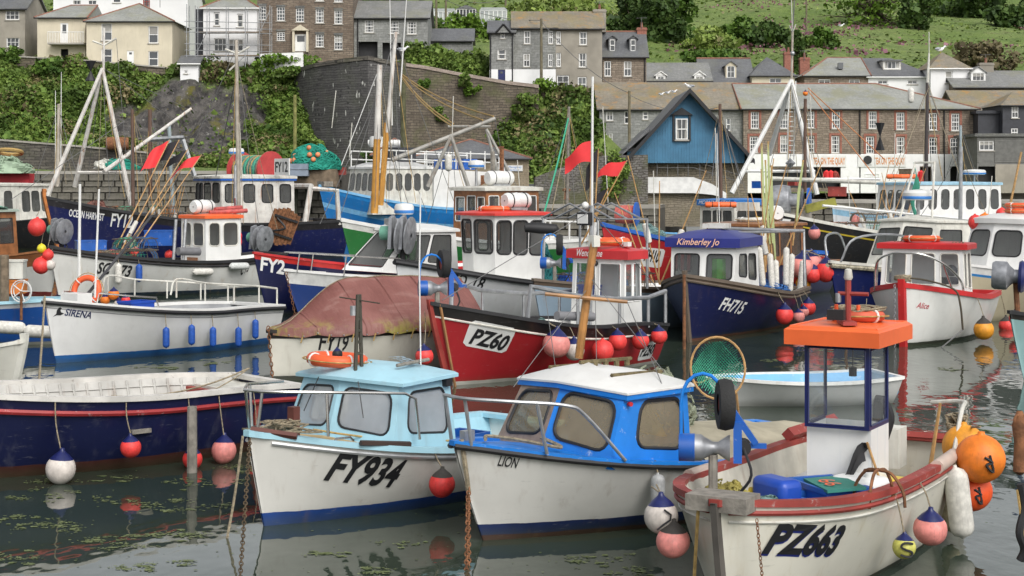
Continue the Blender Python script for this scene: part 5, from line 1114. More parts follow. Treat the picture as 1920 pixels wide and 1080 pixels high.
C.text('PZ663', (1235, 995), (1326, 1022), .22, ltr_k, sd=-1, bold=.04, shear=.3, off=.010)
# wheelhouse
hx, hy = .16, .26
bot = [(hx - .22, hy - .29, .12), (hx + .36, hy - .29, .12), (hx + .36, hy + .29, .12), (hx - .22, hy + .29, .12)]; top = [(p[0], p[1], 1.27) for p in bot]
whb = M('wheelhouse_white', (.74, .74, .72), .5, var=.08, streak=.25, scol=(.3, .4, .5))
polyhouse(C, [(p[0] - (.06 if p[0] > 0 else 0), p[1] * 1, p[2]) for p in bot], [(p[0] - (.06 if p[0] > 0 else 0), p[1], p[2]) for p in top], {}, whb, name='wheelhouse_base')
top2 = [(p[0], p[1], 2.0) for p in bot]
polyhouse(C, top, top2, {0: [(.07, .05, .93, .95)], 1: [(.06, .04, .94, .96)], 2: [(.07, .05, .93, .95)]}, navy, fm=navy, gm=glass, rad=.015, fr=.008, name='window_frame_box', skip=(3,))
rq = [(hx - .44, hy - .36, 2.0), (hx + .44, hy - .36, 2.0), (hx + .44, hy + .36, 2.0), (hx - .44, hy + .36, 2.0)]; roof(C, rq, .1, .13, .03, orange)
rt = [(p[0], p[1], 2.15) for p in rq]; c = (hx + .01, hy)
for i in range(4):
    a, b = rt[i], rt[(i + 1) % 4]; sc_ = lambda p: (c[0] + (p[0] - c[0]) * 1.06, c[1] + (p[1] - c[1]) * 1.06, p[2]); C.tube([sc_(a), sc_(b)], .016, orange, 'roof_lip', 5)
mastr = M('red_mast_paint', (.33, .05, .04), .55, var=.2)
C.tube([(hx + .22, hy + .06, 2.16), (hx + .22, hy + .06, 2.56)], .026, mastr, 'roof_mast'); C.tube([(hx + .22, hy - .03, 2.44), (hx + .22, hy + .24, 2.44)], .018, mastr, 'cross_bar'); G().box((hx + .26, hy + .06, 2.19), (.3, .12, .03), rz=.5).build('mast_foot', mastr, C.root, False); G().lathe([(.03, 0), (.04, .02), (.03, .09), (.01, .1)], 10, (hx + .22, hy + .06, 2.56)).build('mast_light', offw, C.root)
G().box((hx + .34, hy - .01, 2.26), (.06, .15, .09)).build('deck_floodlight', black, C.root, False); G().cyl((hx + .22, hy - .03, 2.36), .025, .08, 10).build('lantern', steel, C.root)
lifebuoy(C.w(hx - .12, hy + .04, 2.22), .19, .05, 'weathered orange lifebuoy with rope on the orange wheelhouse roof', (0, .05, 1), M('dull_lifebuoy', (.55, .10, .05), .6, var=.3))
pts = [(.19 * math.cos(i * 1.1) * (1 + .35 * math.sin(i * 1.7)), .17 * math.sin(i * 1.1) * (1 + .3 * math.cos(i * 2.3)), .03 + .012 * (i % 5)) for i in range(40)]
tag(link('coiled_rope', G().tube(curve(pts, 3), .011, 5).mesh('coiled_rope', rope_m), None, C.w(hx - .12, hy + .04, 2.22)), 'loose brown rope coiled over the lifebuoy on the orange roof', 'rope')
for k, y in enumerate((hy - .1, hy + .0, hy + .1)): G().cyl((hx + .06, y, 2.17), .018, .16, 8).build('roof_peg', lifeor, C.root)
C.tube([(hx - .1, hy - .0, 2.0), (hx - .1, hy, 1.75)], .005, wire, 'lamp_cord'); G().cyl((hx - .1, hy, 1.68), .035, .08, 10).build('cabin_lamp', black, C.root)
hauler(P(1337, 868, 13.35), R(-8), .7, 'blue line hauler with tyre wheel at the bow of PZ663', 1.3, post=1.0)
# working gear in the boat
for k, (px, py, r, lo) in enumerate(((1449, 862, .095, .8),)): pass
def roller(bt, a, b, r, nm='gunwale_roller'): bt.tube([a, b], r, M('stained_roller', (.52, .42, .36), .6, var=.2), nm, 12)
roller(C, (.75, -.84, .86), (1.25, -.82, .88), .055); roller(C, (-1.3, .82, .82), (-.55, .85, .82), .065)
e = thing('jerrycan', 'blue plastic jerrycan lying in the bow of PZ663', 'jerrycan', C.w(1.3, .0, .82), C.a + R(60)); g = G(); g.box((0, 0, 0), (.42, .24, .26)); o = g.build('can', M('blue_plastic', (.015, .07, .42), .4, var=.15), e); m_ = o.modifiers.new('round', 'BEVEL'); m_.width = .06; m_.segments = 3; G().cyl((-.2, -.06, -.02), .035, .06, 10, (-1, -.3, 0)).build('cap', yellow, e)
crate(C.w(.85, .3, .6), (.62, .42, .26), C.a + R(50), M('crate_blue', (.02, .12, .46), .5), 'open blue fish box amidships in PZ663'); crate(C.w(1.15, .36, .60), (.55, .4, .2), C.a + R(70), M('crate_blue'), 'low blue fish box with a green lid near the port bow of PZ663')
e = thing('box_lid', 'dark green board lying on the fish boxes of PZ663', 'board', C.w(.95, .38, .87), C.a + R(40)); G().box((0, 0, 0), (.55, .34, .025), rx=.05).build('board', M('green_board', (.03, .20, .16), .6), e, False); text_flat('66', (-.1, -.12, .02), (.16, -.12, .02), .14, lifeor, e, up=(0, 1, .05))
e = thing('ice_box', 'translucent white plastic container in PZ663', 'container', C.w(.62, .50, .74), C.a + R(75)); g = G(); g.box((0, 0, 0), (.46, .36, .32)); o = g.build('body', M('milky_plastic', (.74, .75, .74), .35, var=.06), e); m_ = o.modifiers.new('round', 'BEVEL'); m_.width = .07; m_.segments = 3; G().cyl((.1, 0, .16), .05, .04, 10).build('cap', cleanw, e)
e = thing('oil_drum', 'yellow plastic can behind the white container in PZ663', 'can', C.w(.1, .66, .66), C.a); o = G().box((0, 0, 0), (.3, .25, .3)).build('body', yellow, e); m_ = o.modifiers.new('round', 'BEVEL'); m_.width = .05; m_.segments = 2
netheap(C.w(1.8, .05, .62), .32, .42, .22, M('teal_net', (.16, .26, .25), .9, var=.4), 'grey-green monofilament net heaped in the bow of PZ663', 9000)
netheap(C.w(1.35, -.42, .6), .25, .25, .25, M('yellow_net', (.42, .36, .1), .9, var=.4), 'small yellow net bundle beside the hauler on PZ663', 4000)
e = thing('grapnel', 'rusty grapnel anchor hooked over the port rail of PZ663', 'anchor', C.w(1.1, .80, .93), C.a); g = G()
for a in (0, 1.4, 2.9, 4.4): g.tube(curve([(0, 0, .12), (.12 * math.cos(a), .12 * math.sin(a), .1), (.22 * math.cos(a), .22 * math.sin(a), -.03), (.24 * math.cos(a), .24 * math.sin(a), -.16)], 4), .014, 5)
g.tube([(0, 0, .12), (-.3, -.2, .05)], .018, 6); g.build('flukes', rust, e)
C.tube([(-.55, .2, .45), (-.55, .2, .95)], .015, black, 'tiller_lever'); G().ball((-.55, .2, .97), .035, 10, 7).build('lever_knob', black, C.root)
o = G().ab((-1.05, -.55, .2), (-.45, .45, .62)).build('engine_box', M('engine_white', (.7, .7, .68), .5, var=.1, streak=.4), C.root, False); m_ = o.modifiers.new('round', 'BEVEL'); m_.width = .06; m_.segments = 2
C.tube([(-1.2, -.80, .9), (-2.4, -.72, .9)], .07, dred, 'stern_board', 4); C.tube([(-2.5, -.66, .78), (-2.5, .66, .78)], .05, dred, 'transom_rail', 4)
G().box((-2.1, -.1, .72), (.3, .4, .4)).build('stern_box', offw, C.root, False)
dan(C.w(-1.15, .6, .5), P(1763, 756, 15.0), 'orange striped dan pole standing near the stern of PZ663', None, r=.02)
e = thing('black_flag', 'limp torn black flag on a short cane in PZ663', 'flag', C.w(.35, .62, .75)); G().tube([(0, 0, 0), (-.16, -.1, .42)], .012, 6).build('cane', bamboo, e)
rows = [[(-.16 - .30 * u + .03 * math.sin(v * 6), -.1 + .05 * math.sin(u * 6 + v * 3), .42 - .16 * v - .34 * u + .05 * math.sin(u * 7)) for v in (0, .3, .6, 1)] for u in [i / 8 for i in range(9)]]; G().grid(rows).build('flag', M('black_cloth', (.015, .015, .017), .8), e)
G().tube(curve([(-.25, .45, 1.1), (-.25, .5, 1.3), (-.22, .42, 1.45), (-.28, .38, 1.2)], 5), .05, 8).build('hanging_oilskin', black, C.root)
for k, (px, py, r, m_, cp, lb, mk) in enumerate(((1240, 968, .135, b_white, navy, 'white buoy with blue cap and black squiggle at the starboard bow of PZ663', 1), (1262, 1015, .135, b_pink, M('tarred_cap'), 'dull red buoy below the white one at the starboard bow of PZ663', 0))):
    q = D(px, py, 0); d = 12.75 - .1 * k; p = P(px, py, d); e = buoy(p, r, m_, lb, cp, C.w(2.2 - .1 * k, -.74, .95), rz=0)
    if mk: G().tube([(.06 * math.sin(i * 1.1) + .01, -r * 1.02, .08 - .04 * i) for i in range(5)], .008, 5).build('painted_squiggle', black, e)
ys = hang(C, 1665, 1026, .098, b_yel, 'yellow buoy with a painted black S at the port side of PZ663', rz=0)
pts = [(.05, -.085, .045), (.02, -.098, .055), (-.03, -.096, .05), (-.045, -.095, .02), (-.01, -.1, .0), (.04, -.096, -.02), (.04, -.095, -.05), (.0, -.094, -.06), (-.05, -.085, -.045)]; G().tube(curve(pts, 3), .010, 5).build('painted_letter', black, ys)
hang(C, 1729, 992, .145, b_pink, 'large faded pink buoy with blue cap at the port quarter of PZ663')
for px, py, r, m_, d, lb in ((1838, 860, .235, b_or, 15.1, 'large orange buoy with black scrawl, middle of the stern cluster on PZ663'), (1820, 920, .205, M('buoy_vermilion', (.82, .10, .02), .5, var=.12, indiv=.1), 15.3, 'vermilion orange buoy, lowest of the stern cluster on PZ663'), (1808, 838, .215, b_yor, 15.7, 'amber orange buoy, topmost of the stern cluster on PZ663')):
    e = buoy(P(px, py, d), r, m_, lb, m_, C.w(-2.3, .65, .95), rz=0)
    if 'scrawl' in lb or 'verm' in lb: G().tube(curve([(-r * .1, -r * .99, .05), (r * .2, -r, .0), (-r * .05, -r * 1.01, -.02), (r * .25, -r * .95, -.09), (r * .1, -r * .99, .07)], 4), .012, 5).build('painted_mark', black, e)
fender(P(1798, 942, 15.0), .66, .115, f_white, 'big white sausage fender at the stern corner of PZ663', C.w(-1.9, .75, .82), axis=(-.12, 0, 1)); fender(P(1780, 948, 15.35), .5, .09, M('fender_cream', (.55, .48, .32), .6), 'cream fender half hidden beside the white one at the stern of PZ663', axis=(-.1, 0, 1))
line('bow_rope', 'knotted rope hanging down the bow of PZ663', C.w(2.62, -.15, .95), C.w(2.3, -.35, -.2), .014, rope_y, -.03)
chain('thin rusty chain hanging beside the PZ663 number', C.w(2.56, .30, .86), C.w(2.42, .34, -.1), .02, rust)
for k in range(5): pass
pts = [(-2.1 + .12 * math.sin(i * 1.9), .66 + .1 * math.cos(i * 1.3), .85 + .03 * (i % 9)) for i in range(60)]
tag(link('rope_bundle', G().tube(curve(pts, 2), .013, 5).mesh('rope_bundle', rope_m), None, C.loc, (0, 0, C.a)), 'thick tangle of ropes lashing the orange buoys to PZ663', 'rope')
C.tube(curve([(-1.5, .76, .75), (-1.9, .74, 1.15), (-2.3, .66, 1.2), (-2.45, .3, 1.15)], 4), .022, offw, 'stern_rail')

# ---- open navy boat, bottom left
b4 = Vector((-7.1, 17.9, 0))
E = Boat('open_boat', 'big open navy wooden boat with red strake and white inside', b4, 41, 5.1, 2.25, 1.12, .86, .80, h_navyred, rake=.2, e=2.2, tw=.72, p=1.6, kb=.8, ks=.33, deck=((0, .985, .62),), gun=M('scuffed_white_capping', (.6, .58, .54), .7, var=.25, chip=.6, ccol=(.15, .12, .1)), gw=.1, gh=.05, deckm=M('open_boat_lining', (.50, .49, .46), .7, var=.2, streak=.3), dmin=.2)
E.rail(.17, .034, M('strake_red', (.33, .028, .03), .5, var=.2, chip=.3), 'rubbing_strake')
for i in range(26):
    t = .05 + .9 * i / 25
    for s in (1, -1):
        zt_ = E.sheer(t) - .03; p = E.at(E.pt(t, 1, s)[0], zt_, s, -.105); q = E.at(p.x, zt_ - .5, s, -.1); G().tube([p, q], .018, 4).build('rib', MC['open_boat_lining'], E.root, False)
for k in range(3):
    for s in (1, -1): 
        pts = [E.at(E.pt(.03 + .94 * i / 16, 1, s)[0], E.sheer(.03 + .94 * i / 16) - .12 - .16 * k, s, -.108) for i in range(17)]; G().tube(pts, .009, 4).build('plank_edge', MC['open_boat_lining'], E.root, False)
G().ab((-2.5, -.78, .68), (-1.9, .78, .73)).build('stern_deck', offw, E.root, False); G().ab((-1.88, -.9, .25), (-1.80, .9, .70)).build('bulkhead', dred, E.root, False); G().ab((-.3, -1.02, .45), (-.05, 1.02, .5)).build('thwart', greywood, E.root, False)
for px, py, r, m_, lb in ((82, 879, .17, b_white, 'pale scuffed buoy with blue cap, leftmost on the navy open boat'), (229, 839, .118, b_red, 'bright red buoy second from the left on the navy open boat'), (337, 861, .118, b_red, 'bright red buoy beside the wooden post on the navy open boat'), (402, 845, .15, b_pink, 'blotchy pink buoy right of the post on the navy open boat'), (461, 836, .1, b_red, 'red buoy half hidden behind the bow chain of FY934')):
    hang(E, px, py, r, m_, lb)
for x, y in ((138, 735), (292, 725)): pass
line('mooring_rope', 'rope stretched across the inside of the navy open boat', E.w(-.4, -.2, .75), E.w(-2.5, -.4, .92), .012, rope_m, .12); line('mooring_rope', 'second frayed line inside the navy open boat', E.w(-.5, -.1, .7), E.w(-2.4, -.2, .95), .009, rope_m, .2)
def post(px, pyt, pyb, r, label, mat=oldwood, d=None, name='mooring_post', lean=0):
    p = D(px, pyb, 0) if d is None else Vector((PX(px, d), d, 0)); top = PZ(pyt, p.y); o = thing(name, label, 'post', p); G().tube([(0, 0, -.6), (lean * .5, 0, top * .5), (lean, 0, top)], [r * 1.05, r, r * .95], 9).build('timber', mat, o); return o
post(360, 762, 886, .06, 'weathered timber mooring post beside the navy open boat', greywood)
# ---- Sirena
b5 = D(84, 562, 1.22)
S = Boat('open_launch', 'white open launch Sirena with blue waterline and five blue fenders', b5, 54, 5.6, 2.3, 1.22, .86, .80, hullmat('hull_sirena', (.70, .70, .69), [('z', -9, .14, (.01, .11, .36)), ('v', .14, .16, (.30, .30, .31))], streak=.1), rake=.35, e=2.5, tw=.7, p=1.6, kb=.72, deck=((0, .62, .5), (.62, .99, .10)), gun=cleanw, gw=.16, gh=.05, deckm=M('launch_grey_deck', (.30, .31, .32), .6))
S.rail(.05, .045, black, 'black_rubbing_strake', 0, 1, out=.02)
S.text('SIRENA', (122, 591), (168, 597), .13, ltr_n, bold=.02, shear=.2, name='name_lettering', off=.008)
q = S.find(109, 588); g = G()
g.v = [tuple(S.at(q.x - a * .11, q.z + b * .12, S.vis, .008)) for a, b in ((.3, 1), (.55, .8), (.35, .55), (.5, .2), (.9, 0), (.5, -.3), (.0, -.25), (-.5, -.5), (-.1, -.05), (-.1, .5), (.1, .9))]; g.f = [tuple(range(11))]; g.mi = [0]; g.build('seal_emblem', ltr_k, S.root, False)
for i, (px, py) in enumerate(((296, 633), (350, 628), (390, 632), (438, 632), (474, 617))):
    hangf(S, px, py, .40, .068, f_blue, 'blue cylinder fender on the white launch Sirena, ' + ('nearest its bow', 'second from its bow', 'middle of five', 'fourth from its bow', 'nearest its stern')[i], group='blue fenders on the launch')
for sd in (1, -1):
    pts = [S.pt(t, 1, sd) for t in (.03, .15, .3, .45, .58)]; pts = [(p[0], p[1] - sd * .1, p[2] + .36 + .06 * i) for i, p in enumerate(pts)]; S.tube(curve(pts + [(pts[-1][0] + .15, pts[-1][1], pts[-1][2] - .3)], 4), .02, offw, 'guard_rail')
    for p in pts: S.tube([p, (p[0], p[1], p[2] - .36)], .018, offw, 'stanchion')
    pts = [S.pt(t, 1, sd) for t in (.66, .75, .85)]; S.tube([(pts[0][0] - .05, pts[0][1] - sd * .1, pts[0][2] + .02)] + [(p[0], p[1] - sd * .1, p[2] + .22) for p in pts] + [(pts[-1][0] + .05, pts[-1][1] - sd * .1, pts[-1][2])], .016, inox, 'grab_rail')
S.tube([(-2.65, .7, 1.17), (-2.74, 0, 1.19), (-2.65, -.7, 1.17)], .02, offw, 'stern_rail')
g = G(); g.ab((-1.9, -.75, .55), (.55, .75, .60)); S.part(g, 'seat_thwarts', cleanw, False); o = G().ab((1.85, -.3, 1.0), (2.2, .2, 1.3)).build('foredeck_locker', cleanw, S.root, False)
lifebuoy(P(162, 545, 31.6), .26, .06, 'orange lifebuoy standing upright at the bow of the white launch Sirena', (-.2, -1, .25))
for px, py, r, m_, lb in ((213, 552, .115, b_or, 'orange buoy heaped on the foredeck of the white launch Sirena'), (197, 562, .1, b_or, 'smaller orange buoy left in the foredeck heap of Sirena'), (223, 570, .1, f_white, 'white buoy low in the foredeck heap of Sirena'), (236, 563, .09, b_red, 'red buoy at the right of the foredeck heap of Sirena')): buoy(P(px, py, 32.2), r, m_, lb)
crate(S.w(.5, -.1, .78), (.6, .4, .28), S.a, M('blue_plastic'), 'blue fish box amidships in the white launch Sirena')
line('mooring_rope', 'weedy rope from the bow of Sirena down into the water', S.w(2.8, .0, 1.28), D(70, 730, 0) - Vector((0, 0, .2)), .022, rope_m, .1)
S.tube([(1.7, .1, 1.2), (1.6, .1, 3.3)], .02, cleanw, 'white_staff', 8); 
def pole_thing(name, label, a, b, r0, r1, mat, cat='pole'):
    e = thing(name, label, cat, a); q = Vector(b) - Vector(a); G().tube([(0, 0, 0), q * .5, q], [r0, (r0 + r1) / 2, r1], 8).build('spar', mat, e); return e
pole_thing('boom', 'long dark spar leaning up from the bow of Sirena', P(126, 598, 31.2), P(285, 404, 33.5), .035, .025, M('black_spar', (.05, .05, .055), .5), 'spar')
pole_thing('mast', 'thin white mast standing behind the bow of Sirena', P(148, 520, 33), P(150, 345, 33), .035, .025, cleanw, 'mast')
# ---- FY19 under its tarpaulin
b6 = P(503, 622, 27.6)
T = Boat('covered_boat', 'white boat FY19 under a faded red tarpaulin', b6, 38, 4.2, 2.0, .86, .88, .88, hullmat('hull_fy19', (.68, .66, .58), [('v', 0, .13, (.02, .017, .016)), ('z', -9, .08, (.05, .05, .05))], streak=.15), rake=.15, e=2.6, tw=.7, gun=M('dark_rail', (.03, .025, .022), .7), kb=.6)
T.text('FY', (597, 655), (627, 656), .27, ltr_k, bold=.02); T.text('19', (631, 656), (651, 657), .27, ltr_k, bold=.02)
tm_ = NT('red_tarpaulin'); c = tm_.mix(tm_.ramp(tm_.noise(1.2, 7), .3, .7), (.17, .06, .05), (.25, .105, .09)); zz = tm_.n('SeparateXYZ'); tm_.l(tm_.co('Object'), zz.inputs[0])
c = tm_.mix(tm_.math('MULTIPLY', tm_.ramp(tm_.noise(2.2, 7, rough=.7), .46, .6), tm_.math('SUBTRACT', 1., tm_.ramp(zz.outputs[2], .84, 1.12))), c, (.27, .23, .05)); c = tm_.mix(tm_.math('MULTIPLY', tm_.ramp(tm_.noise(1, 5, scale=(1.2, 5, 5)), .55, .7), .35), c, (.33, .2, .17))
tm_.bump(tm_.noise(2.5, 4, scale=(2.2, .5, .5)), .5, .12); tarpm = tm_.done(c, .6)
rows = []
for i in range(22):
    t = .99 - .97 * i / 21; x, y, z = T.pt(t, 1, 1); hg = z + .84 * sm((1 - t) / .38) * (1 - .1 * sm((.4 - t) / .4)) + .008 * math.sin(i * 1.7); y2 = y + .04; row = []
    for s in (-1, -.98, -.8, -.55, -.28, 0, .28, .55, .8, .98, 1):
        k = abs(s); zz_ = (z - .09 + .03 * math.sin(i * 2.2 + s)) if k == 1 else z + .05 + (hg - z - .05) * (1 - k ** 1.15) + .007 * math.sin(i * 2.3 + k * 6); row.append((x, y2 * s, zz_))
    rows.append(row)
o = tag(G().grid(rows).build('tarpaulin', tarpm, None, True, 60), 'faded red tarpaulin with mossy hem stretched over boat FY19', 'tarpaulin'); o.location = T.loc; o.rotation_euler.z = T.a
for i in (3, 7, 11, 15, 19): G().tube(curve([(p[0], p[1], p[2] + .006) for p in rows[i]], 2), .009, 4).build('seam', tarpm, o)
for i in range(1, 21): G().ball((rows[i][10][0], rows[i][10][1] + .012, rows[i][10][2] + .03), .014, 6, 4).build('eyelet', steel, o)
G().tube([(r_[5][0], 0, r_[5][2] + .01) for r_ in rows], .011, 5).build('ridge_rope', rope_m, o)
for i in range(9): t = .9 - i * .09; x, y, z = T.pt(t, 1, 1); T.tube([(x, y + .05, z - .06), (x + .03, y + .03, z - .2)], .012, rope_y, 'lashing', 5)
chain('rusty chain hanging from the bow of the covered boat FY19', T.w(2.13, .05, .95), T.w(2.05, .1, -.2), .05, rust)
# ---- PZ60 red
b7 = P(806, 568, 26.6)
h_pz60 = hullmat('hull_pz60', (.34, .016, .022), [('v', 0, .20, (.015, .013, .013)), ('v', .205, .235, (.62, .6, .58)), ('z', -9, .06, (.5, .48, .44))], streak=.12, scum=.3)
Z6 = Boat('fishing_boat', 'red fishing boat PZ60 Wendy Jane with black bulwark and white wheelhouse', b7, 50, 5.6, 2.4, 1.42, .86, .74, h_pz60, rake=.6, e=3.1, tw=.8, p=1.7, kb=.8, deck=((0, .985, .5),), gun=black, gw=.1, gh=.05, deckm=white, dmin=.35)
Z6.rail(.222, .02, offw, 'white_moulding', 0, .985, out=.006); Z6.stem(.04, dred, .06)
Z6.plate((873, 632), (953, 648), -.14, .30, cleanw); Z6.text('PZ60', (877, 642), (946, 657), .25, ltr_k, bold=.035, shear=.25, off=.012)
Z6.plate((1197, 667), (1224, 662), -.10, .24, cleanw); Z6.text('PZ60', (1199, 668), (1222, 664), .2, ltr_k, bold=.035, shear=.25, off=.012)
wx = 2.8 - 4.6
bot = [(wx - .62, -.62, .35), (wx, -.64, .35), (wx, .64, .35), (wx - .62, .62, .35)]; top = [(wx - .62, -.58, 1.99), (wx - .06, -.60, 1.99), (wx - .06, .60, 1.99), (wx - .62, .58, 1.99)]
polyhouse(Z6, bot, top, {1: [(.07, .52, .45, .95), (.53, .52, .93, .95)], 2: [(.07, .52, .45, .95), (.54, .52, .93, .95)], 0: [(.1, .52, .9, .95)], 3: [(.1, .5, .45, .95)]}, cleanw, fm=whitewin, gm=glass, rad=.02, fr=.014)
rr = [(p[0], p[1], p[2]) for p in top]; roof(Z6, rr, .14, .16, .05, M('wheelhouse_red', (.55, .035, .04), .4, var=.1))
text_flat('Wendy Jane', (wx + .085, -.40, 2.04), (wx + .085, .20, 2.04), .13, ltr_w, Z6.root, bold=.012, shear=.4, name='name_lettering')
raftp = Z6.w(wx - .35, .05, 2.31); lifebuoy(raftp, .32, .07, 'orange lifebuoy lying on the red wheelhouse roof of PZ60', (0, 0, 1))
G().box((wx - .3, .5, 2.27), (.12, .1, .08)).build('roof_vent', cleanw, Z6.root, False); G().ball((wx - .04, -.05, 1.9), .05, 10, 8).build('deck_lamp', black, Z6.root)
for sd in (1, -1):
    pts = [(1.25, sd * .9, 1.66), (.2, sd * 1.1, 1.45), (-1.0, sd * 1.12, 1.33), (-2.0, sd * 1.05, 1.30), (-2.7, sd * .95, 1.38)]; Z6.tube([(1.32, sd * .88, 1.05)] + pts, .042, steel, 'tubular_rail', 8)
    for p in pts[1:]: Z6.tube([p, (p[0], p[1], .75)], .03, steel, 'rail_post', 7)
hauler(P(820, 556, 27.3), R(10), .8, 'blue net hauler with tyre wheel on the bow of PZ60', 1.0, post=.5)
Z6.tube([(.6, .95, 1.12), (-.3, 1.05, 1.05)], .08, M('grey_roller', (.18, .18, .19), .6), 'hauling_roller', 12)
for i, (px, py, r, m_, lb, cp) in enumerate(((1032, 646, .235, b_pink, 'large pale pink buoy nearest the bow on the red boat PZ60', navy), (1063, 657, .17, b_white, 'white buoy with blue cap beside the large pink one on PZ60', navy), (1121, 658, .20, b_red, 'low wide red buoy in the water beside PZ60', b_red), (1155, 640, .165, b_red, 'red buoy below the wheelhouse of PZ60, left of three', navy), (1197, 639, .16, b_red, 'red buoy below the wheelhouse of PZ60, middle of three', navy), (1234, 630, .155, b_red, 'red buoy at the stern of PZ60, right of three', navy))): hang(Z6, px, py, r, m_, lb, cp)
buoy(P(796, 668, 26.2), .15, b_red, 'red buoy below the bow number plate of PZ60', navy, Z6.w(2.5, -.4, 1.25))
line('bow_warp', 'tan mooring line with a shackle down the stem of PZ60', Z6.w(2.7, .14, 1.4), Z6.w(2.3, .14, -.1), .025, M('tan_rope', (.33, .17, .07), .8, var=.3))
crate(Z6.w(-2.5, -.55, .85), (.6, .4, .3), Z6.a, M('blue_plastic'), 'blue fish box stacked at the stern of PZ60, lower one'); crate(Z6.w(-2.5, -.55, 1.16), (.6, .4, .3), Z6.a + .05, M('blue_plastic'), 'blue fish box stacked at the stern of PZ60, upper one')
Z6.tube([(-1.45, .1, .4), (-1.5, .12, 3.0)], .04, steel, 'mast', 8); G().box((-1.43, .0, 2.75), (.1, .3, .24)).build('floodlight', black, Z6.root, False); G().box((-1.37, .0, 2.75), (.02, .23, .17)).build('floodlight_glass', cleanw, Z6.root, False); G().ball((-1.45, .0, 3.0), .07, 10, 8).build('dome_aerial', cleanw, Z6.root); Z6.tube([(-1.5, .12, 3.0), (-1.52, .12, 5.4)], .025, cleanw, 'tall_staff', 6)
for a, b in (((-1.5, .1, 2.9), (2.5, 0, 1.45)), ((-1.5, .1, 2.9), (-2.7, .9, 1.3))): stay(Z6, a, b, .008)
# ---- Kimberley Jo
b8 = D(1283, 516, 1.46)
K = Boat('fishing_boat', 'navy fishing boat FH715 Kimberley Jo with white wheelhouse', b8, 67, 7.4, 2.75, 1.46, .84, .78, hullmat('hull_kimberley', (.008, .011, .058), [('v', 0, .10, (.12, .085, .06)), ('z', -9, .07, (.15, .04, .03))], streak=.1), rake=.45, e=2.6, tw=.78, p=1.6, kb=.72, deck=((0, .985, .45),), gun=M('brown_gunwale', (.13, .10, .075), .7, var=.2), gw=.12, gh=.06, dmin=.4, deckm=white)
K.rail(.11, .03, MC['brown_gunwale'], 'rubbing_strake'); K.stem(.05, MC['brown_gunwale'], .1)
K.text('FH715', (1345, 579), (1390, 589), .26, ltr_w, bold=.025, shear=.25); K.text('FH715', (1232, 570), (1251, 577), .24, ltr_w, sd=-1, bold=.025, shear=.25)
kx = 3.7 - 1.35
bot = [(kx - 1.9, -.82, .7), (kx, -.72, 1.0), (kx + .1, 0, 1.0), (kx, .72, 1.0), (kx - 1.9, .82, .7)]; top = [(kx - 1.9, -.76, 2.0), (kx - .1, -.74, 2.0), (kx - .08, 0, 2.0), (kx - .1, .74, 2.0), (kx - 1.9, .76, 2.0)]
polyhouse(K, bot, top, {0: winrow(3, v0=.5), 1: [(.12, .3, .9, .85)], 2: [(.14, .3, .9, .85)], 3: [(.16, .4, .48, .85), (.56, .38, .88, .85)]}, cleanw, gm=glassd, rad=.08, fr=.018)
roof(K, top, .16, .20, .16, M('roof_navy_blue', (.022, .03, .20), .4, var=.15))
text_flat('Kimberley Jo', (kx + .11, -.55, 2.06), (kx + .11, .42, 2.06), .14, ltr_p, K.root, bold=.012, shear=.35, name='name_lettering')
G().box((kx - 1.0, .05, 2.46), (.6, .5, .1)).build('roof_hatch', offw, K.root, False)
G().tube([(kx - .28, .30, 1.2), (kx - .28, .30, 1.75)], .16, 8).build('hanging_jacket', M('hi_vis_green', (.10, .5, .05), .7), K.root)
for px, py, r, m_, lb in ((1452, 591, .20, b_red, 'bright red buoy, nearest of the cluster at the stern of Kimberley Jo'), (1482, 594, .15, b_pink, 'pink buoy behind the nearest red one at the stern of Kimberley Jo'), (1495, 585, .13, b_pink, 'small pink buoy between the red ones at the stern of Kimberley Jo'), (1508, 577, .18, b_red, 'red buoy at the far right of the stern of Kimberley Jo')): hang(K, px, py, r, m_, lb)
for sx in (-3.4, -2.0): pass
K.tube([(-2.4, 1.22, .9), (-2.4, 1.2, 2.25), (-2.4, -1.2, 2.3), (-2.4, -1.22, .9)], .05, steel, 'stern_gantry', 8); K.tube([(-2.4, 1.2, 2.25), (1.2, .5, 2.3)], .03, steel, 'gantry_strut')
for i in range(6): fender(P(1427 + i * 14 + (i % 2) * 5, 500 + (i % 3) * 12, 38.6 + .2 * i), .95, .075, f_white, 'white dan float stick, ' + ('first', 'second', 'third', 'fourth', 'fifth', 'sixth')[i] + ' from the wheelhouse of Kimberley Jo', group='white floats stored upright on the navy boat', axis=(.1 * (i - 2.5) * .4, 0, 1))
for i, (px, py, r, m_) in enumerate(((1503, 500, .3, b_pink), (1523, 494, .27, b_pink), (1500, 515, .28, b_pink), (1524, 514, .23, b_red), (1506, 530, .2, b_yor), (1487, 514, .27, b_red), (1549, 508, .28, b_red))): buoy(P(px, py, 41.5 + .2 * (i % 3)), r, m_, ('pale pink buoy at the upper left of the cluster on the grey gantry', 'pink buoy at the upper right of the cluster on the grey gantry', 'pink buoy in the middle of the cluster on the grey gantry', 'red buoy at the right of the cluster on the grey gantry', 'amber buoy at the bottom of the cluster on the grey gantry', 'red buoy at the left of the cluster on the grey gantry', 'red buoy on the bow of the rope-fendered navy boat')[i], top=P(1512, 470, 41.5))
lm = M('lime_plastic_strip', (.38, .43, .19), .6, var=.2)
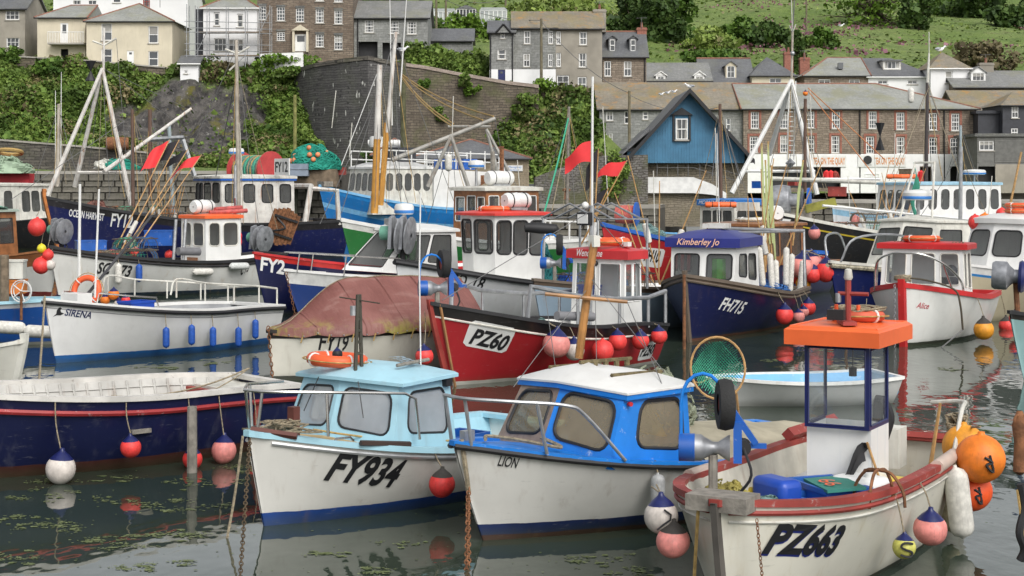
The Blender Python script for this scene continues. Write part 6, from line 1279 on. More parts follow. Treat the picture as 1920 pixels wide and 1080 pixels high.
for i, (px, pt, pb) in enumerate(((1428, 268, 470), (1435, 300, 470), (1440, 265, 480), (1446, 310, 520), (1500, 300, 420))):
    dd = 41 + .3 * i; a, b = P(px + (8 if i < 4 else -14), pb + 40, dd), P(px + (6 if i == 4 else 0), pt, dd); e = thing('dan_pole', 'tall cane wrapped in lime green strip, ' + ('first', 'second', 'third', 'fourth', 'fifth')[i] + ' from the left behind Kimberley Jo', 'pole', a, 0, 'lime wrapped canes'); G().tube([(0, 0, 0), b - a], .025, 6).build('cane', bamboo, e); q = b - a; G().tube([q * .25 + Vector((.03, -.05, 0)), q * .6 + Vector((-.02, -.05, 0)), q * 1.0], [.02, .045, .025], 3).build('strip', lm, e)
post(1283, 515, 690, .035, 'thin rusty mooring stake in front of Kimberley Jo', rust, d=33)
# ---- Alex / Alice
b9 = D(1690, 534, 1.30)
N = Boat('fishing_boat', 'white fishing boat with red gunwale, red stem and red-roofed cabin', b9, 62, 5.3, 2.4, 1.30, .90, .86, hullmat('hull_alice', (.68, .68, .65), [('z', -9, .07, (.02, .02, .022))], streak=.12), rake=.15, e=2.9, tw=.82, p=1.7, kb=.5, deck=((0, .4, .45), (.4, .985, .04)), gun=red, gw=.10, gh=.09, deckm=M('deck_grey', (.36, .37, .38), .6))
N.stem(.09, red, .12); N.text('Alex', (1663, 572), (1674, 574), .12, ltr_r, sd=-1, bold=.01, shear=.3, name='name_lettering'); N.text('Alice', (1718, 577), (1741, 579), .12, ltr_r, bold=.01, shear=.3, name='name_lettering')
nx = 2.65 - 1.7
bot = [(nx - 1.0, -.9, .7), (nx, -.92, .85), (nx, .92, .85), (nx - 1.0, .9, .7)]; top = [(nx - 1.0, -.84, 1.98), (nx - .08, -.86, 1.98), (nx - .08, .86, 1.98), (nx - 1.0, .84, 1.98)]
polyhouse(N, bot, top, {1: [(.06, .32, .30, .92), (.37, .32, .66, .92), (.73, .32, .95, .92)], 2: [(.12, .3, .42, .92), (.52, .3, .88, .92)], 0: [(.1, .3, .45, .92), (.55, .3, .9, .92)]}, cleanw, fm=offw, gm=glass, rad=.06, fr=.016)
roof(N, top, .14, .11, .03, red)
lifebuoy(N.w(nx - .45, -.1, 2.2), .34, .065, 'orange lifebuoy flat on the red roof of the white boat', (0, .03, 1))
for y in (-.55, .72): 
    for k in range(4): G().torus((nx - .3 + k * .001, y + .07 * k - .1, 2.14), .05, .016, (0, 1, 0), 10, 6, .5).build('roof_cleat', oldwood, N.root)
pr = [(1.2, .98, 1.0), (1.32, .92, 1.35), (1.9, .70, 1.72), (2.25, .35, 1.92), (2.32, 0, 1.95), (2.25, -.35, 1.92), (1.9, -.72, 1.7), (1.75, -.8, 1.1)]
N.tube(curve(pr, 5), .025, inox, 'pulpit_rail', 8)
for s in (1, -1): N.tube([(1.9, s * .7, 1.7), (1.5, s * .85, 1.0)], .02, inox, 'pulpit_brace')
for px, py, r, m_, lb in ((1822, 618, .21, b_yor, 'amber buoy on the side of the white red-trimmed boat'), (1874, 611, .18, b_red, 'red buoy near the stern of the white red-trimmed boat'), (1893, 614, .15, b_grey, 'brownish buoy at the stern of the white red-trimmed boat')): hang(N, px, py, r, m_, lb, M('tarred_cap'))
buoy(P(1904, 597, 36.5), .15, b_red, 'red buoy at the right edge beyond the white boat'); buoy(P(1620, 595, 33.6), .16, b_red, 'red buoy floating behind the orange roof mast', navy, P(1625, 560, 33.8)); 
e = thing('bow_rope', 'dark rope looped from the stem of the white red-trimmed boat', 'rope', N.loc, N.a); G().tube(curve([(2.6, .1, 1.45), (2.35, .5, 1.38), (2.05, .95, 1.2), (1.98, 1.06, .9), (1.9, 1.1, .35)], 5), .022, 6).build('strand', M('dark_rope', (.08, .065, .045), .9), e); line('mooring_rope', 'thin line running from the knot into the water by the white boat', N.w(1.9, 1.1, .35), D(1765, 652, 0), .015, wire)
g = G(); g.tube(curve([(2.55 + .1 * math.cos(i * 1.3), .16 * math.sin(i * 1.3), 1.38 + .02 * (i % 6)) for i in range(18)], 3), .03, 6); N.part(g, 'bow_rope_turns', rope_m); chain('grey chain hanging beside the red stem of the white boat', N.w(2.72, -.12, 1.3), N.w(2.62, -.14, -.2), .045, steel)
g = G(); g.ball((nx - .6, .52, 1.5), .13, 12, 8); g.tube([(nx - .6, .52, 1.35), (nx - .6, .52, .95)], .22, 8); N.part(g, 'hanging_oilskins', M('navy_oilskin', (.015, .018, .035), .6))
# ---- pram dinghy
b10 = D(1325, 706, .46)
Q = Boat('dinghy', 'light blue and white rowing dinghy moored behind the cabin boats', b10, 14, 3.0, 1.4, .46, .38, .42, hullmat('hull_dinghy', (.66, .66, .64), [], streak=.15), dr=.15, rake=.35, e=2.2, tw=.8, kb=.9, ks=.4, deck=((0, .97, .28),), gun=white, gw=.05, gh=.04, deckm=ltblue, dmin=.05)
for x in (-.8, .15): G().ab((x - .12, -.44, .24), (x + .12, .44, .27)).build('thwart', ltblue, Q.root, False)
line('painter', 'thin painter rope of the light blue dinghy', Q.w(1.45, 0, .46), P(1300, 715, 22.5), .012, rope_y, .05)
# ================================================================ MIDDLE AND FAR BOATS
# ---- SC 73
b = D(93, 463, 1.56)
V = Boat('fishing_boat', 'white fishing boat SC 73 with black gunwale and orange-topped wheelhouse', b, 44, 7.9, 2.7, 1.56, 1.0, 1.15, hullmat('hull_sc73', (.64, .64, .61), [('v', 0, .12, (.03, .025, .023)), ('z', -9, .14, (.015, .03, .06))], streak=.35, scol=(.35, .25, .12)), rake=.4, e=2.5, tw=.62, kb=.7, deck=((0, .985, .4),), gun=black, gw=.1, gh=.07, dmin=.5)
V.rail(.13, .035, black, 'rubbing_strake'); V.text('SC', (180, 512), (206, 514), .33, ltr_k, bold=.03, shear=.2); V.text('73', (222, 517), (242, 519), .33, ltr_k, bold=.03, shear=.2); V.text('C 73', (449, 516), (466, 508), .28, ltr_k, bold=.03, shear=.2)
vx = -.95
bot = [(vx - 1.3, -.72, .6), (vx, -.72, .6), (vx, .72, .6), (vx - 1.3, .72, .6)]; top = [(p[0], p[1] * .95, 2.32) for p in bot]
polyhouse(V, bot, top, {1: [(.06, .5, .42, .92), (.5, .5, .92, .92)], 2: [(.1, .5, .4, .92), (.5, .5, .92, .92)]}, cleanw, fm=offw, gm=glassd, rad=.12, fr=.02); roof(V, top, .1, .09, .04, orange)
G().box((vx + .04, .0, .95 + .1), (.04, .55, .1)).build('name_board', wood, V.root, False)
raft(V.w(vx - .4, -.1, 2.68), .8, .22, V.a + .2, 'white life raft canister on the orange wheelhouse top of SC 73')
for k in range(2): V.tube([(vx - .4 - k * .2, .3, 2.5 + .1 * k), (vx - 1.7, .45 - k * .3, 2.55 + .1 * k)], .07, M('red_white_pole', (.5, .1, .09), .6, var=.4, sc=6), 'stowed_float_stick', 8)
for i, (px, py, r, m_, lb, c_) in enumerate(((214, 475, .18, b_red, 'red buoy with dark cap on the rail of SC 73', navy), (253, 473, .17, b_red, 'red buoy amidships on SC 73', b_red), (317, 478, .15, b_red, 'red buoy in front of the wheelhouse of SC 73', b_red))): buoy(P(px, py, 50.5 + i), r, m_, lb, c_)
for px, py, ln, m_, lb in ((215, 513, .6, f_white, 'white fender hanging below the SC lettering'), (257, 512, .52, f_blue, 'dark blue fender hanging beside the number 73')): hangf(V, px, py, ln, .1, m_, lb)
fender(V.w(-.4, 1.4, .72), .7, .11, f_white, 'white fender lying along the side of SC 73', axis=V.mw.to_3x3() @ Vector((1, 0, .02))); fender(V.w(-1.7, 1.42, .85), .7, .11, M('fender_bluewhite', (.6, .62, .6), .5), 'white fender with a blue end on the side of SC 73', axis=V.mw.to_3x3() @ Vector((1, 0, .02)))
V.tube([(.2, .95, 1.35), (-.55, .95, 1.32)], .13, M('grey_roller'), 'hauling_roller', 10)
for k, (px, pt, pb, w_) in enumerate(((296, 405, 470, .05), (312, 405, 470, .05))): V.tube([(-.1 - .35 * k, .2, 1.0), (-.2 - .35 * k, .2, 2.3)], .05, steel, 'gallows_post', 6)
plate_hauler(P(112, 440, 50), R(65), .95, 'steel pot hauler with round plates at the bow of SC 73'); plate_hauler(P(487, 455, 55), R(60), 1.1, 'steel pot hauler at the stern of SC 73')
buoy(P(439, 453, 53), .26, b_red, 'large red buoy behind the furled red sail'); buoy(P(443, 443, 53.6), .2, b_red, 'red buoy tucked above the large one beside the furled sail')
pole_thing('mizzen_mast', 'grey mizzen mast carrying a furled red sail at the stern of SC 73', P(443, 545, 52), P(441, 310, 52), .06, .05, steel, 'mast')
e = thing('furled_sail', 'narrow dark red sail furled round the grey mizzen mast', 'sail', P(441, 545, 51.9)); rows = [[(-.17 * sm(1 - abs(v - .45) * 1.6) + .05 * math.sin(v * 15), -.06, 3.0 * v), (0, -.14, 3.0 * v), (.15 * sm(1 - abs(v - .45) * 1.7) + .03 * math.sin(v * 11), -.05, 3.0 * v)] for v in [i / 14 for i in range(15)]]; G().grid(rows).build('sailcloth', M('tan_sail', (.27, .05, .05), .8, var=.25), e)
# ---- dan flags in the bundle on SC 73
redf = M('red_flag_cloth', (.72, .035, .04), .7, var=.1); blkf = M('black_flag_cloth', (.02, .018, .022), .8)
for i, (bx, by, tx, ty, m_, lb, sg, fl) in enumerate(((215, 470, 318, 262, redf, 'red flag on a leaning cane, leftmost of the bundle', -1, (.55, 1.0)), (225, 474, 336, 262, blkf, 'black flag on a leaning cane in the middle of the bundle', -1, (1.0, .75)), (232, 474, 352, 280, blkf, 'smaller black flag right of the bundle', -1, (.6, .5)), (250, 474, 378, 290, redf, 'red pennant on the rightmost leaning cane', -1, (.85, .5)), (222, 480, 300, 330, None, 'bare cane on the left of the flag bundle', 1, (0, 0)), (240, 470, 345, 310, None, 'bare cane in the middle of the flag bundle', 1, (0, 0)))):
    dan(P(bx, by, 51.5 + .1 * i), P(tx, ty, 52.5 + .3 * i), lb, m_, fl, .99, sg, .45, 'dan canes on SC 73', .022, float_at=.22 if i in (1, 4) else None)
# ---- wooden wheelhouse boat, left edge
b = D(122, 480, 1.35)
Wd = Boat('fishing_boat', 'white hulled boat with varnished wheelhouse at the left edge', Vector((PX(112, 47), 47, 0)), 30, 8.2, 2.7, 1.5, 1.0, 1.0, hullmat('hull_varnish', (.60, .60, .57), [('v', 0, .42, (.20, .075, .028)), ('z', -9, .22, (.14, .02, .018))], streak=.2), rake=.5, e=2.3, face='R', deck=((0, .985, .3),), gun=wood, deckm=wood)
Wd.vis = -1; boxhouse(Wd, -1.6, 1.4, .95, .9, .9, 2.55, {0: winrow(4, v0=.42), 1: winrow(2, v0=.42), 2: winrow(4, v0=.42)}, wood, rk=.1, rm=M('green_grey_roof', (.35, .42, .36), .7), gm=glassd, rad=.03)
netheap(Wd.w(.5, -.1, 2.65), .9, .7, .15, M('mint_net', (.20, .42, .33), .9), 'pale green net folded on the varnished wheelhouse roof', 4000)
for i, (px, py, r, m_, lb) in enumerate(((69, 426, .26, b_red, 'big red buoy hanging beside the varnished wheelhouse'), (77, 498, .24, b_red, 'big red buoy low on the bow of the varnished boat'), (90, 478, .16, b_red, 'red buoy above the big low one on the varnished boat'), (94, 497, .15, b_white, 'white buoy beside the big red one on the varnished boat'), (78, 466, .13, M('buoy_lemon', (.7, .62, .03), .5), 'yellow buoy above the red ones on the varnished boat'))): buoy(P(px, py, 45.5), r, m_, lb, b_red if m_ is b_red else m_, P(px + 4, py - 30, 45.8))
# ---- blue boat left behind Sirena
b = Vector((PX(150, 34), 34, 0))
Bl = Boat('work_boat', 'blue and white work boat with white fenders at the left edge', b, 4, 6.5, 2.2, .98, .86, .86, hullmat('hull_blue_work', (.012, .075, .30), [('v', 0, .13, (.5, .52, .55)), ('z', -9, .06, (.3, .3, .28))], streak=.15), rake=.3, face='R', gun=skyb, deck=((0, .985, .35),), deckm=skyb)
Bl.vis = -1
for px, py, lb in ((15, 614, 'white fender lying along the blue work boat, left one'), (78, 622, 'white fender lying along the blue work boat, right one beside Sirena')): fender(P(px, py, 32.5), .72, .13, f_white, lb, axis=(1, 0, -.05))
e = thing('spoked_hauler', 'white spoked line hauler on the blue work boat', 'wheel', P(40, 546, 33.2))
for k, rr_ in enumerate((.23, .19)): G().torus((0, k * .05, 0), rr_, .012, (.2, 1, 0), 24, 6).build('rim', cleanw, e)
for k in range(5): a = k * 1.2566; G().tube([(0, 0, 0), (.22 * math.cos(a), -.04 * math.cos(a), .22 * math.sin(a))], .012, 5).build('spoke', cleanw, e)
G().tube([(0, 0, 0), (0, 0, -.6)], .03, 6).build('stand', rust, e)
crate(P(20, 522, 34.5), (.6, .45, .4), .1, offw, 'white perforated fish box at the left edge, upper one'); crate(P(20, 550, 34.5), (.6, .45, .3), .05, M('orange_plastic', (.6, .17, .03), .5), 'orange fish box under the white one at the left edge')
post(8, 478, 640, .1, 'mossy timber post at the left edge beside the fish boxes', oldwood, d=34)
# ---- white dinghy, left bottom
b = Vector((PX(47, 26), 26, 0)); Dg = Boat('dinghy', 'old white clinker dinghy with a tall stern post at the left edge', b, 25, 3.8, 1.6, .85, .55, .6, hullmat('hull_clinker', (.60, .59, .53), [], streak=.4, planks=2.5), rake=.3, face='R', dr=.2, gun=offw, deck=((0, .97, .35),), dmin=.1); Dg.stem(.045, offw, .12)
# ---- RD 18
b = D(742, 492, 1.52)
Rd = Boat('fishing_boat', 'white fishing boat BD 18 with black rubbing strake and red-topped wheelhouse', b, 38, 7.2, 2.7, 1.55, .86, .8, hullmat('hull_bd18', (.60, .61, .62), [('z', -9, .12, (.05, .05, .05))], streak=.15), rake=.35, e=2.9, tw=.84, p=1.5, kb=.6, deck=((0, .45, .3), (.45, .985, .05)), gun=black, gw=.12, gh=.1)
Rd.rail(.03, .055, black, 'rubber_strake', 0, 1, out=.02); Rd.text('BD', (842, 535), (872, 538), .30, ltr_k, bold=.02, shear=.15); Rd.text('18', (884, 541), (905, 544), .30, ltr_k, bold=.02, shear=.3)
rx = 3.6 - 2.5
bot = [(rx - 1.4, -.82, .9), (rx, -.66, 1.0), (rx + .16, 0, 1.02), (rx, .66, 1.0), (rx - 1.4, .82, .9)]; top = [(rx - 1.45, -.88, 2.62), (rx + .06, -.72, 2.62), (rx + .22, 0, 2.62), (rx + .06, .72, 2.62), (rx - 1.45, .88, 2.62)]
polyhouse(Rd, bot, top, {0: winrow(3, v0=.45), 1: [(.1, .42, .9, .93)], 2: [(.08, .42, .9, .93)], 3: winrow(3, .04, .96, .42, .92, .05), 4: []}, cleanw, gm=glassd, rad=.1, fr=.025); roof(Rd, top, .14, .06, .05, M('roof_red', (.66, .05, .04), .45))
lifebuoy(Rd.w(rx - .4, .1, 2.78), .34, .07, 'orange lifebuoy on the red roof of BD 18'); raft(Rd.w(rx - .9, .35, 2.98), .75, .2, Rd.a, 'white boxed life raft on the red roof of BD 18')
for i, (px, py, r, lb) in enumerate(((956, 415, .15, 'red buoy at the rear of the red roof of BD 18'), (948, 419, .1, 'small pink buoy at the rear of the red roof of BD 18'), (925, 415, .12, 'red buoy between raft and aerial on BD 18'), (990, 412, .15, 'red buoy on a post behind BD 18'))): buoy(P(px, py, 42.5), r, b_red if i != 1 else b_pink, lb, b_red)
netheap(Rd.w(-.75, .2, .75), .35, .4, 1.0, M('dark_teal_net', (.02, .16, .17), .9), 'dark teal net hanging behind the wheelhouse of BD 18', 5000)
crate(Rd.w(-1.6, .3, .7), (.6, .45, .35), Rd.a, M('blue_plastic'), 'blue fish box on the stern of BD 18'); crate(Rd.w(-2.3, .1, .7), (.6, .45, .35), Rd.a + .3, M('blue_plastic'), 'second blue fish box at the transom of BD 18')
plate_hauler(P(752, 450, 41), R(75), 1.15, 'large steel pot hauler with two discs beside the cruiser')
# ---- white motor cruiser
b = D(533, 506, 1.25)
Cr = Boat('motor_cruiser', 'white motor cruiser with raked windscreen and blue lower hull', b, 36, 7.0, 2.7, 1.25, .95, .9, hullmat('hull_cruiser', (.02, .05, .20), [('v', 0, .34, (.74, .74, .72))], streak=.1), rake=.6, e=2.4, gun=cleanw, deck=((0, .4, .4), (.4, .985, .02)), deckm=cleanw)
cx = 3.5 - 2.0; bot = [(cx - 2.6, -1.0, .95), (cx - .3, -.85, 1.15), (cx + .35, 0, 1.2), (cx - .3, .85, 1.15), (cx - 2.6, 1.0, .95)]; top = [(cx - 2.6, -.85, 2.15), (cx - 1.15, -.75, 2.15), (cx - .75, 0, 2.2), (cx - 1.15, .75, 2.15), (cx - 2.6, .85, 2.15)]
polyhouse(Cr, bot, top, {0: [(.05, .3, .6, .92)], 1: [(.05, .12, .95, .94)], 2: [(.05, .12, .95, .94)], 3: [(.08, .3, .5, .92), (.56, .3, .9, .92)]}, cleanw, gm=glassd, rad=.05, fr=.015); roof(Cr, top, .12, .06, .14, cleanw)
Cr.tube(curve([(.8, 1.15, 1.5), (2.2, .85, 1.6), (3.3, .2, 1.68), (3.45, 0, 1.68), (3.3, -.2, 1.68), (2.2, -.85, 1.6), (.8, -1.15, 1.5)], 4), .02, inox, 'pulpit_rail')
for x, y, z in ((.8, 1.15, 1.5), (2.2, .85, 1.6), (3.2, .25, 1.66), (.8, -1.15, 1.5), (2.2, -.85, 1.6)): Cr.tube([(x, y, z), (x + .08, y, z - .5)], .018, inox, 'stanchion')
radar(Cr, cx - 1.6, -.1, 2.35, .26, .25); G().box((cx - 1.1, .1, 2.42), (.3, .3, .16)).build('search_light', steel, Cr.root, False); chain('rusty chain at the bow of the white motor cruiser', Cr.w(3.5, .1, 1.2), Cr.w(3.2, .15, -.2), .05, rust)
# ---- FY2x navy with red rail
b = D(476, 474, 1.62)
Fy = Boat('fishing_boat', 'navy fishing boat FY2 with a bright red gunwale', b, 40, 8.0, 2.8, 1.62, 1.1, 1.1, hullmat('hull_fy2', (.008, .011, .058), [('v', 0, .16, (.52, .03, .025))], streak=.1), rake=.5, e=2.4, gun=red, deck=((0, .985, .4),), dmin=.4)
Fy.text('FY2', (488, 506), (531, 514), .34, ltr_w, bold=.03); 
# ---- Ocean Harvest
b = P(82, 372, 68); 
O = Boat('trawler', 'big navy trawler Ocean Harvest FY12 with rusty bow and net drum', b, 36, 14, 4.6, 2.85, 1.6, 1.7, hullmat('hull_ocean', (.008, .012, .075), [('v', 0, .34, (.02, .018, .02))], streak=.3, scol=(.12, .1, .12)), dr=.6, rake=1.0, e=2.3, tw=.75, gun=black, gw=.15, gh=.1, deck=((0, .985, .8),), deckm=M('trawler_deck', (.16, .12, .08), .8), dmin=.9, cat='boat')
O.text('OCEAN HARVEST', (131, 405), (196, 414), .30, ltr_w, bold=.02, name='name_lettering'); O.text('FY12', (208, 424), (246, 427), .55, ltr_w, bold=.02); O.stem(.12, M('rusty_orange_stem', (.42, .15, .04), .8, var=.4, sc=6), .35, 'rusty_stem')
ox = -.6; bot = [(ox - 3.6, -1.5, .9), (ox, -1.4, 1.0), (ox + .25, 0, 1.0), (ox, 1.4, 1.0), (ox - 3.6, 1.5, .9)]; top = [(p[0], p[1] * .95, 3.65) for p in bot]
polyhouse(O, bot, top, {0: winrow(4, v0=.62, v1=.9), 1: winrow(2, .1, .95, .6, .92, .1), 2: winrow(2, .05, .9, .6, .92, .1), 3: winrow(4, .05, .95, .6, .9, .1)}, rustyw, gm=glassd, rad=.12, fr=.03); roof(O, top, .15, .1, .08, offw); roof(O, [(p[0], p[1], p[2] - .1) for p in top], .12, .15, 0, blue, 'roof_fascia')
text_flat('OCEAN HARVEST', (ox + .32, -1.25, 3.58), (ox + .36, 1.1, 3.58), .16, ltr_k, O.root, name='name_lettering'); radar(O, ox - 1.2, .4, 3.85, .35, .9)
o = G().ab((ox - 2.6, 1.5, 3.8), (ox - 2.55, 2.9, 4.55)).build('number_board', cleanw, O.root, False); text_flat('FY12', (ox - 2.54, 1.6, 3.95), (ox - 2.54, 2.8, 3.95), .45, ltr_k, O.root, bold=.02)
e = thing('net_drum', 'net drum with red end plate wound with green and tan rope', 'net drum', P(480, 320, 79)); ax = Vector((.8, -.6, 0)); G().lathe([(.05, -1.0), (.7, -1.0), (.78, -.5), (.7, 0), (.75, .5), (.68, 1.0), (.05, 1.0)], 20, (0, 0, 0), ax).build('wound_rope', M('wound_rope', (.10, .24, .20), .9, var=.6, sc=14), e)
for k in (-1.05, 1.05): G().lathe([(.02, -.04), (.95, -.04), (.95, .04), (.02, .04)], 28, ax * k, ax).build('end_plate', M('drum_red', (.5, .06, .06), .5), e)
for k in range(9): G().torus(ax * (-.85 + k * .2), .74, .04, ax, 20, 5).build('rope_turn', (rope_y, rope_g, rope_m)[k % 3], e)
O.tube([(-4.6, 1.7, 1.5), (-4.9, 1.75, 3.3), (-4.9, -1.75, 3.3), (-4.6, -1.7, 1.5)], .14, rustyw, 'stern_gallows', 6); O.tube([(-6.4, 1.7, 1.5), (-6.3, 1.7, 3.1), (-4.9, 1.7, 3.2)], .12, rustyw, 'stern_gallows', 6)
raft(P(507, 345, 74), 1.1, .24, .3, 'white life raft canister on the stern gallows of the trawler')
e = thing('trawl_door', 'rusty brown trawl door hanging at the stern of the navy trawler', 'trawl door', P(530, 425, 71)); g = G(); g.m = Matrix.Rotation(R(20), 4, 'Y') @ Matrix.Rotation(R(25), 4, 'Z')
for k in range(7): g.box((-.55 + k * .18, 0, 0), (.165, .12, 1.75 - abs(k - 3) * .14))
g.build('plates', rust, e, False); g = G(); g.m = Matrix.Rotation(R(20), 4, 'Y') @ Matrix.Rotation(R(25), 4, 'Z'); g.box((0, -.1, .4), (1.1, .1, .1)); g.box((0, -.1, -.4), (1.1, .1, .1)); g.tube(curve([(-.4, -.1, .3), (0, -.4, 0), (-.4, -.1, -.3)], 4), .05, 6); g.build('brackets', black, e, False)
def tripod(bt_root, label, feet, apex, r, mat, d, cross=(), ladder=None, name='tripod_mast', own=True):
    o = P(*apex, d); e = thing(name, label, 'mast', P(feet[0][0], feet[0][1], d)) ; org = e.location
    for px, py, dd in feet: G().tube([P(px, py, d + dd) - org, o - org], [r * 1.1, r * .8], 8).build('leg', mat, e)
    for a, b_, y in cross: G().tube([P(a, y, d) - org, P(b_, y, d) - org], r * .7, 6).build('cross_bar', mat, e)
    return e, org
e, og = tripod(None, 'white rust-streaked tripod mast on the navy trawler', [(88, 370, -1.2), (140, 350, 1.2), (246, 385, 0)], (192, 128), .1, rustyw, 72, [(146, 232, 323)])
G().tube([P(194, 132, 72) - og, P(195, 52, 72) - og], .06, 6).build('topmast', rustyw, e); G().tube([P(174, 77, 72) - og, P(195, 85, 72) - og, P(218, 72, 72) - og], .05, 6).build('aerial_yoke', offw, e)
G().lathe([(.25, -.45), (.02, 0), (.25, .45)], 8, P(170, 133, 72) - og).build('day_shape', black, e)
G().tube([P(232, 228, 72) - og, P(20, 375, 66) - og], .015, 4).build('stay', wire, e); G().tube([P(218, 72, 72) - og, P(236, 290, 72) - og], .012, 4).build('stay', wire, e)
for a, b_ in (((195, 130), (345, 200)), ((197, 130), (325, 225)), ((190, 140), (166, 320))): G().tube([P(*a, 72) - og, P(*b_, 74) - og], .012, 4).build('stay', wire, e)
pole_thing('derrick_boom', 'long white derrick boom leaning up to the right over the navy trawler', P(195, 322, 71), P(358, 204, 76), .1, .07, rustyw, 'boom')
pole_thing('mast', 'brown timber mast behind the flag bundle', P(250, 460, 70), P(248, 205, 70), .09, .07, M('brown_mast', (.12, .07, .05), .7), 'mast'); tgm = pole_thing('mast', 'tall grey lattice mast with aerial yoke in front of the bank', P(449, 500, 66), P(443, 75, 66), .10, .07, M('streaked_mast', (.42, .38, .32), .6, var=.3, streak=.5), 'mast')
for k, (a, b_) in enumerate((((443, 100), (422, 92)), ((443, 102), (468, 88)), ((443, 120), (430, 132)))): G().tube([P(*a, 66) - tgm.location, P(*b_, 66) - tgm.location], .04, 6).build('yoke_arm', offw, tgm)
line('mast_stay', 'thin dark stay running down left from the tall grey mast', P(441, 150, 66), P(405, 330, 70), .02, wire, 0, 'wire'); line('mast_stay', 'brace beside the tall grey mast', P(447, 230, 66), P(452, 330, 66.2), .07, offw, 0, 'wire')
pole_thing('aerial_mast', 'thin white aerial mast behind the left trawler', P(108, 350, 84), P(110, 195, 84), .11, .08, M('streaked_mast'), 'mast'); pole_thing('aerial', 'slim whip aerial right of the white aerial mast', P(114, 300, 84), P(115, 135, 84), .03, .015, cleanw, 'aerial'); pole_thing('aerial', 'short whip aerial left of the white aerial mast', P(104, 330, 84), P(104, 170, 84), .03, .015, cleanw, 'aerial')
pole_thing('mast', 'grey gallows mast behind the red flag bundle', P(325, 400, 78), P(317, 235, 78), .1, .09, M('bluegrey_steel', (.3, .36, .38), .5), 'mast'); line('gallows_bar', 'grey gallows crossbar above the flags', P(282, 262, 78), P(345, 258, 78), .12, steel, 0, 'beam'); line('gallows_brace', 'slanted grey gallows brace right of the flags', P(343, 262, 78), P(365, 330, 78), .12, steel, 0, 'beam'); pole_thing('mast', 'brown post behind the derrick boom', P(282, 370, 80), P(281, 205, 80), .1, .1, M('brown_mast'), 'post')
# ---- left far white trawler
b = P(160, 380, 86); Lt = Boat('trawler', 'white cabin trawler with black hull at the far left', Vector((PX(175, 82), 82, 0)), 20, 12, 4, 1.9, 1.3, 1.4, hullmat('hull_far_black', (.02, .02, .022), [], streak=.2), face='R', gun=black, deck=((0, .985, .3),), dr=.5); Lt.vis = -1
boxhouse(Lt, -3.0, 2.6, 1.4, 1.3, 1.1, 3.3, {0: winrow(6, v0=.4), 1: winrow(3, v0=.4)}, offw, gm=glassd, rad=.15, rk=.2, th=.1); radar(Lt, -.4, -.9, 3.5, .55, .55)
e = thing('fish_bin', 'red plastic fish bin with coiled rope at the far left quay', 'bin', P(25, 345, 95)); G().box((0, 0, .5), (2.2, 1, 1.0)).build('bin', M('bin_red', (.5, .03, .04), .6), e, False); netheap(P(8, 325, 94), 1.5, .6, .9, M('pale_green_hose', (.32, .42, .30), .8), 'pale green net slumped over the red bin at the far left', 3000); G().torus((-.2, 0, 1.9), .7, .12, (0, .2, 1), 20, 6).build('rope_coil', rope_y, e)
# ---- quay gear: net heap, buoy tank
e = netheap(P(588, 318, 106), 1.55, 1.0, 1.45, M('emerald_net', (.015, .26, .19), .85, var=.3), 'emerald green trawl net heaped on the quay with orange floats', 16000, (9, .17, M('net_float_orange', (.75, .27, .12), .6)))
e = thing('fish_bin', 'rusty brown steel skip on the quay under the green net', 'skip', P(580, 350, 106.2)); G().ab((-1.7, -.9, 0), (1.9, 1, 1.15)).build('skip', M('skip_brown', (.2, .15, .1), .8, var=.4), e, False)
e = thing('fish_bin', 'grey stacked fish boxes left of the green net', 'fish box', P(545, 330, 105)); 
for k in range(2): G().ab((-1.2, -.5, k * .42), (1.2, .5, k * .42 + .38)).build('box', M('crate_grey', (.22, .26, .32), .6), e, False)
e = thing('rusty_tank', 'rusty cylindrical tank lying on the bank edge', 'tank', P(220, 276, 131)); G().lathe([(.02, -.9), (.5, -.9), (.55, -.6), (.55, .6), (.5, .9), (.02, .9)], 14, (0, 0, .3), (1, .2, 0)).build('drum', rust, e)
netheap(P(225, 318, 110.5), 1.2, .7, .7, M('emerald_net'), 'small green net bundle on the left quay behind the tripod', 3000); netheap(P(198, 316, 110.5), .8, .6, .6, offw, 'white sacking bundle on the left quay behind the tripod', 1500)
for k, (px, pt, pb, d, r, m_, lb) in enumerate(((553, 178, 300, 109, .13, M('mossy_pole', (.22, .22, .07), .9, var=.4), 'mossy yellow-green timber pole in front of the curved wall'), (756, 112, 330, 108, .2, M('dark_mossy_pole', (.10, .10, .05), .9, var=.4), 'thick dark mossy pole beside the curved wall'))): pole_thing('harbour_pole', lb, P(px, pb + 40, d), P(px, pt, d), r, r * .9, m_, 'pole')
for k, (px, py0, py1, d) in enumerate(((1180, 170, 305, 139), (1015, 35, 150, 146.5), (818, -20, 60, 178), (836, -20, 62, 180), (948, -15, 40, 200), (1512, -20, 60, 230))): pole_thing('telegraph_pole', ('timber pole beside the slate end of the long store', 'tall telegraph pole in front of the terrace houses', 'telegraph pole left of the greenhouse', 'second telegraph pole at the greenhouse', 'telegraph pole right of the polytunnel', 'thin pole on the open hillside')[k], P(px, py1, d), P(px, py0, d), .14, .11, M('pole_wood', (.16, .14, .09), .9, var=.3), 'pole')
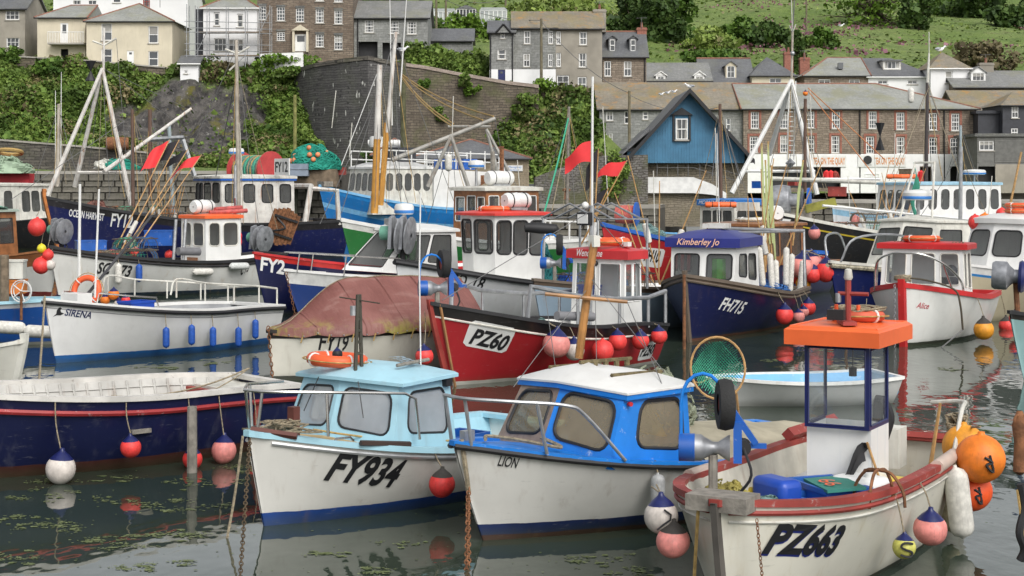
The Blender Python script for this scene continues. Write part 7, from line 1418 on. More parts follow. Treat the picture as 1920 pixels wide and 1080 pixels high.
# ---- blue trawler in the centre
b = P(598, 352, 94)
U = Boat('trawler', 'bright blue trawler with white superstructure below the curved wall', b, 33, 13, 4.6, 3.3, 1.9, 2.0, hullmat('hull_blue_trawler', (.012, .15, .42), [('v', .95, 1.25, (.16, .38, .62)), ('v', 0, .3, (.02, .22, .58))], streak=.3), dr=.8, rake=1.2, e=2.3, kb=.8, gun=ltblue, gw=.15, gh=.12, deck=((0, .985, .7),), dmin=1.2)
G().box((6.1, 0, 3.4), (.6, .9, .3)).build('bow_cap', greywood, U.root, False)
boxhouse(U, -.2, 3.9, 1.8, 1.6, 1.6, 4.3, {0: winrow(6, .04, .96, .52, .9, .05), 1: winrow(4, .05, .95, .52, .9, .05), 2: winrow(6, .04, .96, .52, .9, .05)}, offw, rk=.3, rm=cleanw, gm=glassd, rad=.2, th=.12, cam_=.35)
o = G().prism([(-5.4, 1.9, 1.5), (-.2, 1.9, 1.5), (-.2, 1.9, 4.3), (-5.0, 1.9, 4.1)], (0, -3.8, 0)).build('shelter_deck', cleanw, U.root, False)
for y in (1.9, -1.9):
    for k in (.5, 1.0): U.tube([(3.4, y, 4.4 + k), (-4.9, y, 4.2 + k)], .045, cleanw, 'guard_rail', 6)
    for i in range(9): x = 3.4 - i * 1.03; U.tube([(x, y, 4.3), (x, y, 5.4)], .04, cleanw, 'rail_post', 6)
for k, (x, w_) in enumerate(((-2.8, .8), (-4.2, 1.0))): G().ab((x, -1.2, 4.3), (x + w_, .4, 4.95)).build('blue_tank', blue, U.root, False)
raft(P(720, 268, 99), 2.0, .2, .1, 'white tubular radar scanner above the blue trawler wheelhouse', None, 'radar_scanner', 'radar'); G().lathe([(.02, 0), (.4, 0), (.45, .2), (.4, .6), (.02, .7)], 14, (3.0, .6, 5.6)).build('satcom_dome', cleanw, U.root); U.tube([(3.0, .6, 4.4), (3.0, .6, 5.6)], .22, dark, 'funnel', 10)
G().ab((.4, -.8, 4.4), (1.6, .8, 5.6)).build('deck_store', darkclad, U.root, False)
# twin ochre masts and green boat
b = P(640, 418, 56)
Gn = Boat('fishing_boat', 'green hulled boat with varnished wheelhouse and white rail', b, 36, 10.5, 3.4, 2.15, 1.25, 1.3, hullmat('hull_green', (.02, .15, .035), [('v', 0, .28, (.66, .66, .62))], streak=.2), dr=.5, rake=.8, e=2.4, gun=cleanw, gw=.12, gh=.1, deck=((0, .985, .5),), dmin=.7)
gx = -.2; boxhouse(Gn, gx - 2.4, gx, 1.1, 1.05, .8, 3.15, {1: [(.06, .52, .34, .9), (.42, .5, .68, .92), (.74, .52, .95, .9)], 2: winrow(4, .05, .95, .5, .92, .05), 0: winrow(4, v0=.5)}, wood, fm=cleanw, rm=offw, gm=glassd, rad=.05, fr=.02, over=.18, th=.12)
raft(Gn.w(gx - 1.2, .2, 3.62), 1.1, .27, Gn.a, 'white life raft on the varnished wheelhouse of the green boat'); radar(Gn, gx - .5, -.3, 3.3, .3, .7)
for i in range(5): x = gx + .2 - i * .9 + 0; Gn.tube([(x - 1, 1.5, 1.2), (x - 1, 1.5, 2.0)], .04, cleanw, 'rail_post', 6)
Gn.tube([(gx, 1.45, 2.1), (gx - 4.6, 1.5, 1.95)], .04, cleanw, 'guard_rail', 6)
def bimast(label, a, b_, split, d, r): 
    e = thing('mast', label, 'mast', P(*a, d)); q = P(*b_, d) - P(*a, d); k = split; G().tube([(0, 0, 0), q * k], [r, r * .9], 10).build('ochre_section', ochre, e); G().tube([q * k, q], [r * .88, r * .7], 10).build('white_section', rustyw, e); return e
bimast('thick ochre and white mast, left of the pair on the green boat', (702, 400), (712, 122), .5, 57, .14); bimast('slanting ochre and white mast, right of the pair on the green boat', (714, 385), (742, 60), .42, 58, .1)
pole_thing('mast', 'thin ochre pole between the pair of ochre masts', P(712, 385, 57.5), P(722, 230, 57.5), .05, .04, ochre, 'mast')
pole_thing('aerial', 'tall white whip aerial beside the ochre masts', P(735, 235, 58), P(731, 0, 58), .03, .015, cleanw, 'aerial'); pole_thing('aerial', 'second tall white whip aerial right of the ochre masts', P(750, 180, 58), P(762, 0, 58), .03, .015, cleanw, 'aerial')
for k, (a, b_) in enumerate((((710, 130), (640, 310)), ((740, 70), (640, 400)), ((712, 170), (600, 420)), ((718, 165), (735, 300)))): line('mast_stay', 'stay wire ' + ('running left from the top of the thick ochre mast', 'falling to the green bow from the slanting ochre mast', 'falling to the trawler bow from the thick ochre mast', 'joining the two ochre masts')[k], P(*a, 57.5), P(*b_, 57), .014, wire if k else cleanw, 0, 'wire')
# derrick A-frame behind the green boat
e, og = tripod(None, 'grey A-frame gallows carrying the derrick boom over the blue trawler', [(802, 350, 0), (885, 370, 0)], (846, 255), .09, M('gallows_grey', (.33, .32, .29), .6, var=.3, streak=.4), 70)
pole_thing('derrick_boom', 'long grey derrick boom rising to the right over the blue trawler', P(735, 300, 70), P(928, 222, 72), .11, .08, M('gallows_grey'), 'boom'); fender(P(841, 305, 69.8), .75, .16, f_white, 'white torpedo float hanging under the grey derrick')
e, og = tripod(None, 'rusty stern gallows frame right of the blue trawler', [(935, 330, 0), (958, 330, 0)], (912, 242), .1, M('gallows_grey'), 88, [(840, 920, 237)])
for k, (a, b_) in enumerate((((755, 140), (925, 218)), ((755, 142), (905, 225)), ((753, 142), (850, 232)), ((752, 144), (845, 235)))): line('tackle_rope', 'tan tackle rope, ' + ('first', 'second', 'third', 'fourth')[k] + ' from the top, between mossy pole and derrick', P(*a, 106), P(*b_, 72), .04, rope_y, .3, 'rope')
e = thing('winch_drum', 'round tan net winch drum right of the blue trawler', 'winch', P(920, 375, 97)); G().lathe([(.05, -.5), (1.1, -.5), (1.1, -.42), (.5, -.4), (.5, .4), (1.1, .42), (1.1, .5), (.05, .5)], 26, (0, 0, 0), (.2, -1, 0)).build('drum', M('tan_drum', (.33, .28, .2), .7, var=.3), e)
for k in range(2): G().ab((-.6 + k * 1.6, -.3, -1.8), (-.35 + k * 1.6, .3, 1.5)).build('drum_post', rust, e, False)
e = thing('timber_frame', 'rusty stern beam of the green boat', 'beam', P(960, 400, 62)); G().box((0, 0, 0), (1.5, .25, .3), ry=.1).build('beam', M('brown_beam', (.16, .09, .05), .8), e, False); G().tube([(-.4, 0, 0), (-.4, 0, 2.6)], .1, 6).build('post', rust, e); G().tube([(-.75, 0, 0), (-.75, 0, 2.4)], .1, 6).build('post', greywood, e)
# ---- gear boat behind PZ60
b = Vector((PX(1000, 36), 36, 0)); Gb = Boat('fishing_boat', 'grey-blue fishing boat half hidden behind the red boat PZ60', b, 42, 6.5, 2.4, 1.25, .95, .9, hullmat('hull_greyblue', (.22, .29, .36), [('v', 0, .12, (.10, .07, .05))], streak=.25), gun=M('brown_gunwale'), deck=((0, .985, .4),), rake=.4)
hauler(P(1040, 505, 36.5), R(-10), .8, 'blue line hauler on the grey-blue boat behind PZ60', 1.2)
Gb.tube([(2.2, 1.0, 1.0), (2.2, 1.0, 2.6), (.8, 1.2, 2.6), (.8, 1.2, 1.0)], .035, steel, 'pot_rack', 6); Gb.tube([(2.2, -.8, 1.0), (2.2, -.8, 2.6), (.8, -1.0, 2.6), (.8, -1.0, 1.0)], .035, steel, 'pot_rack', 6)
for k in range(4): Gb.tube([(2.2 - .45 * k, 1.05, 2.6), (2.2 - .45 * k, .1, 2.95), (2.2 - .45 * k, -.85, 2.6)], .025, steel, 'rack_hoop', 6)
e = thing('outboard_cover', 'black bundle on the steel rack behind PZ60', 'bundle', P(1015, 428, 37)); G().lathe([(.03, -.4), (.11, -.37), (.13, 0), (.11, .35), (.03, .4)], 10, (0, 0, 0), (1, 0, -.05)).build('roll', black, e)
# ---- the flags in the centre
for i, (bx, by, tx, ty, m_, lb, sg, fl, dr_) in enumerate(((1105, 470, 1109, 262, redf, 'large red flag left of the white staff', -1, (.62, .5), .5), (1112, 470, 1122, 278, blkf, 'black flag hanging between the two red flags', -1, (.28, .8), 1.2), (1083, 470, 1176, 300, redf, 'red flag right of the white staff on a slanting cane', -1, (.62, .42), .15), (1100, 440, 1141, 352, blkf, 'drooping black flag low beside the white staff', -1, (.6, .45), 1.1))): dan(P(bx, by, 38 + i * .3), P(tx, ty, 38 + i * .3), lb, m_, fl, .99, sg, dr_, None, .02)
e = thing('white_rag', 'white rag tied to a blue post beside the flags', 'cloth', P(1112, 460, 38)); rows = [[(.16 * (u - .5) + .02 * math.sin(v * 7), .03 * math.sin(u * 6 + v * 4), .55 - .55 * v) for u in (0, .25, .5, .75, 1)] for v in [i / 6 for i in range(7)]]; G().grid(rows).build('cloth', cleanw, e)
# ---- red boat left of Kimberley
b = P(1132, 425, 52)
Rb = Boat('fishing_boat', 'red fishing boat with blue gunwale behind Kimberley Jo', Vector((PX(1128, 50), 50, 0)), 33, 8.5, 3.0, 2.15, 1.2, 1.1, hullmat('hull_red_far', (.42, .025, .03), [('v', 0, .1, (.02, .05, .22)), ('z', -9, .25, (.16, .03, .035))], streak=.2), dr=.5, rake=.6, e=2.4, gun=blue, gw=.12, gh=.1, deck=((0, .985, .5),), dmin=.6)
Rb.plate((1195, 492), (1240, 497), -.1, .5, cleanw); Rb.text('FH10', (1208, 488), (1236, 492), .36, ltr_k, bold=.03, shear=.2, off=.014)
e = thing('rope_drum', 'drum wound with red rope on the red boat', 'drum', P(1173, 402, 51)); G().lathe([(.05, -.3), (.28, -.3), (.3, 0), (.28, .3), (.05, .3)], 16, (0, 0, 0), (1, -.3, 0)).build('wound_rope', M('red_rope', (.5, .12, .1), .9, var=.4, sc=20), e); G().lathe([(.02, -.03), (.4, -.03), (.4, .03), (.02, .03)], 18, (.34, -.1, 0), (1, -.3, 0)).build('flange', blue, e)
# ---- blue-roofed boat and varnished cabin behind Kimberley
Ms = Boat('fishing_boat', 'white cabin boat with a blue lettered roof behind the varnished cabin', Vector((PX(1275, 62), 62, 0)), 40, 7, 2.6, 1.3, 1.0, 1.0, hullmat('hull_ms', (.62, .63, .64), [], streak=.2), gun=black, deck=((0, .985, .3),)); boxhouse(Ms, -.8, 1.4, .95, .9, .8, 2.55, {1: winrow(3, v0=.5), 2: winrow(3, v0=.5)}, offw, rm=M('roof_blue', (.02, .16, .48), .4), gm=glassd, th=.22, over=.15, rad=.06); text_flat('MORNING STAR', (1.56, -.85, 2.6), (1.56, .85, 2.6), .15, ltr_w, Ms.root, shear=.4, name='name_lettering')
Vc = Boat('fishing_boat', 'boat with a low varnished wooden cabin behind Kimberley Jo', Vector((PX(1300, 45.5), 45.5, 0)), 52, 7, 2.7, 1.3, 1.0, 1.0, hullmat('hull_vc', (.05, .05, .12), [], streak=.2), gun=wood, deck=((0, .985, .3),)); boxhouse(Vc, -1.2, 1.1, 1.05, 1.0, .9, 2.15, {1: winrow(3, v0=.3), 2: winrow(3, v0=.3), 0: winrow(3, v0=.3)}, wood, gm=glass, rad=.03, over=.15, th=.07)
raft(Vc.w(-.6, .3, 2.52), .75, .24, Vc.a + .9, 'white life raft canister on the varnished cabin top'); G().tube([(.2, -.1, 2.2), (.2, -.1, 2.6)], .04, 6).build('radar_post', steel, Vc.root); o = G().box((.2, -.1, 2.72), (.36, .6, .26)).build('radar_box', offw, Vc.root, False); lifebuoy(Vc.w(.3, .1, 2.33), .4, .07, 'white ring on the varnished cabin top', (0, 0, 1), offw); raft(P(1352, 384, 60), 1.2, .11, .05, 'orange tube float on the blue lettered roof', orange, 'tube_float', 'float')
# ---- black 76
Bk = Boat('trawler', 'black trawler 76 with a yellow stripe and white rail', P(1415, 395, 60), 24, 13, 4.2, 2.5, 1.25, 1.3, hullmat('hull_black76', (.012, .012, .014), [('v', .30, .36, (.6, .45, .04))], streak=.15), dr=.7, rake=.7, e=2.3, gun=offw, gw=.12, gh=.1, deck=((0, .985, .5),), dmin=.8)
Bk.text('76', (1463, 440), (1489, 444), .62, ltr_w, bold=.015, shear=.15); buoy(P(1527, 437, 57), .22, b_pink, 'faded pink buoy hanging on the black trawler 76', navy, P(1527, 405, 58)); buoy(P(1604, 413, 63), .19, b_pink, 'pink buoy on the white rail of the black trawler', b_pink)
Bk.tube([(4.5, 1.5, 2.6), (-1.0, 2.1, 2.1), (-5, 2.0, 1.8)], .05, cleanw, 'guard_rail', 6)
e = thing('winch_drum', 'grey winch with blue flange on the black trawler 76', 'winch', P(1476, 380, 62)); G().lathe([(.05, -.4), (.55, -.4), (.6, 0), (.55, .3), (.25, .35), (.25, .7), (.45, .8), (.05, .85)], 18, (-.2, 0, .1), (1, -.3, 0)).build('drum', galv_drum, e); G().lathe([(.02, 0), (.48, 0), (.48, .1), (.02, .1)], 18, (.75, -.25, .1), (1, -.3, 0)).build('flange', blue, e); G().ab((-.9, -.3, -1.2), (.9, .4, -.4)).build('bed', greywood, e, False)
e = thing('mossy_trough', 'mossy yellow-green wooden trough propped on the black trawler', 'trough', P(1538, 385, 60)); G().box((0, 0, 0), (1.15, .35, .3), ry=R(-14)).build('boards', M('mossy_board', (.25, .24, .05), .9, var=.4), e, False)
# ---- big white tripod mast and pale trawler
Pt = Boat('trawler', 'pale blue and white trawler with wheelhouse in front of the shops', P(1560, 415, 84), 22, 14, 4.6, 2.3, 1.4, 1.5, hullmat('hull_pale', (.62, .65, .68), [('v', .2, .5, (.26, .46, .62))], streak=.25), dr=.7, gun=offw, gw=.12, gh=.1, deck=((0, .985, .5),), dmin=.8)
boxhouse(Pt, -2.6, 3.2, 1.7, 1.6, 1.0, 3.35, {0: winrow(6, v0=.45), 1: winrow(4, v0=.45), 2: winrow(7, .03, .97, .45, .9, .05)}, cleanw, rm=M('roof_paleblue', (.3, .5, .62), .5), gm=glassd, rad=.2, rk=.2, th=.12); raft(P(1690, 331, 88), 1.6, .13, .0, 'orange float tube on the pale trawler roof', orange, 'tube_float', 'float'); radar(Pt, -1.5, .8, 3.5, .6, .4)
e, og = tripod(None, 'big white tripod mast with a ladder in front of the quayside store', [(1372, 362, -1), (1442, 290, 3), (1532, 365, -1)], (1484, 150), .14, cleanw, 92, [(1393, 1528, 321), (1440, 1650, 336)])
for px0, px1 in ((1480, 1476), (1492, 1488)): G().tube([P(px0, 152, 92) - og, P(px1, 300, 92) - og], .04, 5).build('ladder_rail', cleanw, e)
for k in range(15): py = 165 + k * 9; G().tube([P(1479.5, py, 92) - og, P(1491, py, 92) - og], .03, 5).build('ladder_rung', cleanw, e)
G().tube([P(1484, 152, 92) - og, P(1486, 60, 92) - og], .07, 6).build('topmast', M('streaked_mast'), e); G().tube([P(1486, 60, 92) - og, P(1490, -10, 92) - og], .035, 6).build('aerial', wire, e); G().tube([P(1480, 48, 92) - og, P(1486, 62, 92) - og, P(1492, 46, 92) - og], .035, 5).build('aerial_yoke', offw, e)
for k, (px, py) in enumerate(((1482, 300), (1486, 100))): G().ball(P(px, py + (6 if k == 0 else 0), 91.6) - og, .3 if k == 0 else .14, 4 if k == 0 else 10, 2 if k == 0 else 8).build('radar_reflector' if k == 0 else 'lamp', steel, e)
pole_thing('derrick_boom', 'white horizontal boom right of the white tripod mast', P(1445, 335, 90), P(1720, 345, 86), .13, .1, offw, 'boom')
e, og = tripod(None, 'dark bow-tie day shape hanging on a wire in front of the store', [(1650, 300, 0)], (1650, 232), .01, wire, 95, name='day_shape'); G().lathe([(.28, -.82), (.03, -.02), (.03, .02), (.28, .82)], 4, P(1650, 256, 95) - og).build('crossed_cones', black, e)
bimast_m = M('dark_mast', (.06, .05, .05), .6); pole_thing('mast', 'dark timber mast right of the bow-tie shape', P(1735, 400, 92), P(1739, 155, 92), .13, .1, bimast_m, 'mast'); pole_thing('mast', 'white mast top with aerial on the dark timber mast', P(1739, 158, 92), P(1742, 100, 92), .1, .05, offw, 'mast'); pole_thing('mast', 'timber mast with an orange lamp right of the white tripod', P(1509, 360, 90), P(1510, 185, 90), .1, .09, M('brown_mast'), 'mast'); buoy(P(1510, 175, 90), .14, b_or, 'small orange lamp buoy on top of the timber mast'); pole_thing('mast', 'brown pole in front of the boathouse plinth', P(1352, 400, 66), P(1350, 195, 66), .08, .06, M('brown_mast'), 'mast')
fender(P(1708, 179, 100), .95, .2, f_white, 'white cylinder hanging in front of the store roof', P(1708, 150, 100))
pole_thing('mast', 'grey and green rigging post at the right of the shops', P(1802, 360, 90), P(1801, 235, 90), .1, .07, M('bluegrey_steel'), 'mast'); pole_thing('mast', 'timber pole leaning at the right edge of the quay', P(1895, 380, 75), P(1915, 285, 75), .06, .05, bamboo, 'pole'); pole_thing('mast', 'grey mast of the navy rope-fendered boat', P(1800, 480, 45), P(1802, 275, 45), .06, .05, steel, 'mast')
for k, (a, b_) in enumerate((((1515, 165), (1660, 300)), ((1515, 170), (1640, 330)), ((1741, 160), (1800, 330)), ((1741, 165), (1680, 330)), ((1741, 170), (1765, 330)), ((1352, 200), (1335, 330)), ((1350, 205), (1390, 345)))): line('rigging_line', ('orange line from the lamp mast down to the shops', 'second orange line from the lamp mast', 'brown shroud right of the dark mast', 'brown shroud left of the dark mast', 'middle shroud of the dark mast', 'left stay of the brown pole by the plinth', 'right stay of the brown pole by the plinth')[k], P(*a, 91 if k < 5 else 66), P(*b_, 89 if k < 5 else 66), .03 if k < 2 else .02, (M('orange_line', (.5, .2, .08), .8), M('orange_line'), rope_m, rope_m, rope_m, wire, wire)[k], 0, 'rope')
pole_thing('green_pole', 'tall timber pole with a bright green rope left of the flags', P(1063, 400, 60), P(1067, 200, 60), .06, .05, greywood, 'pole'); line('green_rope', 'bright green rope falling from the timber pole left of the flags', P(1066, 220, 60), P(1020, 400, 58), .035, rope_g, .1); line('pale_rope', 'pale stay beside the bright green rope', P(1066, 230, 60), P(1035, 395, 58), .02, rope_m, .1)
pole_thing('staff', 'slim white staff beside the red flags in front of the boathouse', P(1350, 450, 42), P(1344, 250, 42), .012, .01, cleanw, 'aerial')
# clothes outside the shop
for k, (px, py) in enumerate(((1550, 330), (1558, 330), (1566, 331), (1727, 330))):
    e = thing('jacket', ('red oilskin hanging outside the shop, leftmost', 'red oilskin hanging outside the shop, second', 'dark red oilskin hanging outside the shop, third', 'red oilskin hanging by the right shop door')[k], 'jacket', P(px, py + 12, 140)); G().lathe([(.24, -.5), (.2, 0), (.23, .35), (.08, .5), (.02, .52)], 8, (0, 0, .55)).build('body', redf if k != 2 else dred, e)
    for s in (-1, 1): G().tube([(s * .18, 0, .95), (s * .32, -.03, .45)], .07, 6).build('sleeve', redf if k != 2 else dred, e)
# ---- navy rope-fender boat
b = D(1556, 492, 1.38)
Rf = Boat('fishing_boat', 'navy boat with a thick rope fender round its bow and pale cabin', b, 46, 8.2, 3.0, 1.40, 1.05, 1.0, hullmat('hull_ropefender', (.008, .014, .085), [], streak=.1), rake=.55, e=2.6, gun=offw, gw=.14, gh=.06, deck=((0, .4, .4), (.4, .985, .03)), deckm=M('pale_deck', (.6, .66, .64), .6, var=.15))
Rf.rail(.10, .06, M('plaited_rope', (.34, .31, .23), .9, var=.5, sc=14, bump=.8, bsc=30), 'rope_fender', .5, 1, out=.04)
cx = 4.1 - 3.3; bot = [(cx - 2.2, -1.1, 1.0), (cx, -1.0, 1.05), (cx + .3, 0, 1.1), (cx, 1.0, 1.05), (cx - 2.2, 1.1, 1.0)]; top = [(cx - 2.3, -.95, 2.3), (cx - .6, -.85, 2.35), (cx - .4, 0, 2.4), (cx - .6, .85, 2.35), (cx - 2.3, .95, 2.3)]
polyhouse(Rf, bot, top, {1: [(.08, .3, .92, .85)], 2: [(.08, .25, .92, .88)], 3: [(.15, .4, .75, .85)]}, offw, gm=glassd, rad=.05, fr=.015, name='cabin'); roof(Rf, top, .08, .05, .08, offw)
Rf.tube(curve([(3.9, .2, 1.4), (3.6, .45, 2.0), (2.2, .95, 2.05), (1.6, 1.1, 1.6)], 5), .03, steel, 'pulpit_rail'); Rf.tube(curve([(3.9, -.2, 1.4), (3.6, -.45, 2.0), (2.2, -.95, 2.05), (1.6, -1.1, 1.6)], 5), .03, steel, 'pulpit_rail'); radar(Rf, cx - 1.5, -.2, 2.4, .42, .55)
for s in (-1, 1): Rf.tube([(cx - 1.0, s * .5, 2.4), (cx - 1.5, s * .3, 4.0), (cx - 1.5, -s * .3, 4.0)], .035, offw, 'gantry', 6)
e = thing('net_drape', 'green netting draped over the gantry of the pale cabin', 'net', Rf.w(cx - 1.9, -.6, 2.45)); rows = [[(.2 * u + .08 * math.sin(v * 7), .3 * u, 1.6 * (1 - v) * (1 - .3 * u) + .04 * math.sin(u * 9)) for u in [j / 6 for j in range(7)]] for v in [i / 8 for i in range(9)]]; G().grid(rows).build('mesh', M('green_netting'), e)
post(1587, 505, 645, .035, 'rusty stake with rope in front of the rope-fendered boat', rust, d=38)
# ---- Callisto
Ca = Boat('fishing_boat', 'white cabin boat Callisto with beige hull at the right edge', Vector((PX(1770, 39), 39, 0)), 38, 7.5, 2.8, 1.5, 1.05, 1.0, hullmat('hull_callisto', (.50, .44, .31), [('v', 0, .2, (.7, .7, .68)), ('v', .2, .26, (.03, .2, .5))], streak=.15), rake=.5, e=2.6, gun=cleanw, deck=((0, .4, .4), (.4, .985, .03)), deckm=cleanw)
cx = 3.75 - 1.9; bot = [(cx - 2.2, -1.05, 1.1), (cx, -.9, 1.25), (cx + .25, 0, 1.25), (cx, .9, 1.25), (cx - 2.2, 1.05, 1.1)]; top = [(cx - 2.2, -.95, 2.45), (cx - .35, -.8, 2.4), (cx - .15, 0, 2.42), (cx - .35, .8, 2.4), (cx - 2.2, .95, 2.45)]
polyhouse(Ca, bot, top, {1: [(.1, .3, .9, .85)], 2: [(.1, .3, .9, .85)], 3: [(.12, .3, .4, .82), (.5, .3, .9, .82)]}, cleanw, gm=glassd, rad=.14, fr=.02, name='cabin'); roof(Ca, top, .1, .12, .12, cleanw)
text_flat('CALLISTO', (cx - .42, .86, 2.3), (cx - 1.5, .98, 2.33), .13, ltr_b, Ca.root, bold=.02, name='name_lettering')
for k in range(2): lifebuoy(Ca.w(cx - 1.0, .2, 2.72 + k * .14), .36, .06, ('lower', 'upper')[k] + ' of two stacked orange lifebuoys on the Callisto roof')
for k, (px, py, r, m_, lb) in enumerate(((1829, 417, .19, b_red, 'red buoy on the cabin top left of the Callisto lifebuoys'), (1847, 414, .19, b_or, 'orange buoy on the cabin top beside the Callisto lifebuoys'), (1878, 400, .15, b_red, 'red buoy on the quay behind Callisto'), (1914, 400, .12, b_red, 'red buoy at the right edge behind Callisto'), (1914, 478, .14, b_pink, 'pink buoy at the right edge above the drum'))): buoy(P(px, py, 41 if k < 2 else 44), r, m_, lb, b_red if m_ is not b_or else b_or)
# ---- right edge boat with hauler drum
Te = Boat('fishing_boat', 'pale teal boat with a grey hauler drum at the right edge', Vector((PX(1893, 27.5), 27.5, 0)), 20, 5.5, 2.2, 1.2, .9, .9, hullmat('hull_teal', (.28, .46, .46), [('v', 0, .12, (.02, .02, .02))], streak=.2), gun=black, deck=((0, .985, .3),))
e = thing('hauler_drum', 'grey and navy hauler drum at the right edge', 'drum', P(1893, 517, 28.2)); ax = (1, -.35, -.05); G().lathe([(.02, -.25), (.22, -.25), (.25, -.2), (.25, 0), (.18, .05), (.12, .12), (.12, .2), (.02, .2)], 20, (-.05, 0, 0), ax).build('drum', galv_drum, e); G().lathe([(.02, .18), (.26, .2), (.29, .25), (.26, .3), (.02, .28)], 20, (-.05, 0, 0), ax).build('flange', navy, e); G().tube([(.1, 0, 0), (.15, 0, -.8)], .05, 8).build('post', rust, e)
# rusty stem fittings, bottom right edge
e = thing('rusty_fitting', 'rusty iron fitting with rope at the right edge below the buoys', 'fitting', P(1912, 830, 14)); G().lathe([(.02, -.28), (.06, -.25), (.05, 0), (.07, .15), (.03, .27), (.02, .28)], 10).build('bar', rust, e); G().torus((0, -.02, .2), .05, .015, (0, 1, 0), 14, 6).build('eye', rust, e)
e = thing('rope_bundle', 'black rope bundle hanging at the right edge of the picture', 'rope', P(1914, 985, 13.5)); G().tube(curve([(0, 0, .35), (.03, 0, .15), (-.02, -.03, -.05), (.03, 0, -.2), (.0, .02, -.3)], 4), .035, 7).build('bundle', black, e); G().tube([(-.03, 0, .3), (.02, -.02, -.1)], .012, 5).build('lashing', rope_y, e)
# small dinghy by the quay
Sd = Boat('dinghy', 'small white dinghy with a blue cover moored below the plinth', Vector((PX(1208, 88), 88, 0)), 8, 4.2, 1.6, .8, .65, .65, hullmat('hull_sd', (.6, .6, .56), [], streak=.2), gun=ltblue, deck=((0, .97, .02),), deckm=ltblue, dr=.2)

# ================================================================ WEED, GULLS
def weed():
    t = NT('floating_weed'); g = t.n('NewGeometry'); c = t.mix(g.outputs['Random Per Island'], (.07, .095, .03), (.17, .20, .085)); m_ = t.done(c, .7)
    pts = []; rad = []
    patches = [(70, 930, 60, 10), (200, 1022, 75, 9), (30, 1045, 60, 9), (390, 910, 60, 8), (330, 1000, 90, 8), (120, 990, 60, 10), (230, 940, 40, 8), (60, 985, 40, 7), (280, 1065, 70, 8), (30, 970, 50, 6), (440, 880, 50, 7), (230, 1008, 55, 5), (600, 1040, 60, 6), (760, 1020, 30, 6), (880, 960, 20, 10), (700, 1070, 60, 5), (1440, 676, 18, 2), (1805, 694, 20, 2), (1765, 692, 12, 2), (1120, 1050, 50, 8), (300, 690, 40, 3), (400, 680, 30, 3), (200, 720, 60, 5), (1180, 1070, 50, 8), (160, 905, 100, 8), (350, 950, 90, 12)]
    for px, py, rx_, ry_ in patches:
        n = int(rx_ * 2.6) if ry_ > 2 else int(rx_ * 2)
        subs = [(px + random.gauss(0, rx_ * .6), py + random.gauss(0, ry_ * .7), random.uniform(.04, .22)) for _ in range(9)]
        for _ in range(n):
            a, b, s_ = random.choice(subs); q = D(a + random.gauss(0, rx_ * s_), min(1100, max(850 if py > 850 else 660, b + random.gauss(0, ry_ * s_ * 1.3))), 0); pts.append(q); rad.append(random.uniform(.004, .018) * (1 if py > 850 else 2))
    for _ in range(200): q = D(random.uniform(-30, 1100), random.uniform(880, 1090), 0); pts.append(q); rad.append(random.uniform(.004, .013))
    V_ = []; Fc = []
    for p, r in zip(pts, rad):
        n0 = len(V_); k = 6; a0 = random.uniform(0, 6.28)
        for j in range(k): rr = r * random.uniform(.5, 1.3); V_.append((p.x + rr * math.cos(a0 + j * 1.047) * 1.5, p.y + rr * math.sin(a0 + j * 1.047), .004 + random.uniform(0, .004)))
        Fc.append(tuple(range(n0, n0 + k)))
    me = bpy.data.meshes.new('floating_weed'); me.from_pydata(V_, [], Fc); me.materials.append(m_); tag(link('floating_weed', me), 'scattered patches of green weed floating on the dark water', 'weed', None, 'stuff')
weed()
gm_ = M('gull_white', (.78, .78, .77), .7, var=.05); gg_ = M('gull_grey', (.35, .37, .4), .7)
def gull(p, label, s=1., rz=0):
    e = thing('gull', label, 'gull', p, rz); g = G(); rows = []
    for x, r, z in ((-.24, .004, .15), (-.16, .045, .16), (-.05, .085, .155), (.06, .085, .17), (.13, .06, .21), (.17, .045, .26), (.2, .05, .29), (.24, .042, .3), (.27, .015, .295), (.33, .004, .285)): rows.append([(x * s, r * s * math.cos(a), (z + r * math.sin(a) * 1.05) * s) for a in [j / 10 * 6.283 for j in range(10)]])
    g.grid(rows, closed=True); g.build('body', gm_, e); g = G(); g.ball((-.08 * s, 0, .19 * s), .09 * s, 10, 7, (2.1, 1.02, .75)); g.build('wings', gg_, e); g = G()
    for y in (-.03, .03): g.tube([(.0, y * s, .1 * s), (.01, y * s, 0)], .008 * s, 5)
    g.build('legs', yellow, e)
gull(P(755, 100, 108), 'gull standing on top of the thick dark mossy pole', 1.5, .2); gull(P(1763, 100, 151), 'gull perched on the hipped roof of the tall white house', 2.2, .3); gull(P(1293, 168, 106), 'gull on the ridge of the blue boathouse', 1.3, 2.9); gull(P(1577, 52, 200), 'gull on a post on the hillside', 1.6, .1)
for k, (px, py) in enumerate(((1240, 181), (1252, 178), (1264, 176))): gull(P(px, py, 106.5), 'small gull on the slope of the boathouse roof, ' + ('lowest', 'middle', 'highest')[k] + ' of three', .9, .5)
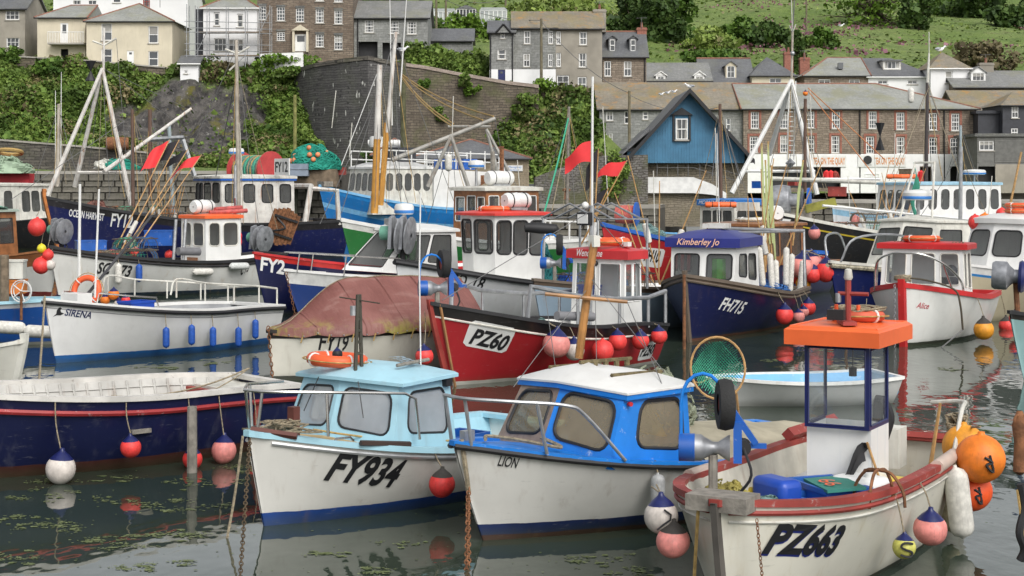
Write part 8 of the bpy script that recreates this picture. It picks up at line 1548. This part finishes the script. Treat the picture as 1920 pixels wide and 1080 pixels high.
# ================================================================ SMALL GEAR
rig = [(148, 345, 152, 520, 33, 0), (195, 130, 110, 350, 72, 1), (443, 90, 300, 400, 68, 1), (443, 110, 520, 430, 68, 1), (317, 240, 250, 400, 78, 1), (281, 210, 340, 380, 80, 1), (248, 210, 320, 400, 70, 1), (248, 212, 200, 380, 70, 1), (110, 200, 60, 350, 84, 1), (110, 215, 140, 350, 84, 1), (712, 130, 800, 400, 58, 1), (742, 75, 860, 400, 60, 1), (742, 90, 690, 400, 58, 1), (722, 235, 770, 395, 58, 1), (846, 255, 800, 420, 70, 1), (846, 258, 905, 420, 70, 1), (912, 245, 1000, 400, 86, 1), (928, 224, 965, 395, 72, 1), (1067, 205, 1110, 400, 60, 1), (1067, 210, 1000, 400, 60, 1), (1484, 155, 1420, 400, 90, 1), (1486, 160, 1560, 400, 90, 1), (1510, 190, 1450, 400, 90, 1), (1739, 160, 1830, 400, 92, 1), (1739, 165, 1640, 400, 92, 1), (1802, 240, 1860, 410, 90, 1), (1802, 242, 1750, 400, 90, 1), (1350, 200, 1300, 400, 66, 1), (1350, 205, 1420, 420, 66, 1), (1802, 280, 1700, 440, 45, 1), (1802, 290, 1870, 440, 45, 1), (1742, 105, 1742, 60, 92, 0), (1486, 70, 1484, 0, 92, 0), (1519, 165, 1523, 340, 95, 0), (1225, 320, 1228, 440, 60, 0), (630, 170, 622, 240, 88, 0), (850, 180, 848, 250, 72, 0), (1341, 240, 1345, 420, 60, 0), (660, 230, 655, 300, 94, 0), (1130, 200, 1140, 380, 66, 0), (970, 300, 980, 420, 62, 0), (1590, 330, 1595, 430, 70, 0), (1640, 290, 1645, 420, 80, 0), (1678, 250, 1676, 380, 90, 0), (1860, 330, 1850, 440, 60, 0)]
for i, (a, b, c, d_, dd, k) in enumerate(rig):
    lb = ('thin wire falling ' + ('left' if c < a else 'right') + ' from the ' + ('top' if b % 2 == 0 or a == 846 else 'upper part') + ' of the ' + {195: 'rust-streaked tripod mast', 443: 'tall grey mast', 317: 'grey gallows mast', 281: 'brown post by the boom', 248: 'brown timber mast', 110: 'white aerial mast', 712: 'thick ochre mast', 742: 'slanting ochre mast', 722: 'thin ochre pole', 846: 'grey A-frame', 912: 'rusty stern gallows', 928: 'grey derrick boom', 1067: 'pole with the green rope', 1484: 'white tripod mast', 1486: 'white tripod mast', 1510: 'lamp-topped mast', 1739: 'dark mast by the bow-tie shape', 1350: 'brown pole by the plinth', 1802: 'green and grey post' if dd == 90 else 'mast beside the red-roofed cabin'}[a]) if k else 'slim whip aerial ' + {148: 'above the bow of Sirena', 1742: 'on the dark mast top', 1486: 'at the very top of the white tripod', 1519: 'right of the white tripod mast', 1225: 'by the small dinghy under the plinth', 630: 'left of the ochre masts against the wall', 850: 'above the grey A-frame', 1341: 'left of the brown pole by the plinth', 660: 'above the blue trawler bow', 1130: 'right of the red flags', 970: 'beside the stern beam of the green boat', 1590: 'left of the pale trawler wheelhouse', 1640: 'in front of the shop sign', 1678: 'below the hanging white cylinder', 1860: 'at the right in front of the archway'}[a]
    line('rigging_wire' if k else 'whip_aerial', lb, P(a, b, dd), P(c, d_, dd + (1 if k else 0)), .013 * dd / 70 if k else .02 * dd / 70, wire if k and i % 3 else (offw if not k else rope_m), .0 if not k else .12, 'wire' if k else 'aerial', 'rigging wires of the fleet' if k else 'whip aerials of the fleet')
# lobster pots
g = G(); a_, b_, c_ = .42, .28, .34
for z in (0, c_):
    for s in (-1, 1): g.tube([(-a_, s * b_, z), (a_, s * b_, z)], .014, 4); g.tube([(s * a_, -b_, z), (s * a_, b_, z)], .014, 4)
for x in (-a_, 0, a_): g.tube([(x, b_ * math.cos(q * .52), c_ * .15 + c_ * math.sin(q * .52)) for q in range(7)], .014, 4)
pot_frame = g.mesh('frame', M('pot_frame', (.10, .08, .06), .8)); g = G()
for q in range(9): x = -a_ + 2 * a_ * q / 8; g.tube([(x, b_ * .97 * math.cos(t * .52), c_ * .15 + c_ * .97 * math.sin(t * .52)) for t in range(7)], .006, 3)
for t in range(7): g.tube([(-a_, b_ * .97 * math.cos(t * .52), c_ * .15 + c_ * .97 * math.sin(t * .52)), (a_, b_ * .97 * math.cos(t * .52), c_ * .15 + c_ * .97 * math.sin(t * .52))], .006, 3)
pot_net = [g.mesh('netting', m_) for m_ in (M('pot_net_blue', (.03, .12, .3), .9), M('pot_net_orange', (.4, .14, .05), .9), rope_m, rope_g)]
def pot(p, rz, k, label, group):
    e = thing('lobster_pot', label, 'lobster pot', p, rz, group); link('frame', pot_frame, e); link('netting', pot_net[k % 4], e)
for i in range(9): pot(V.w(2.6 - .55 * (i % 5), -.5 + .6 * (i // 5) , 1.0 + (.4 if i > 6 else 0)), V.a + i, i, 'small lobster pot stacked on the foredeck of SC 73', 'lobster pots on SC 73')
for i in range(12): pot(O.w(4.4 - .95 * (i % 6), -.6 + .9 * (i // 6), 1.75 + .3 * (i % 2)), O.a + i * .7, i, 'lobster pot heaped on the foredeck of the navy trawler', 'lobster pots on the navy trawler')
for i in range(8): pot(Bk.w(2.5 - .9 * (i % 4), -.3 + .8 * (i // 4), 1.55 + .35 * (i % 2)), Bk.a + i, i + 1, 'lobster pot heaped on the deck of the black trawler 76', 'lobster pots on the black trawler')
for i in range(6): pot(Gb.w(1.5 - .6 * (i % 3), -.4 + .7 * (i // 3), .95), Gb.a + i, i, 'lobster pot on the grey-blue boat behind PZ60', 'lobster pots behind PZ60')
for i, (px, py, d, m_, lb) in enumerate(((300, 452, 52.5, blue, 'blue fish box on the foredeck of SC 73'), (170, 472, 50.6, blue, 'blue fish box at the bow of SC 73'), (1490, 340, 112, dred, 'red fish box on the quay below the shop'), (1420, 345, 112, blue, 'blue fish box on the quay beside the tripod leg'), (640, 320, 107, dred, 'red crate on the quay right of the green net'), (1076, 300, 112, blue, 'blue barrel box behind the rubble wall'), (1700, 322, 112, oldwood, 'wooden crate on the quay in front of the shop'), (1570, 360, 84.6, dred, 'red bin on the bow of the pale trawler'))): crate(P(px, py + 8, d), (.9, .6, .5), i * .4, m_, lb)
netheap(O.w(4.6, -.1, 2.0), .55, .5, .6, M('brown_net', (.2, .09, .07), .9, var=.4), 'rust brown net heaped on the bow of the navy trawler', 3000); netheap(Rb.w(2.6, 0, 1.7), .6, .5, .4, M('teal_net'), 'grey-green net on the bow of the red boat', 2500); netheap(K.w(-2.0, 0, .7), .8, .8, .35, M('blue_net', (.03, .12, .34), .9, var=.3), 'blue net heaped in the stern of Kimberley Jo', 3500); netheap(Z6.w(.2, 0, .6), .7, .5, .35, M('teal_net'), 'grey-green net heaped amidships in PZ60', 3000)
for i, (px, py, r) in enumerate(((1395, 544, .14), (1408, 549, .12), (1420, 546, .13))): buoy(P(px, py, 37.4), r, b_or if i != 1 else b_pink, ('orange', 'pink', 'second orange')[i] + ' float lying on the stern deck of Kimberley Jo')
# bollard, ladders and tyres on the quay
e = thing('bollard', 'rusty iron bollard on the low landing quay', 'bollard', P(1062, 374, 104)); G().lathe([(.22, 0), (.18, .1), (.16, .5), (.26, .58), (.26, .68), (.1, .74), (.01, .75)], 14).build('casting', rust, e)
for k, (px, d) in enumerate(((470, 108.2), (520, 107.8), (1850, 119), (1700, 120.5))):
    e = thing('quay_ladder', ('iron ladder left of the timber piles on the left quay', 'iron ladder right of the timber piles on the left quay', 'iron ladder near the archway on the shop quay', 'iron ladder in the middle of the shop quay')[k], 'ladder', Vector((PX(px, d), d, 0)))
    for s in (-.22, .22): G().tube([(s, 0, -.3), (s, 0, 4.2 if k < 2 else 2.1)], .035, 5).build('stile', rust, e)
    for q in range(12 if k < 2 else 7): G().tube([(-.22, 0, q * .33), (.22, 0, q * .33)], .022, 5).build('rung', rust, e)
for k in range(5): pole_thing('fender_pile', 'dark timber fender pile on the face of the left quay', Vector((PX(488 + k * 22, 107.4), 107.4, -.5)), Vector((PX(488 + k * 22, 107.4), 107.4, 4.0)), .17, .16, M('slimy_pile', (.07, .075, .05), .8, var=.5, sc=3), 'pile').__setitem__('group', 'fender piles on the left quay')
# chimney smoke-free aerials and wires on the houses
for k, (px, py, d) in enumerate(((1203, 40, 152), (1124, 10, 152), (1848, 108, 160), (1508, 100, 164), (300, 0, 153))):
    e = thing('tv_aerial', 'television aerial on the ' + ('brick chimney of the dormer house', 'chimney of the lichened terrace roof', 'chimney at the far right', 'brick chimney beside the skylight roof', 'roof of the cream house')[k], 'aerial', P(px, py + 14, d)); G().tube([(0, 0, 0), (0, 0, 1.1)], .03, 4).build('pole', wire, e); G().tube([(-.5, 0, 1.0), (.5, 0, 1.05)], .02, 4).build('boom', wire, e)
    for q in range(6): G().tube([(-.45 + q * .18, -.25, 1.02), (-.45 + q * .18, .25, 1.02)], .014, 3).build('element', wire, e)
for k, (a, b) in enumerate((((1015, 40, 146.5), (1180, 175, 139)), ((818, -10, 178), (1015, 38, 146.5)), ((836, -10, 180), (948, -5, 200)), ((1180, 178, 139), (1350, 200, 138)))): line('overhead_wire', 'overhead wire ' + ('from the terrace pole down to the store pole', 'from the greenhouse pole to the terrace pole', 'between the greenhouse poles', 'from the store pole across the store front')[k], P(*a), P(*b), .03, wire, .8, 'wire')
for k, (bt, x, n, lb) in enumerate(((O, 1.6, 9, 'bamboo cane leaning in the bundle on the navy trawler'), (Bk, .5, 8, 'bamboo cane leaning in the bundle on the black trawler 76'), (Gb, -.8, 5, 'bamboo cane leaning on the grey-blue boat behind PZ60'), (K, -2.9, 6, 'bamboo cane standing in the stern of Kimberley Jo'))):
    for i in range(n): rs = random.Random(i * 7 + k); a = bt.w(x + rs.uniform(-.4, .4), rs.uniform(-.5, .5), 1.0); dan(a, a + Vector((rs.uniform(-.9, 1.3), rs.uniform(-.3, .3), rs.uniform(1.9, 3.3))), lb, None, group='canes ' + str(('on the navy trawler', 'on the black trawler', 'behind PZ60', 'on Kimberley Jo')[k]), r=.018, float_at=.4 if i % 3 == 0 else None)
for k, (px, py, d, rx, m_) in enumerate(((820, 215, 141.4, .9, lf_bank), (980, 200, 143.2, 1.6, lf_bank), (940, 260, 143, 1.2, lf_md), (795, 160, 140.6, .6, lf_md), (700, 300, 138, 1.1, lf_dk), (870, 150, 142, .9, lf_bank))): bush(px, py, d, rx, rx * .7, m_, 'ivy clump clinging to the harbour wall, ' + ('left of the small weed tuft', 'under the sloping coping end', 'low at the right end', 'beside the mossy pole', 'at the foot of the curved buttress', 'just below the coping')[k], 'ivy', 700, .2, z=PZ(py + 8, d), cat='ivy')
for px, t, b, d, nm in ((250, 210, 440, 70, 'brown timber mast'), (443, 95, 420, 66, 'tall grey mast'), (281, 210, 360, 80, 'brown post by the boom'), (110, 200, 345, 84, 'white aerial mast'), (712, 130, 390, 57, 'thick ochre mast'), (738, 80, 380, 58, 'slanting ochre mast'), (846, 258, 400, 70, 'grey A-frame'), (1065, 205, 395, 60, 'pole with the green rope'), (1351, 200, 390, 66, 'brown pole by the plinth'), (1484, 160, 370, 92, 'white tripod mast'), (1510, 190, 360, 90, 'lamp-topped mast'), (1737, 165, 390, 92, 'dark mast by the bow-tie shape'), (1801, 245, 360, 90, 'green and grey post'), (192, 135, 370, 72, 'rust-streaked tripod mast'), (317, 240, 390, 78, 'grey gallows mast')):
    for k in range(3):
        s_ = (-1, 1, 2.2)[k]; line('halyard', ('slack rope hanging just left of the ', 'slack rope hanging just right of the ', 'outer rope hanging right of the ')[k] + nm, P(px + s_, t + 4 * k, d), P(px + s_ * (9 + 5 * k), b, d - .3), .011 * d / 60, (rope_m, wire, rope_y)[(k + px) % 3], .25, 'rope')
